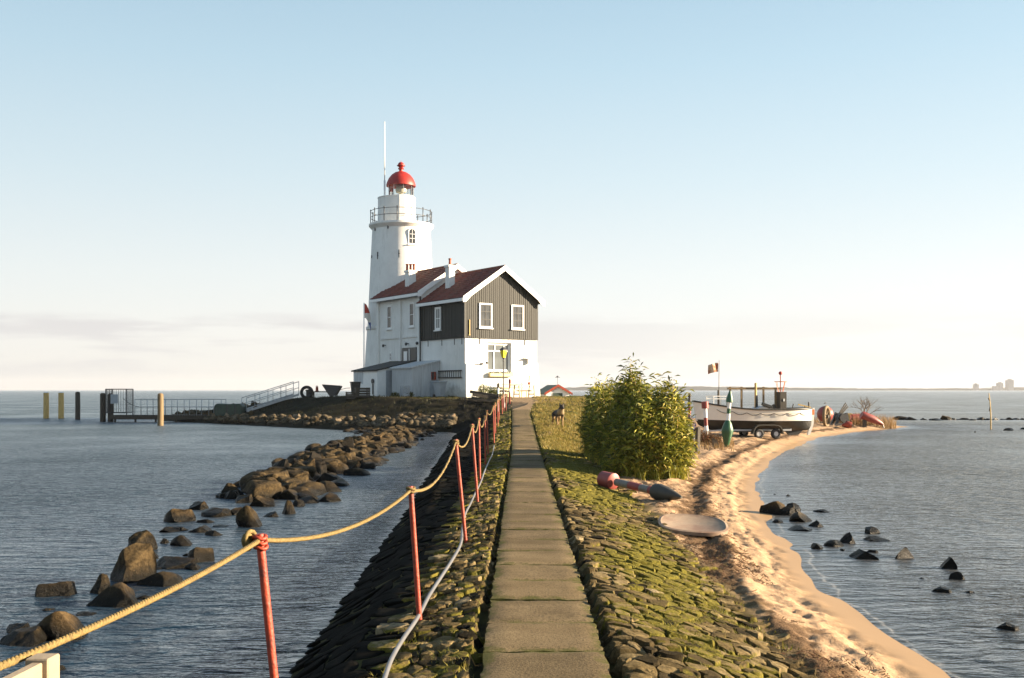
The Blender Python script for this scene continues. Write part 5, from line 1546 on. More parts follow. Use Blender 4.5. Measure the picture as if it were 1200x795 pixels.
for px, base, w, h, lab in ((1142.5, 507, 3, 4, "tiny dark stump left of the withy in the bay"), (1183, 505, 14, 3.5, "flat dark rock right of the withy"), (1199, 503.5, 11, 4.5, "dark rock at the photo's right edge right of the withy")):
    px_rock('black_rock', px, base, w, h, lab, "stones near the withy")

# ------------------------------------------------------------------ piles and landing stage
def pile(px, base, top, w, mat, label):
    p = on_water(px, base); s = p.y / F
    t = thing("mooring_pile", label, "pile", (p.x, p.y, 0), 0, "mooring piles at the landing stage")
    b = MB(); n = 10
    h = (base - top) * s
    b.tube([(0, 0, -0.8), (0.01, 0, h * 0.5), (0, 0.01, h)], [w * s / 2 * 1.03, w * s / 2, w * s / 2 * 0.97], n)
    b.build("shaft", M[mat], t, smooth='auto')
    b = MB(); b.lathe([(w * s / 2 * 0.93, h + 0.001), (w * s / 2 * 0.7, h + 0.06), (0.0, h + 0.08)], n); b.build("cap", M['white_paint' if mat == 'pale_wood' else mat], t)
M['pale_wood2'] = M['pale_wood']
pile(54, 490.5, 460.5, 6.2, 'pale_wood', "leftmost tan mooring pile standing free in the water")
pile(71.5, 490.5, 460.5, 6.2, 'pale_wood', "tan mooring pile second from the left")
pile(91, 492, 460.5, 5.6, 'dark_wood', "dark mooring pile right of the two tan ones")
pile(120.5, 494.5, 462, 6.5, 'dark_wood', "dark pile at the left end of the landing stage")
pile(129.5, 494.5, 462.5, 6.5, 'dark_wood', "dark pile with white foot beside the landing stage end pile")
pile(188, 499, 462.5, 6.8, 'wood', "thick brown pile standing alone in front of the landing stage")

J = 67.0
def jp(px, z): return Vector((px_x(px, J), J, z))
jz = EYE + (HY - 486.5) / F * J
jet = thing("landing_stage", "narrow landing stage with pipe railing running out from the island", "jetty", jp(215, 0))
ox = px_x(215, J)
x0, x1 = px_x(133, J) - ox, px_x(262, J) - ox
b = MB()
n = 46
for k in range(n):
    a_ = x0 + (x1 - x0) * k / n
    b.box(a_, a_ + (x1 - x0) / n - 0.02, -0.6, 0.6, jz - 0.06, jz)
b.build("deck", M['dark_wood'], jet)
b = MB(); b.box(x0, x1, -0.58, -0.46, jz - 0.28, jz - 0.065); b.box(x0, x1, 0.46, 0.58, jz - 0.28, jz - 0.065); b.build("beam", M['dark_wood'], jet)
for k in range(6):
    xx = x0 + 0.3 + k * (x1 - x0 - 0.6) / 5
    b = MB(); b.tube([(xx, -0.5, -0.8), (xx, -0.5, jz - 0.28)], 0.07, 8); b.build("support", M['dark_wood'], jet)
for side in (-0.55, 0.55):
    b = MB()
    for zz in (0.52, 1.02): b.tube([(x0 + 1.6, side, jz + zz), (x1, side, jz + zz)], 0.022, 6)
    rl = b.build("railing", M['grey_metal'], jet, smooth=True)
    for k in range(8):
        xx = x0 + 1.6 + (x1 - x0 - 1.6) * k / 7
        b = MB(); b.tube([(xx, side, jz - 0.05), (xx, side, jz + 1.04)], 0.025, 6); b.build("railing_post", M['grey_metal'], rl, smooth=True)
cage = thing("gate_cage", "tall barred gate cage at the outer end of the landing stage", "gate", jp(140, jz))
ch = (486 - 454) / F * J - 0.1
hw_ = 0.68
b = MB()
for sx in (-1, 1):
    for sy in (-1, 1): b.tube([(sx * hw_, sy * 0.55, 0), (sx * hw_, sy * 0.55, ch)], 0.035, 6)
for sx in (-1, 1): b.tube([(sx * hw_, -0.55, ch), (sx * hw_, 0.55, ch)], 0.035, 6); b.tube([(sx * hw_, -0.55, 0.15), (sx * hw_, 0.55, 0.15)], 0.03, 6)
for sy in (-1, 1): b.tube([(-hw_, sy * 0.55, ch), (hw_, sy * 0.55, ch)], 0.035, 6); b.tube([(-hw_, sy * 0.55, 0.15), (hw_, sy * 0.55, 0.15)], 0.03, 6)
b.build("frame", M['iron'], cage)
b = MB()
for k in range(9):
    xx = -hw_ + 2 * hw_ * (k + 0.5) / 9
    b.tube([(xx, -0.55, 0.15), (xx, -0.55, ch)], 0.014, 5)
for sx in (-1, 1):
    for k in range(6):
        yy = -0.55 + 1.1 * (k + 0.5) / 6
        b.tube([(sx * hw_, yy, 0.15), (sx * hw_, yy, ch)], 0.014, 5)
b.build("bars", M['iron'], cage)
b = MB(); b.box(-0.35, 0.12, -0.60, -0.57, 0.75, 1.35); b.build("notice_plate", M['grey_door'], cage)
# slack chain from the cage to the first railing post
pa, pb = jp(147.5, jz + 1.1), jp(166, jz + 0.55)
b = MB(); b.tube([pa.lerp(pb, t) + Vector((0, -0.5, -0.5 * t * (1 - t))) for t in np.linspace(0, 1, 10)], 0.015, 5)
tag(b.build("chain", M['iron']), "slack chain hanging between the gate cage and the railing", "chain")
# tarpaulin covered box and gangway up the island
cz = gz(px_x(270, 66), 66)
tk = thing("covered_tank", "dark green tarpaulin covered tank at the foot of the gangway", "tank", (px_x(270, 65.5), 65.5, EYE + (HY - 489) / F * 65.5))
b = MB(); hh = 16 / F * 65.5; b.prism([(-0.86, 0), (0.86, 0), (0.88, hh * 0.8), (0.7, hh), (-0.05, hh * 0.96), (-0.75, hh), (-0.9, hh * 0.85)], -0.5, 0.5); b.build("tarpaulin", M['dark_green'], tk, bevel=0.05)
b = MB(); b.box(-0.1, -0.04, -0.53, -0.505, 0, hh * 0.93); b.box(0.4, 0.46, -0.53, -0.505, 0, hh * 0.93); b.build("strap", M['iron'], tk)
gw = thing("gangway", "sloping aluminium gangway with handrails climbing to the island", "gangway", (0, 0, 0))
g0 = at(286, 482, 66); g1 = at(347, 462.5, 68)
gw.location = g0
dv = g1 - g0
side = Vector((-dv.y, dv.x, 0)).normalized() * 0.45
b = MB()
for s in (-1, 1): b.bar(side * s, dv + side * s, 0.06, 0.14)
b.build("stringer", M['grey_metal'], gw)
b = MB()
for k in range(14):
    t = (k + 0.5) / 14; b.bar(dv * t - side * 0.95, dv * t + side * 0.95, 0.16, 0.03)
b.build("tread", M['grey_metal'], gw)
up = Vector((0, 0, 1))
for s in (-1, 1):
    b = MB()
    b.tube([side * s + up * 0.85, dv + side * s + up * 0.85], 0.025, 6); b.tube([side * s + up * 0.45, dv + side * s + up * 0.45], 0.02, 6)
    for k in range(5):
        t = k / 4; b.tube([dv * t + side * s, dv * t + side * s + up * 0.86], 0.022, 6)
    b.build("handrail", M['grey_metal'], gw, smooth=True)

# ------------------------------------------------------------------ things on the left brow of the island
def at_g(px, py, d): # keep the base on the photo's row
    p = at(px, py, d); return p
base = at(359.5, 465, 70); base.z = gz(base.x, base.y)
t = thing("tyre_stack", "upright black tyre leaning on a dark bollard on the island's brow", "tyre", base)
b = MB()
ring = [(0.36 * math.cos(a), 0, 0.36 + 0.36 * math.sin(a)) for a in np.linspace(0, 2 * math.pi, 25)]
b.tube(ring, 0.11, 8, False); b.build("tyre", M['rubber'], t, smooth=True)
b = MB(); b.lathe([(0.22, -0.1), (0.22, 0.45), (0.27, 0.47), (0.27, 0.55), (0, 0.58)], 12, (0.1, 0.35, 0)); b.build("bollard", M['iron'], t, smooth='auto')
base = at(378, 464.5, 70); base.z = gz(base.x, base.y)
t = thing("work_table", "low dark work table on the island's left brow", "table", base)
b = MB(); b.box(-0.75, 0.75, -0.35, 0.35, 0.40, 0.46); b.build("tabletop", M['dark_wood'], t)
for sx in (-0.65, 0.65):
    for sy in (-0.28, 0.28):
        b = MB(); b.box(sx - 0.04, sx + 0.04, sy - 0.04, sy + 0.04, -0.05, 0.4); b.build("leg", M['dark_wood'], t)
lan = thing("red_lantern", "small red ship's lantern standing on the dark work table", "lantern", (base.x - 0.38, base.y, base.z + 0.46))
b = MB(); b.lathe([(0.12, 0), (0.12, 0.05), (0.09, 0.06), (0.10, 0.2), (0.06, 0.3), (0.03, 0.36), (0.0, 0.37)], 10); b.build("body", M['red_paint'], lan, smooth='auto')
b = MB(); b.tube([(-0.08, 0, 0.25), (-0.06, 0, 0.40), (0.06, 0, 0.40), (0.08, 0, 0.25)], 0.012, 5); b.build("handle", M['iron'], lan)
base = at(389.5, 464.5, 69); base.z = gz(base.x, base.y)
t = thing("hopper_cart", "dark hopper cart tipped on the island's brow beside the table", "cart", base)
b = MB(); b.prism([(-0.15, 0.1), (0.25, 0.1), (0.62, 0.72), (0.55, 0.78), (-0.62, 0.86), (-0.60, 0.78)], -0.4, 0.4); b.build("tub", M['iron'], t)
b = MB(); b.bar((-0.15, -0.3, -0.05), (0.0, -0.3, 0.3), 0.06, 0.06); b.bar((0.3, -0.3, -0.05), (0.2, -0.3, 0.3), 0.06, 0.06); b.bar((-0.15, 0.3, -0.05), (0.0, 0.3, 0.3), 0.06, 0.06); b.bar((0.3, 0.3, -0.05), (0.2, 0.3, 0.3), 0.06, 0.06); b.build("frame", M['iron'], t)
b = MB(); b.tube([(0.55, 0, 0.5), (0.9, 0, 0.6), (1.2, 0, 0.62)], 0.02, 6); b.build("handle", M['iron'], t)

# ------------------------------------------------------------------ rope fence
posts = []   # (base, top)
def post_spec(bx, by, bd, tx, ty_, td=None):
    td = td or bd
    x = px_x(bx, bd); z = gz(x, bd)
    tp = at(tx, ty_, td)
    posts.append((Vector((x, bd, z)), tp))
post_spec(331, 849, 5.07, 304, 626)
post_spec(492, 720, 7.55, 481, 570)
post_spec(546, 630, 11.4, 534, 515)
post_spec(560, 587, 15.2, 553, 497)
post_spec(562.5, 561, 19.0, 561, 490)
for d, bx, tx, ty_ in ((23.5, 569, 568, 487), (27.5, 572, 570.5, 481), (31.3, 579, 578, 475.5), (35.2, 580.5, 580, 472), (38.5, 583.5, 583, 468), (41.5, 585, 584.5, 466), (44.5, 588.5, 588, 463.5), (47.5, 590.5, 590, 461.5), (50.0, 593, 593, 458.5)):
    post_spec(bx, 0, d, tx, ty_)
plabels = ["first red post, nearest the camera, with rope knots at its top", "second red post from the camera on the stone verge", "third red post from the camera, leaning left", "fourth red post from the camera",
           "fifth red post from the camera, nearly in line with the fourth", "sixth red post from the camera, slimmer against the dark bank", "seventh red post from the camera", "eighth red post from the camera where the path starts to climb"]
for k, (pb_, pt_) in enumerate(posts):
    lab = plabels[k] if k < len(plabels) else "one of the close set red posts near the head of the path"
    t = thing("fence_post", lab, "post", pb_, 0, "red posts of the rope fence")
    v = pt_ - pb_
    b = MB(); rad = 0.020 if k else 0.0215
    b.tube([v * -0.12, v * 0.5, v], rad, 12); b.build("pole", M['red_paint'], t, smooth='auto')
    b = MB()
    for q in range(2 if k else 3):
        ring = [v * (0.985 - q * 0.022) + Vector((math.cos(a) * (rad + 0.008), math.sin(a) * (rad + 0.008), 0.006 * math.sin(a * 2))) for a in np.linspace(0, 2 * math.pi, 15)]
        b.tube(ring, 0.010, 6, False)
    b.build("rope_binding", M['rope'] if k else M['red_paint'], t, smooth=True)
rope_pts = []
start = at(-40, 797, 2.72)
anch = [start] + [p[1] - (p[1] - p[0]).normalized() * 0.03 for p in posts]
for a_, b_ in zip(anch[:-1], anch[1:]):
    L_ = (b_ - a_).length; sag = 0.042 * L_ if L_ > 2.4 else 0.03 * L_
    if a_ is start: sag = 0.03
    for t in np.linspace(0, 1, 14)[:-1]:
        rope_pts.append(a_.lerp(b_, t) - Vector((0, 0, 4 * sag * t * (1 - t))))
rope_pts.append(anch[-1])
# twisted three strand rope
def twisted(pts, r, pitch):
    pts = [Vector(p) for p in pts]
    dense = []
    for a_, b_ in zip(pts[:-1], pts[1:]):
        n = max(2, int((b_ - a_).length / (pitch / 6)))
        if a_.y > 9: n = 2
        for k in range(n): dense.append(a_.lerp(b_, k / n))
    dense.append(pts[-1])
    mb = MB(); s = 0.0
    strands = [[], [], []]
    for i, p in enumerate(dense):
        d = (dense[min(i + 1, len(dense) - 1)] - dense[max(i - 1, 0)]).normalized()
        if i: s += (p - dense[i - 1]).length
        u = d.cross(Vector((0, 0, 1))).normalized(); w = u.cross(d)
        for q in range(3):
            a = s / pitch * 2 * math.pi + q * 2.094
            strands[q].append(p + u * math.cos(a) * r * 0.5 + w * math.sin(a) * r * 0.5)
    for st in strands: mb.tube(st, r * 0.6, 6)
    return mb
rp = twisted(rope_pts, 0.0125, 0.06)
tag(rp.build("rope", M['rope'], smooth=True), "long yellow rope strung slackly along the tops of the red posts", "rope")
kn = posts[0][1]
b = MB()
for q in range(3):
    c = kn + Vector((-0.045 - 0.012 * q, 0.01 * q, -0.02 - 0.015 * q))
    ring = [c + Vector((0.016 * math.cos(a), 0.03 * math.cos(a + q), 0.034 * math.sin(a))) for a in np.linspace(0, 2 * math.pi, 13)]
    b.tube(ring, 0.012, 6, False)
tag(b.build("rope_knot", M['rope'], smooth=True), "dark tight knot in the yellow rope beside the first red post", "knot")
# cable on the ground along the posts
cb_px = [(425, 830), (445, 795), (458, 762), (472, 738), (490, 713), (503, 690), (517, 670), (530, 651), (540, 633), (542, 615), (545, 598), (552, 585), (556, 576), (563, 562), (568, 549), (573, 538), (577, 530), (579, 522)]
cpts = []
for px, py in cb_px:
    d = 1.60 * F / (py - HY); x = px_x(px, d); cpts.append((x, d, gz(x, d) + 0.075))
# smooth with catmull-rom
sm = []
for i in range(len(cpts) - 1):
    p0, p1, p2, p3 = (Vector(cpts[max(i - 1, 0)]), Vector(cpts[i]), Vector(cpts[i + 1]), Vector(cpts[min(i + 2, len(cpts) - 1)]))
    for t in np.linspace(0, 1, 6)[:-1]:
        sm.append(0.5 * ((2 * p1) + (p2 - p0) * t + (2 * p0 - 5 * p1 + 4 * p2 - p3) * t * t + (3 * p1 - p0 - 3 * p2 + p3) * t ** 3))
sm.append(Vector(cpts[-1]))
b = MB(); b.tube(sm, 0.0155, 8)
tag(b.build("cable", M['cable'], smooth=True), "grey plastic cable snaking along the foot of the red posts", "cable")

# white board sign at the lower left, post and panel, rope resting on it
sgA = at(-70, 815, 2.50); sgB = at(50, 771, 2.98)
sg = thing("barrier_board", "white painted barrier boards and post at the photo's bottom left corner", "barrier", (sgB.x, sgB.y, gz(sgB.x, sgB.y)), math.atan2(sgB.y - sgA.y, sgB.x - sgA.x))
Lg = math.hypot(sgB.x - sgA.x, sgB.y - sgA.y); zt = sgB.z - sg.location.z
b = MB(); b.box(-0.035, 0.035, -0.035, 0.035, -0.4, zt + 0.005); b.build("post", M['cream_boards'], sg, bevel=0.004)
b = MB(); b.box(-Lg, -0.037, -0.02, 0.012, zt - 0.052, zt - 0.004); b.build("rail", M['cream_boards'], sg, bevel=0.003)
b = MB(); b.box(-Lg, -0.037, -0.012, 0.010, zt - 0.75, zt - 0.078); b.build("panel", M['cream_boards'], sg, bevel=0.003)

# ------------------------------------------------------------------ the big bush
def big_bush():
    t = thing("bush", "big leafy green bush on the sunny bank beside the path", "bush", (2.8, 22.5, 0.2))
    off = np.array([2.8, 22.5, 0.2])
    r = np.random.default_rng(44)
    clumps = [(2.70, 23.3, 0.46, 2.56, 140), (2.76, 23.1, 0.32, 2.90, 90), (3.05, 22.9, 0.40, 2.28, 90), (2.75, 22.3, 0.46, 2.2, 90), (3.36, 22.3, 0.40, 2.62, 120), (3.30, 22.0, 0.46, 2.0, 120), (2.28, 27.4, 0.34, 2.50, 80), (2.40, 26.8, 0.5, 2.15, 110),
              (2.42, 25.2, 0.52, 2.42, 120), (2.88, 21.9, 0.5, 2.0, 120), (3.28, 21.8, 0.36, 1.6, 90), (2.5, 24.2, 0.5, 2.25, 100), (2.42, 22.5, 0.36, 1.5, 70), (3.0, 23.4, 0.45, 2.25, 80), (2.45, 22.0, 0.3, 1.0, 50)]
    P, T = [], []
    sb = MB()
    for (cx, cy, rad, top, ns) in clumps:
        z0 = gz(cx, cy); rad *= 0.92
        for k in range(ns):
            a = r.uniform(0, 6.283); q = rad * math.sqrt(r.uniform(0, 1))
            bx, by = cx + math.cos(a) * q * 0.65, cy + math.sin(a) * q * 0.65
            hgt = (top - z0) * (1 - 0.52 * (q / rad) ** 1.7) * (r.uniform(0.66, 1.0) if r.uniform() < 0.93 else r.uniform(1.0, 1.05))
            ex, ey = bx + math.cos(a) * q * 0.5 + r.normal(0, 0.07), by + math.sin(a) * q * 0.5 + r.normal(0, 0.07)
            p0 = np.array([bx, by, gz(bx, by)]); p2 = np.array([ex, ey, z0 + hgt]); p1 = (p0 + p2) / 2 + np.array([0, 0, 0.12])
            if k % 2 == 0:
                sb.tube([p0 - off, p1 - off, p2 - off], [0.008, 0.006, 0.003], 4, False)
            nl = int(40 + 54 * hgt / 2.4)
            tt_ = r.uniform(0.06, 1.0, nl) ** 0.8
            pts_ = ((1 - tt_) ** 2)[:, None] * p0 + (2 * tt_ * (1 - tt_))[:, None] * p1 + (tt_ ** 2)[:, None] * p2 + r.normal(0, 0.085, (nl, 3))
            P.append(pts_); tone = r.uniform(0.1, 0.75)
            T.append(np.clip(tone + r.normal(0, 0.13, nl) + 0.35 * (r.uniform(0, 1, nl) < 0.10) + 0.30 * np.maximum(0, 0.35 - tt_) * 2 * (bx > 2.9), 0, 1))
    P = np.concatenate(P); T = np.concatenate(T); n = len(P)
    d = r.normal(size=(n, 3)); d[:, 2] = d[:, 2] * 0.55 + 0.25
    d /= np.linalg.norm(d, axis=1)[:, None]
    s = np.cross(d, r.normal(size=(n, 3))); s /= np.linalg.norm(s, axis=1)[:, None]
    nn = np.cross(d, s)
    l = r.uniform(0.11, 0.23, n)[:, None]; w = l * r.uniform(0.075, 0.115, (n, 1))
    Q = P - off
    droop = np.array([0, 0, -1.0]) * l * 0.22
    a0 = Q; m1 = Q + d * l * 0.5; e1 = Q + d * l + droop
    V = np.stack([a0, m1 + s * w + nn * w * 0.5, e1, m1 - s * w + nn * w * 0.5, m1 - nn * 0.0], 1)
    V = V[:, :4].reshape(-1, 3)
    Fc = np.arange(n * 4).reshape(n, 4)
    np_mesh("foliage", V, Fc, M['leaf'], t, smooth=False, attrs=dict(tone=np.repeat(T, 4)))
    sb.build("stems", M['pale_wood'], t)
    # dry grass skirt
    pts_ = []
    for (cx, cy, rad, top, ns) in clumps:
        for k in range(60):
            a = r.uniform(0, 6.283); q = rad * r.uniform(0.75, 1.15)
            x, y = cx + math.cos(a) * q, cy + math.sin(a) * q
            pts_.append((x, y, gz(x, y)))
    p = np.array(pts_) - off; n = len(p)
    V, Fc, k = blades(np.repeat(p, 4, 0) + np.concatenate([r.normal(0, 0.04, (n * 4, 2)), np.zeros((n * 4, 1))], 1), r.uniform(0.15, 0.5, n * 4), r.uniform(0.005, 0.010, n * 4), r.uniform(0.2, 0.8, n * 4), r)
    np_mesh("skirt", V, Fc, M['leaf'], t, smooth=False, attrs=dict(tone=np.repeat(r.uniform(0.3, 0.85, n * 4), k)))
big_bush()

# ------------------------------------------------------------------ dog on the bank
def dog():
    dd = 37.0
    x = px_x(655, dd); z = gz(x, dd)
    t = thing("dog", "dark backed dog with tan legs standing on the grassy bank", "dog", (x, dd, z), R(12))
    me = bpy.data.meshes.new("body")
    # front of the dog faces the camera (-y)
    J = dict(hip=(0, 0.42, 0.50), mid=(0, 0.12, 0.50), chest=(0, -0.16, 0.50), neck=(0.01, -0.27, 0.62), head=(0.02, -0.34, 0.72), muz=(0.03, -0.46, 0.67), nose=(0.035, -0.52, 0.655),
             lsh=(-0.10, -0.14, 0.44), lel=(-0.10, -0.10, 0.29), lwr=(-0.095, -0.13, 0.13), lpw=(-0.095, -0.15, 0.035), ltoe=(-0.095, -0.20, 0.025),
             rsh=(0.10, -0.14, 0.44), rel=(0.10, -0.10, 0.29), rwr=(0.095, -0.13, 0.13), rpw=(0.095, -0.15, 0.035), rtoe=(0.095, -0.20, 0.025),
             lth=(-0.10, 0.42, 0.42), lkn=(-0.11, 0.34, 0.30), lhk=(-0.11, 0.52, 0.18), lft=(-0.11, 0.49, 0.035), lft2=(-0.11, 0.43, 0.025),
             rth=(0.10, 0.42, 0.42), rkn=(0.11, 0.34, 0.30), rhk=(0.11, 0.52, 0.18), rft=(0.11, 0.49, 0.035), rft2=(0.11, 0.43, 0.025),
             t1=(0, 0.56, 0.50), t2=(0.03, 0.64, 0.36), t3=(0.04, 0.66, 0.22), le=(-0.045, -0.31, 0.80), re=(0.085, -0.31, 0.80), let=(-0.06, -0.31, 0.86), ret=(0.10, -0.31, 0.86))
    E = [("hip", "mid"), ("mid", "chest"), ("chest", "neck"), ("neck", "head"), ("head", "muz"), ("muz", "nose"), ("chest", "lsh"), ("lsh", "lel"), ("lel", "lwr"), ("lwr", "lpw"), ("lpw", "ltoe"),
         ("chest", "rsh"), ("rsh", "rel"), ("rel", "rwr"), ("rwr", "rpw"), ("rpw", "rtoe"), ("hip", "lth"), ("lth", "lkn"), ("lkn", "lhk"), ("lhk", "lft"), ("lft", "lft2"),
         ("hip", "rth"), ("rth", "rkn"), ("rkn", "rhk"), ("rhk", "rft"), ("rft", "rft2"), ("hip", "t1"), ("t1", "t2"), ("t2", "t3"), ("head", "le"), ("le", "let"), ("head", "re"), ("re", "ret")]
    RAD = dict(hip=.115, mid=.12, chest=.14, neck=.085, head=.075, muz=.04, nose=.028, lsh=.07, rsh=.07, lel=.045, rel=.045, lwr=.03, rwr=.03, lpw=.032, rpw=.032, ltoe=.024, rtoe=.024,
               lth=.085, rth=.085, lkn=.055, rkn=.055, lhk=.032, rhk=.032, lft=.032, rft=.032, lft2=.024, rft2=.024, t1=.04, t2=.04, t3=.02, le=.028, re=.028, let=.01, ret=.01)
    names = list(J)
    me.from_pydata([J[n] for n in names], [(names.index(a), names.index(b)) for a, b in E], [])
    m, nt, N, L, p = new_mat("dog_coat")
    tcn = N.new("ShaderNodeTexCoord"); sx = N.new("ShaderNodeSeparateXYZ"); L.new(tcn.outputs["Object"], sx.inputs[0])
    nz = noise_node(nt, 14, 5, 0.6)
    hz = math_n(nt, 'ADD', sx.outputs["Z"], math_n(nt, 'MULTIPLY', math_n(nt, 'SUBTRACT', nz.outputs[0], 0.5), 0.12))
    c = ramp(nt, hz, [(0.30, (0.24, 0.15, 0.06)), (0.40, (0.03, 0.022, 0.016))]).outputs[0]
    fr_ = ramp(nt, math_n(nt, 'ADD', math_n(nt, 'MULTIPLY', sx.outputs["Y"], -1.0), math_n(nt, 'MULTIPLY', nz.outputs[0], 0.05)), [(0.20, (0, 0, 0)), (0.27, (1, 1, 1))]).outputs[0]
    c = mixc(nt, math_n(nt, 'MULTIPLY', fr_, ramp(nt, hz, [(0.40, (0, 0, 0)), (0.46, (1, 1, 1)), (0.62, (1, 1, 1)), (0.66, (0, 0, 0))]).outputs[0]), c, (0.30, 0.22, 0.12))
    L.new(c, p.inputs["Base Color"]); p.inputs["Roughness"].default_value = 0.8
    o = link_mesh("body", me, m, t)
    sk = o.modifiers.new("skin", 'SKIN'); sk.use_smooth_shade = True
    for i, n in enumerate(names):
        sv = me.skin_vertices[0].data[i]; sv.radius = (RAD[n], RAD[n]); sv.use_root = (n == "hip")
    ss = o.modifiers.new("sub", 'SUBSURF'); ss.levels = 2; ss.render_levels = 2
    for sx_ in (-1, 1):
        b = MB(); b.ball((0.02 + sx_ * 0.035, -0.405, 0.735), 0.011, 1); b.build("eye", M['black_paint'], t, smooth=True)
    b = MB(); b.ball((0.036, -0.545, 0.662), 0.018, 1); b.build("nose", M['black_paint'], t, smooth=True)
    # bake the modifiers into the mesh so that copies and read-outs see the surface
    dg = bpy.context.evaluated_depsgraph_get(); dg.update()
    me2 = bpy.data.meshes.new_from_object(o.evaluated_get(dg)); o.modifiers.clear(); o.data = me2
    me2.polygons.foreach_set("use_smooth", [True] * len(me2.polygons))
dog()

# ------------------------------------------------------------------ spar buoy lying on the sand, weathered board
def cyl_between(mb, p0, p1, r0, r1, n=16): mb.tube([p0, p1], [r0, r1], n)
pa = on_water(713, 571, 0.34); pa = at(713, 563, 18.6); pb_ = at(786, 583, 17.3)
pa.z = gz(pa.x, pa.y) + 0.17; pb_.z = gz(pb_.x, pb_.y) + 0.10
lb = thing("spar_buoy", "red and white spar buoy with grey float lying on the sand by the bush", "buoy", pa)
ax = pb_ - pa; Lx = ax.length; axn = ax.normalized()
def seg(name, t0, t1, r0, r1, mat, n=18):
    b = MB(); b.tube([axn * (Lx * t0), axn * (Lx * t1)], [r0, r1], n); return b.build(name, M[mat], lb, smooth='auto')
b = MB(); b.tube([axn * -0.17, axn * -0.155, axn * 0.14, axn * 0.155], [0.12, 0.145, 0.15, 0.125], 20); b.build("drum_head", M['faded_red'], lb, smooth='auto')
seg("shaft_band", 0.135, 0.36, 0.067, 0.067, 'worn_white'); seg("shaft_band", 0.36, 0.54, 0.069, 0.069, 'faded_red'); seg("shaft_band", 0.54, 0.68, 0.067, 0.067, 'worn_white'); seg("shaft_band", 0.68, 0.78, 0.072, 0.072, 'faded_red')
b = MB(); b.tube([axn * (Lx * 0.75), axn * (Lx * 0.76), axn * (Lx * 0.83), axn * (Lx * 0.93), axn * (Lx * 1.08), axn * (Lx * 1.16)], [0.09, 0.13, 0.148, 0.125, 0.065, 0.02], 20); b.build("float", M['float_grey'], lb, smooth='auto')

bdp = at(812, 622, 14.2); bdp.z = gz(bdp.x, bdp.y) + 0.09
bd = thing("weathered_board", "pale weathered rounded board lying tilted on the sand", "board", bdp, R(-8))
out = []
for k in range(40):
    a = 2 * math.pi * k / 40
    rx, ry = 0.48, 0.62
    c_, s_ = math.cos(a), math.sin(a)
    e_ = 0.75
    out.append((rx * math.copysign(abs(c_) ** e_, c_), ry * math.copysign(abs(s_) ** e_, s_) * (1.0 if s_ > 0 else 0.85)))
b = MB()
n = len(out)
vs = [(x, y, 0.0) for x, y in out] + [(x, y, 0.045) for x, y in out] + [(x * 0.93, y * 0.93, 0.055) for x, y in out] + [(x * 0.9, y * 0.9, 0.044) for x, y in out]
fs = [tuple(range(n - 1, -1, -1)), tuple(range(3 * n, 4 * n))]
for q in range(3):
    for k in range(n):
        k2 = (k + 1) % n; fs.append((q * n + k, q * n + k2, (q + 1) * n + k2, (q + 1) * n + k))
b.add(vs, fs)
b.build("panel", M['weathered_board'], bd, smooth='auto', rot=(0.09, 0.06, 0))
b = MB(); b.box(-0.25, 0.3, -0.03, 0.03, -0.05, -0.002); b.build("batten", M['wood'], bd, rot=(0.09, 0.06, 0))

# ------------------------------------------------------------------ standing buoys, post and plants by the boat
def stand_buoy(name, label, px, d, prof, rz=0.0, tilt=(0, 0)):
    x = px_x(px, d); t = thing(name, label, "buoy", (x, d, gz(x, d) - 0.03))
    t.rotation_euler = (tilt[0], tilt[1], rz)
    for nm, pr_, mat in prof:
        b = MB(); b.lathe(pr_, 18); b.build(nm, M[mat], t, smooth='auto')
    return t
d = 33.3; s = d / F
stand_buoy("spar_buoy", "green and white spar buoy standing upright on its pointed float", 851, d, [
    ("float", [(0.03, -0.1), (0.05, 0.0), (0.09, 0.12), (0.19, 0.50), (0.195, 0.58), (0.13, 0.78), (0.075, 0.88), (0.06, 0.885)], 'green_paint'),
    ("shaft_band", [(0.06, 0.887), (0.06, 1.10)], 'white_paint'), ("shaft_band", [(0.062, 1.101), (0.062, 1.27)], 'green_paint'), ("shaft_band", [(0.06, 1.271), (0.06, 1.47)], 'white_paint'),
    ("topmark", [(0.05, 1.471), (0.12, 1.475), (0.11, 1.60), (0.03, 1.84), (0.0, 1.85)], 'green_paint')], tilt=(0, R(4)))
stand_buoy("spar_buoy", "red and white striped spar buoy standing before the boat's bow", 828.5, 35.5, [
    ("shaft_band", [(0.07, -0.2), (0.068, 0.28)], 'faded_red'), ("shaft_band", [(0.066, 0.281), (0.066, 0.62)], 'white_paint'), ("shaft_band", [(0.067, 0.621), (0.067, 0.90)], 'faded_red'), ("shaft_band", [(0.065, 0.901), (0.065, 1.22)], 'white_paint'),
    ("drum_head", [(0.06, 1.221), (0.12, 1.225), (0.12, 1.46), (0.0, 1.47)], 'faded_red')], tilt=(0, R(-3)))
q = ground_at(817, 30.6)
b = MB(); b.box(-0.06, 0.06, -0.06, 0.06, -0.2, 0.77); o = b.build("stump_post", M['dark_wood'], None, loc=q, rot=(0.02, 0.03, 0.5), bevel=0.012)
tag(o, "short square dark wooden post between the bush and the green buoy", "post")
q = ground_at(811, 32.5); rock('black_rock', (q[0], q[1], q[2] - 0.05), (0.45, 0.4, 0.42), "dark round boulder behind the short square post", "boulders by the post", tilt=0.1)
q = ground_at(839, 33.2); rock('pale_rock', (q[0], q[1], q[2] - 0.05), (0.36, 0.3, 0.38), "pale tan boulder left of the green buoy", "boulders by the post", tilt=0.1)
q = ground_at(801, 27.0)
t = thing("lamp_stub", "small black and white stacked fitting on the sand right of the bush", "fitting", q)
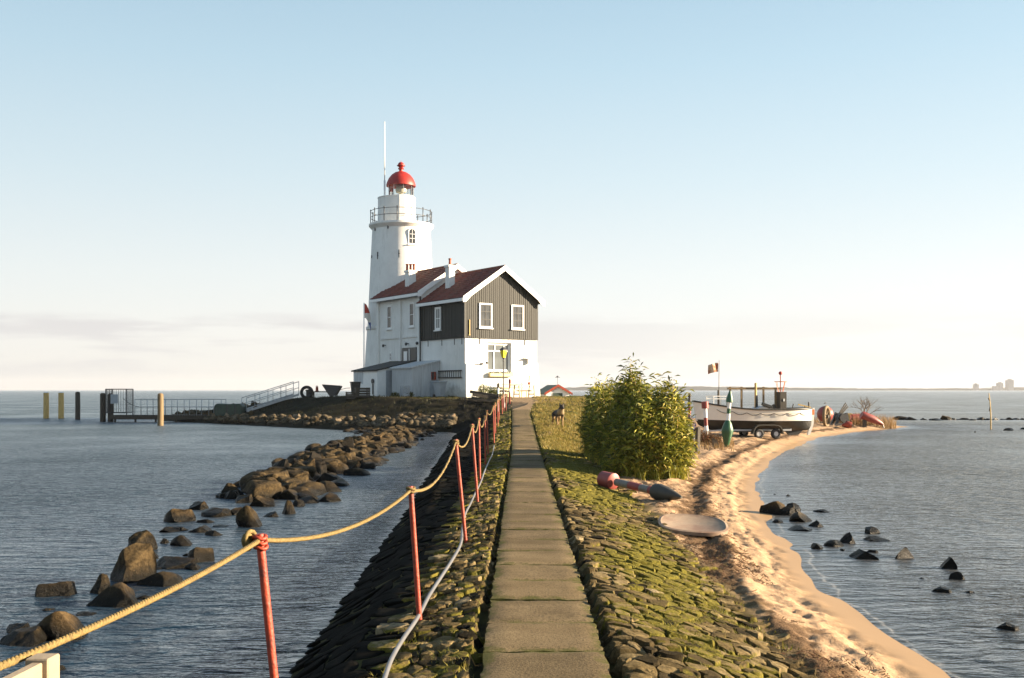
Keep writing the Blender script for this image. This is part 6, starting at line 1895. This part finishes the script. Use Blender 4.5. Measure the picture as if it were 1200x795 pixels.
b = MB(); b.lathe([(0.11, -0.05), (0.11, 0.05), (0.07, 0.055)], 12); b.build("base", M['iron'], t, smooth='auto')
b = MB(); b.lathe([(0.12, 0.056), (0.12, 0.11), (0.05, 0.115)], 12); b.build("collar", M['white_paint'], t, smooth='auto')
b = MB(); b.lathe([(0.06, 0.116), (0.05, 0.2), (0, 0.21)], 12); b.build("cap", M['iron'], t, smooth='auto')
small_bush("shrub", "rust brown shrub between the bush and the striped buoy", "shrub", ground_at(814, 34.5), 0.5, 0.62, 900, 51, 'rust_leaf', (0.1, 1), (0.06, 0.12))
small_bush("shrub", "rust brown shrub at the foot of the striped buoy", "shrub", ground_at(829, 34.3), 0.45, 0.45, 800, 52, 'rust_leaf', (0.1, 1), (0.06, 0.12))
small_bush("shrub", "low brown shrub beside the pale boulder", "shrub", ground_at(838, 34.6), 0.35, 0.40, 500, 53, 'rust_leaf', (0, 0.8), (0.06, 0.12))
# tub with blue flowers
q = ground_at(807, 33.2)
tbq = thing("flower_tub", "dark tub heaped with blue and purple flowers right of the bush", "flower tub", q)
b = MB(); b.lathe([(0.2, -0.05), (0.26, 0.5), (0.22, 0.5), (0.2, 0.4), (0.0, 0.4)], 16); b.build("tub", M['iron'], tbq, smooth='auto')
r8 = np.random.default_rng(8); dd_ = r8.normal(size=(420, 3)); dd_ /= np.linalg.norm(dd_, axis=1)[:, None]; dd_[:, 2] = np.abs(dd_[:, 2])
V, Fc = leaf_cloud(dd_ * r8.uniform(0.5, 1, (420, 1)) * np.array([0.30, 0.28, 0.5]) + np.array([0, 0, 0.5]), (0.06, 0.11), r8, 0.4)
np_mesh("flowers", V, Fc, M['blue'], tbq, smooth=False, attrs=dict(tone=np.zeros(len(V))))
V, Fc = leaf_cloud(dd_[:120] * np.array([0.26, 0.24, 0.3]) + np.array([-0.08, 0, 0.78]), (0.05, 0.09), r8, 0.4)
np_mesh("red_blooms", V, Fc, M['faded_red'], tbq, smooth=False)
q = ground_at(809, 37.5)
stand_buoy("marker_buoy", "thin dark topped red marker behind the flower tub", 808, 38, [("shaft_band", [(0.05, -0.1), (0.05, 0.95)], 'dark_wood'), ("shaft_band", [(0.055, 0.951), (0.05, 1.25)], 'faded_red'), ("topmark", [(0.06, 1.251), (0.05, 1.55), (0.03, 1.56), (0.06, 1.6), (0.05, 1.72), (0, 1.73)], 'dark_wood')])

# ------------------------------------------------------------------ boat on its trailer
def boat():
    D = 41.0; s = D / F
    xc = px_x(884, D); zg_ = gz(xc, D)
    t = thing("fishing_boat", "white and black wooden fishing boat with timber frame on deck, set on a trailer", "boat", (xc, D, zg_ - 0.05), R(9))
    Lh = 2.42
    NS, NR = 25, 9
    def stn(u):   # u from -1 (bow, left) to 1 (stern, right)
        sheer = 1.14 + 0.30 * max(0, -u) ** 1.8 + 0.03 * u * u
        beam = 0.82 * (1 - abs(u) ** (2.6 if u < 0 else 4.0)) ** 0.75 if abs(u) < 1 else 0.0
        keel = 0.24 + (0.30 * max(0, -u) ** 4) + 0.10 * max(0, u) ** 5
        return sheer, max(beam, 0.015 if u < 0 else 0.05), keel
    def hull_pt(u, j):
        sh, bm_, kl = stn(u)
        f = j / (NR - 1)             # 0 keel .. 1 gunwale
        if f <= 0.5:
            g_ = f / 0.5; y = bm_ * 0.86 * g_ ** 0.75; z = kl + (0.70 + 0.06 * max(0, -u) - kl) * g_ ** 1.4
        else:
            g_ = (f - 0.5) / 0.5; y = bm_ * (0.86 + 0.14 * g_); z = 0.70 + 0.06 * max(0, -u) + (sh - 0.70 - 0.06 * max(0, -u)) * g_
        rake = -0.22 * (f - 0.4) * max(0, -u) ** 3
        return (u * Lh + rake, y, z)
    def skin(j0, j1, name, mat, out=0.0):
        b = MB()
        for sgn_ in (-1, 1):
            vs = []; 
            for i in range(NS):
                u = -1 + 2 * i / (NS - 1)
                for j in range(j0, j1 + 1):
                    p = hull_pt(u, j); vs.append((p[0], sgn_ * (p[1] + out), p[2]))
            k = j1 - j0 + 1
            fs = [(i * k + j, i * k + j + 1, (i + 1) * k + j + 1, (i + 1) * k + j) for i in range(NS - 1) for j in range(k - 1)]
            b.add(vs, fs)
            # inner skin for thickness
            vs2 = []
            for i in range(NS):
                u = -1 + 2 * i / (NS - 1)
                for j in range(j0, j1 + 1):
                    p = hull_pt(u, j); vs2.append((p[0] * 0.985, sgn_ * max(0.0, p[1] - 0.04), p[2] + 0.012))
            b.add(vs2, fs)
        return b.build(name, M[mat], t, smooth='auto')
    h = skin(4, NR - 1, "topsides", 'boat_white'); skin(0, 4, "bottom", 'boat_black')
    b = MB()
    for sgn_ in (-1, 1):
        pts_ = [hull_pt(-1 + 2 * i / 40, NR - 1) for i in range(41)]
        b.tube([(p[0], sgn_ * (p[1] + 0.015), p[2] + 0.015) for p in pts_], 0.035, 6)
    b.build("rubbing_strake", M['boat_black'], t, smooth='auto')
    b = MB()
    pts_ = [hull_pt(-0.97 + 1.94 * i / 30, NR - 1) for i in range(31)]
    vs = [(p[0], -max(p[1] - 0.03, 0.005), p[2] - 0.16) for p in pts_] + [(p[0], max(p[1] - 0.03, 0.005), p[2] - 0.16) for p in pts_]
    b.add(vs, [(i, i + 1, 32 + i, 31 + i) for i in range(30)]); b.build("deck", M['pale_wood'], t)
    # looped grab line on both sides
    for sgn_ in (-1, 1):
        b = MB(); ln = []
        for i in range(73):
            u = -0.72 + 1.62 * i / 72; p = hull_pt(u, 6); top_ = hull_pt(u, 7)
            f = abs(math.sin(i / 72 * math.pi * 7))
            ln.append((p[0], sgn_ * (p[1] + 0.025), top_[2] - 0.02 - 0.10 * f))
        b.tube(ln, 0.010, 5); b.build("grab_line", M['dark_wood'], t)
    # stem, skeg and rudder
    b = MB(); b.prism([(2.40, 1.20), (2.55, 1.20), (2.50, 0.55), (2.36, 0.14), (2.24, 0.10), (2.36, 0.55)], -0.05, 0.05); rd = b.build("rudder", M['boat_white'], t)
    b = MB(); b.box(2.43, 2.53, -0.054, 0.054, 0.92, 1.14); b.build("rudder_band", M['orange'], rd)
    b = MB(); b.prism([(1.2, 0.40), (2.2, 0.46), (1.85, 0.12), (1.45, 0.10)], -0.05, 0.05); b.build("skeg", M['boat_black'], t)
    b = MB(); b.bar((2.4, 0, 1.22), (1.85, 0, 1.34), 0.05, 0.05); b.build("tiller", M['pale_wood'], t)
    b = MB(); b.prism([(-2.56, 1.52), (-2.38, 1.44), (-2.30, 0.70), (-2.42, 0.70)], -0.05, 0.05); b.build("stem", M['boat_white'], t)
    # deck frame
    def bx(px): return (px - 884) * s
    def bz(py): return EYE + (HY - py) / F * D - zg_
    ztop = bz(454)
    b = MB(); b.bar((bx(851), 0, ztop), (bx(917), 0, ztop), 0.07, 0.07); fr_ = b.build("frame_beam", M['wood'], t)
    for px in (854.5, 868.5, 895.5, 910.5):
        b = MB(); b.bar((bx(px), 0.02, 1.0), (bx(px), 0.02, ztop + (0.07 if px < 900 else -0.04)), 0.065, 0.065); b.build("frame_post", M['wood'], t)
    b = MB(); b.tube([(bx(885), -0.05, 1.0), (bx(885), -0.05, bz(447.5))], 0.05, 8); b.build("mast", M['pale_wood'], t, smooth='auto')
    b = MB(); b.prism([(bx(883.5), 1.05), (bx(887), 1.05), (bx(886.5), bz(462)), (bx(884.3), bz(462))], -0.14, -0.105); b.build("furled_sail", M['black_paint'], t)
    b = MB(); b.box(bx(912.5), bx(920), -0.3, 0.3, 1.0, bz(458)); cb_ = b.build("cabin_locker", M['dark_wood'], t)
    b = MB(); b.box(bx(916), bx(917.5), -0.315, -0.302, bz(469), bz(466)); b.build("latch", M['white_paint'], cb_)
    b = MB(); b.bar((bx(921.5), 0.0, 1.0), (bx(921.5), 0.0, bz(459)), 0.06, 0.06); b.build("pale_stanchion", M['cream_box'], t)
    b = MB(); b.tube([(bx(916.3), 0, bz(458)), (bx(916.3), 0, bz(437))], 0.022, 8); pl = b.build("light_pole", M['red_paint'], t, smooth='auto')
    b = MB(); b.ball((bx(916.3), 0, bz(436)), 0.075, 2); b.build("red_light", M['dome'], pl, smooth=True)
    b = MB()
    ring = [(bx(916.5) + 0.24 * math.cos(a), 0.24 * math.sin(a), bz(446)) for a in np.linspace(0, 2 * math.pi, 19)]
    b.tube(ring, 0.014, 5, False)
    for a in (0.3, 1.8, 3.4, 5.0): b.tube([(bx(916.5) + 0.24 * math.cos(a), 0.24 * math.sin(a), bz(446)), (bx(916.5) + 0.12 * math.cos(a), 0.12 * math.sin(a), bz(458))], 0.012, 5)
    b.build("hoop", M['orange'], t)
    # canvas heaps, engine box and windscreen on deck
    b = MB(); b.prism([(bx(878), 1.02), (bx(903), 1.02), (bx(898), 1.22), (bx(889), 1.3), (bx(880), 1.14)], -0.4, 0.25); b.build("canvas_cover", M['grey_boards'], t, bevel=0.03)
    b = MB(); b.bar((bx(888), -0.42, bz(471.5)), (bx(901), -0.42, bz(476)), 0.1, 0.12); b.build("black_bundle", M['black_paint'], t, bevel=0.02)
    b = MB(); b.lathe([(0.17, 1.02), (0.13, 1.2), (0.06, 1.33), (0.0, 1.36)], 10, (bx(906.5), -0.1, 0)); b.build("net_heap", M['dark_wood'], t)
    b = MB(); b.box(bx(851.5), bx(854), -0.15, 0.15, bz(474), bz(463)); b.build("green_fender", M['dark_green'], t)
    b = MB()
    for z in (bz(463), bz(466)): b.bar((bx(829), -0.4, z), (bx(848), -0.4, z), 0.03, 0.03); b.bar((bx(829), 0.4, z), (bx(848), 0.4, z), 0.03, 0.03)
    for px in (830, 847):
        for y in (-0.4, 0.4): b.bar((bx(px), y, 1.1), (bx(px), y, bz(463)), 0.03, 0.03)
    b.bar((bx(829), -0.4, bz(463)), (bx(829), 0.4, bz(463)), 0.03, 0.03); b.bar((bx(848), -0.4, bz(463)), (bx(848), 0.4, bz(463)), 0.03, 0.03)
    b.build("pulpit_rail", M['white_paint'], t)
    b = MB(); b.tube([(bx(840), 0.0, 1.0), (bx(840), 0.0, bz(456))], 0.045, 8); b.tube([(bx(840.5), 0, bz(456)), (bx(840.8), 0, bz(421))], [0.014, 0.008], 6); fpole = b.build("flag_staff", M['dark_wood'], t, smooth='auto')
    cl = cloth(0.40, 0.36, 7, 0.10); 
    cl.v = [(-x, y, z) for x, y, z in cl.v]
    cl.build("flag", M['flag_orange'], fpole, smooth=True, loc=(bx(839.8), 0, bz(424)))
    b = MB(); b.tube([(bx(952), 0, 1.15), (bx(951.5), 0, bz(470))], 0.03, 6); b.build("stern_post", M['dark_wood'], t)
    b = MB(); b.tube([(bx(926), -0.3, 1.05), (bx(928.5), -0.3, bz(472))], 0.02, 5); b.tube([(bx(942), -0.2, 1.05), (bx(944), -0.2, bz(475))], 0.02, 5); b.build("oar", M['dark_wood'], t)
    # trailer
    tr = thing("boat_trailer", "galvanised double axle trailer under the fishing boat", "trailer", (xc, D, zg_ - 0.05), R(9))
    b = MB()
    for y in (-0.35, 0.35): b.bar((bx(838), y, 0.33), (bx(925), y, 0.33), 0.07, 0.07)
    for px in (845, 870, 915): b.bar((bx(px), -0.35, 0.33), (bx(px), 0.35, 0.33), 0.06, 0.06)
    b.bar((bx(838), -0.35, 0.33), (bx(818), 0, 0.28), 0.06, 0.06); b.bar((bx(838), 0.35, 0.33), (bx(818), 0, 0.28), 0.06, 0.06)
    b.build("frame", M['grey_metal'], tr)
    for y in (-0.78, 0.78):
        for px in (880, 900.5):
            b = MB()
            ring = [(bx(px) + 0.14 * math.cos(a), y, 0.20 + 0.14 * math.sin(a)) for a in np.linspace(0, 2 * math.pi, 21)]
            b.tube(ring, 0.07, 8, False); w_o = b.build("wheel", M['rubber'], tr, smooth=True)
            b = MB(); b.tube([(bx(px), y - 0.05, 0.20), (bx(px), y + 0.05, 0.20)], 0.09, 14); b.build("rim", M['hub'], w_o, smooth='auto')
        b = MB()
        cxm = bx(890.3)
        arc = [(-0.66, 0.22)] + [(-0.62 + 0.30 * (1 - math.cos(a)), 0.26 + 0.30 * math.sin(a)) for a in np.linspace(0, math.pi / 2, 5)] + [(0.62 - 0.30 * (1 - math.cos(a)), 0.26 + 0.30 * math.sin(a)) for a in np.linspace(math.pi / 2, 0, 5)] + [(0.66, 0.22)]
        o_ = [(cxm + x, z) for x, z in arc] + [(cxm + x * 0.95, z - 0.03) for x, z in arc[::-1]]
        b.prism(o_, y - 0.13, y + 0.13); b.build("mudguard", M['float_grey'], tr)
    for px in (850, 925):
        for y in (-0.3, 0.3):
            b = MB(); b.bar((bx(px), y, 0.30), (bx(px), y * 0.9, 0.62), 0.06, 0.06); b.build("bunk_support", M['grey_metal'], tr)
boat()

# ------------------------------------------------------------------ junk on the spit
S = 55.0
def on_spit(px, d=S): x = px_x(px, d); return (x, d, gz(x, d))
sg_ = S / F
q = on_spit(968.5, 53.0)
t = thing("wreath_wheel", "yellowish spoked wheel standing on edge right of the boat", "wheel", q, R(58))
b = MB(); rr2 = 0.50
b.tube([(rr2 * math.cos(a), 0, rr2 + rr2 * math.sin(a)) for a in np.linspace(0, 2 * math.pi, 29)], 0.085, 8, False); b.build("rim", M['wood'], t, smooth=True)
b = MB()
for k in range(8):
    a = k * math.pi / 4; b.bar((0, 0, rr2), (rr2 * math.cos(a), 0, rr2 + rr2 * math.sin(a)), 0.04, 0.04)
b.build("spokes", M['wood'], t)
b = MB(); b.tube([(0, -0.12, rr2), (0, 0.12, rr2)], 0.1, 10); b.build("hub", M['dark_wood'], t)
q = on_spit(967, 55.5)
t = thing("round_buoy", "big round red buoy half hidden behind the spoked wheel", "buoy", q)
b = MB(); b.ball((0, 0, 0.50), 0.44, 3, (1, 1, 1.0)); b.build("ball", M['faded_red'], t, smooth=True)
b = MB(); b.tube([(0.06, 0, 1.05), (0.0, 0, 1.14), (-0.06, 0, 1.05)], 0.02, 6); b.build("eye", M['iron'], t)
q = on_spit(985, 53.5)
t = thing("winch_frame", "dark iron winch frame with slanting bars beside the wheel", "winch", q, 0.2)
b = MB(); b.bar((-0.42, -0.2, -0.05), (-0.1, -0.2, 0.7), 0.12, 0.12); b.bar((0.38, -0.2, -0.05), (0.2, -0.2, 0.7), 0.12, 0.12); b.bar((-0.42, 0.25, -0.05), (-0.1, 0.25, 0.7), 0.12, 0.12); b.bar((0.38, 0.25, -0.05), (0.2, 0.25, 0.7), 0.12, 0.12); b.bar((-0.35, -0.2, 0.1), (0.35, -0.2, 0.1), 0.1, 0.12); b.build("frame", M['iron'], t)
b = MB(); b.tube([(0, -0.35, 0.45), (0, 0.4, 0.45)], 0.22, 12); b.build("drum", M['iron'], t, smooth='auto')
b = MB()
for k in range(3): b.bar((-0.35 + 0.1 * k, -0.1 + 0.1 * k, 0.35), (0.30 + 0.12 * k, 0.1 * k, 1.22 - 0.1 * k), 0.05, 0.05)
b.build("lever", M['dark_wood'], t)
q = on_spit(994.5, 54.0)
b = MB(); b.box(-0.06, 0.06, -0.06, 0.06, -0.1, 0.62); b.box(-0.16, 0.16, -0.05, 0.05, 0.621, 0.69)
tag(b.build("mooring_post", M['pale_wood'], None, loc=q, bevel=0.01), "short T shaped tan post right of the winch frame", "post")
q = on_spit(1003, 56.0)
t = thing("float_drum", "long low red metal float lying behind the tapered buoy", "float", q, 0.1)
b = MB(); b.tube([(-0.55, 0, 0.26), (-0.5, 0, 0.26), (0.5, 0, 0.26), (0.55, 0, 0.26)], [0.2, 0.27, 0.27, 0.2], 16); b.build("barrel", M['faded_red'], t, smooth='auto')
b = MB()
for x in (-0.28, 0.28): b.tube([(x, 0, 0.26), (x + 0.05, 0, 0.26)], 0.285, 16)
b.build("hoop", M['red_paint'], t, smooth='auto')
q = on_spit(993, 52.5)
t = thing("anchor_cone", "small red cone lying on the sand before the T shaped post", "cone", q)
b = MB(); b.tube([(-0.28, 0, 0.12), (0.0, 0, 0.16), (0.2, 0, 0.14)], [0.05, 0.17, 0.15], 12); b.build("shell", M['red_paint'], t, smooth='auto')
b = MB(); b.tube([(0.2, 0, 0.14), (0.32, 0, 0.10)], 0.03, 6); b.build("spigot", M['iron'], t)
q = on_spit(1012, 54.0)
t = thing("can_buoy", "large tapered red buoy propped at a slant at the spit's end", "buoy", q, 0.05)
b = MB(); b.tube([(-0.12, 0, 0.66), (-0.02, 0, 0.62), (0.5, 0, 0.42), (0.95, 0, 0.20), (1.05, 0, 0.16)], [0.18, 0.22, 0.2, 0.11, 0.05], 18); b.build("shell", M['faded_red'], t, smooth='auto')
b = MB(); b.bar((0.05, 0, -0.05), (0.05, 0, 0.5), 0.16, 0.2); b.build("chock", M['dark_wood'], t)
b = MB(); b.tube([(1.03, 0, 0.17), (1.08, 0, -0.03)], 0.04, 6); b.build("shackle", M['iron'], t)
# bare shrub
def bare_shrub(label, loc, h, seed):
    r = random.Random(seed)
    t = thing("bare_shrub", label, "shrub", loc)
    def grow(p, d, L_, rad, lev, tr, tw):
        e_ = p + d * L_
        (tr if lev < 2 else tw).tube([p, p.lerp(e_, 0.5) + Vector((r.uniform(-.03, .03), r.uniform(-.03, .03), 0)) * L_, e_], [rad, rad * 0.85, rad * 0.65], 5)
        if lev >= 4: return
        for k in range(r.choice([2, 3, 3])):
            nd = (d + Vector((r.uniform(-0.9, 0.9), r.uniform(-0.9, 0.9), r.uniform(-0.2, 0.5)))).normalized()
            grow(p.lerp(e_, r.uniform(0.6, 1.0)), nd, L_ * r.uniform(0.55, 0.8), rad * 0.6, lev + 1, tr, tw)
    for k in range(3):
        tr = tw = MB()
        grow(Vector((r.uniform(-.05, .05), r.uniform(-.05, .05), -0.05)), Vector((r.uniform(-0.5, 0.5), r.uniform(-0.4, 0.4), 1)).normalized(), h * 0.42, 0.030, 0, tr, tw)
        tr.build("stem", M['wood'], t)
bare_shrub("leafless shrub with fine twigs behind the tapered buoy", on_spit(1012, 56.5), 1.75, 4)
rg = np.random.default_rng(12)
def reeds(label, px0, px1, d0, d1, n, h, seed):
    r = np.random.default_rng(seed)
    d = r.uniform(d0, d1, n); px = r.uniform(px0, px1, n); x = (px - CX) / F * d
    pts_ = np.stack([x, d, terrain(x, d)[0] - 0.03], 1)
    V, Fc, k = blades(pts_, r.uniform(h * 0.45, h, n), r.uniform(0.008, 0.016, n), r.uniform(0.1, 0.5, n), r)
    o = np_mesh("reeds", V, Fc, M['dry'], smooth=False, attrs=dict(tone=np.repeat(r.uniform(0, 1, n), k)))
    tag(o, label, "reeds", kind="stuff")
reeds("dry golden reeds at the end of the spit", 998, 1050, 55.0, 58.2, 1100, 0.75, 61)
reeds("dry golden grass clump round the wheel and winch", 925, 1000, 56, 59, 700, 0.4, 62)
reeds("dry grass strip between boat and bush", 795, 860, 32, 37, 700, 0.28, 63)
# withy in the bay
wp = on_water(1161, 503.5)
t = thing("withy", "thin crooked withy stake standing in the bay", "stake", (wp.x, wp.y, 0))
hh = (503.5 - 461) / F * wp.y
b = MB(); b.tube([(0, 0, -0.6), (0.0, 0, hh * 0.4), (-0.04, 0, hh * 0.75), (-0.10, 0, hh)], [0.035, 0.03, 0.026, 0.02], 6); b.build("stem", M['pale_wood'], t, smooth=True)
b = MB(); b.tube([(-0.05, 0, hh * 0.8), (-0.13, 0, hh * 0.86)], 0.03, 6); b.tube([(-0.03, 0, hh * 0.62), (-0.06, 0.02, hh * 0.5)], 0.03, 6); b.build("side_twig", M['wood'], t)

# reed litter on the beach: dark short stems lying about in the drift lines
rl = np.random.default_rng(71)
n_ = 16000
ly = 5.2 * (34 / 5.2) ** rl.uniform(0, 1, n_)
lx = toe_x(ly) + rl.uniform(0.0, 1.0, n_) * (np.interp(ly, [5, 11, 15, 24, 34], [0.75, 0.8, 1.15, 2.8, 4.5]))
m_ = fbm(lx * 1.2, ly * 0.8, 3, 301) + 0.3 * rl.uniform(-1, 1, n_) > 0.02
lx, ly = lx[m_], ly[m_]; n_ = len(lx)
lz = terrain(lx, ly)[0] + 0.006
a = rl.uniform(0, 3.14, n_); ln_ = rl.uniform(0.006, 0.03, n_); wd = rl.uniform(0.0015, 0.004, n_)
dxx, dyy = np.cos(a), np.sin(a)
zt_ = rl.uniform(0.0, 0.02, n_)
p0 = np.stack([lx - dxx * ln_, ly - dyy * ln_, lz], 1); p1 = np.stack([lx + dxx * ln_, ly + dyy * ln_, lz + zt_], 1)
sd = np.stack([-dyy, dxx, np.zeros(n_)], 1) * wd[:, None]; upv = np.zeros((n_, 3)); upv[:, 2] = wd * 1.4
V = np.stack([p0 - sd, p0 + sd, p0 + upv, p1 - sd, p1 + sd, p1 + upv], 1).reshape(-1, 3)
bse = (np.arange(n_) * 6)[:, None]
Fc = np.concatenate([np.concatenate([bse + 0, bse + 2, bse + 5, bse + 3], 1), np.concatenate([bse + 2, bse + 1, bse + 4, bse + 5], 1)])
o = np_mesh("reed_litter", V, Fc, M['rust_leaf'], smooth=False, attrs=dict(tone=np.repeat(rl.uniform(0, 0.8, n_), 6)))
tag(o, "brown reed litter scattered over the beach sand", "litter", kind="stuff")

# ------------------------------------------------------------------ far shore
FD = 3000.0
b = MB()
rf = random.Random(9)
pts_ = []
x = px_x(560, FD)
prof = []
while x < px_x(1320, FD):
    h = 9 + 3.5 * math.sin(x * 0.004) + rf.uniform(-1.5, 1.5)
    if x < px_x(700, FD): h *= max(0.1, (x - px_x(560, FD)) / (px_x(700, FD) - px_x(560, FD)))
    prof.append((x, h)); x += rf.uniform(8, 22)
outl = [(prof[0][0], -2)] + prof + [(prof[-1][0], -2)]
b.prism(outl[::-1], FD, FD + 150)
tag(b.build("far_shore", M['far']), None, None, kind="structure")
def block(px, w, top, label, step=None):
    xx = px_x(px, FD - 60); ww = w / F * FD; hh = (457.5 - top) / F * FD
    t = thing("tower_block", label, "tower block", (xx, FD - 60, 0), 0, "tower blocks on the far shore")
    b = MB(); b.box(-ww / 2, ww / 2, -10, 10, -1, hh)
    if step: b.box(-ww / 2 - step * 2.5, -ww / 2 - 0.01, -9, 9, -1, hh * 0.6)
    b.build("tower", M['far_block'], t)
    b = MB(); b.box(-ww / 4, ww / 4, -5, 5, hh + 0.01, hh + 3); b.build("roof_plant", M['far_block'], t)
block(1143.5, 3.5, 450.5, "small lone tower block farthest left on the far skyline")
block(1171.5, 4.5, 449, "stepped tower block in the middle of the far skyline", 5)
block(1183, 6, 445.5, "tallest tower block on the far skyline at the right")

# ------------------------------------------------------------------ haze
b = MB(); b.box(-3600, 3600, -150, 3600, -3.0, 36)
m, nt, N, L, p = new_mat("haze_air")
N.remove(p)
pv = N.new("ShaderNodeVolumePrincipled")
pv.inputs["Color"].default_value = (0.95, 0.96, 1.0, 1)
pv.inputs["Density"].default_value = 0.0001
pv.inputs["Anisotropy"].default_value = 0.2
L.new(pv.outputs[0], N["Material Output"].inputs["Volume"])
hz = b.build("haze", m)
hz["kind"] = "stuff"
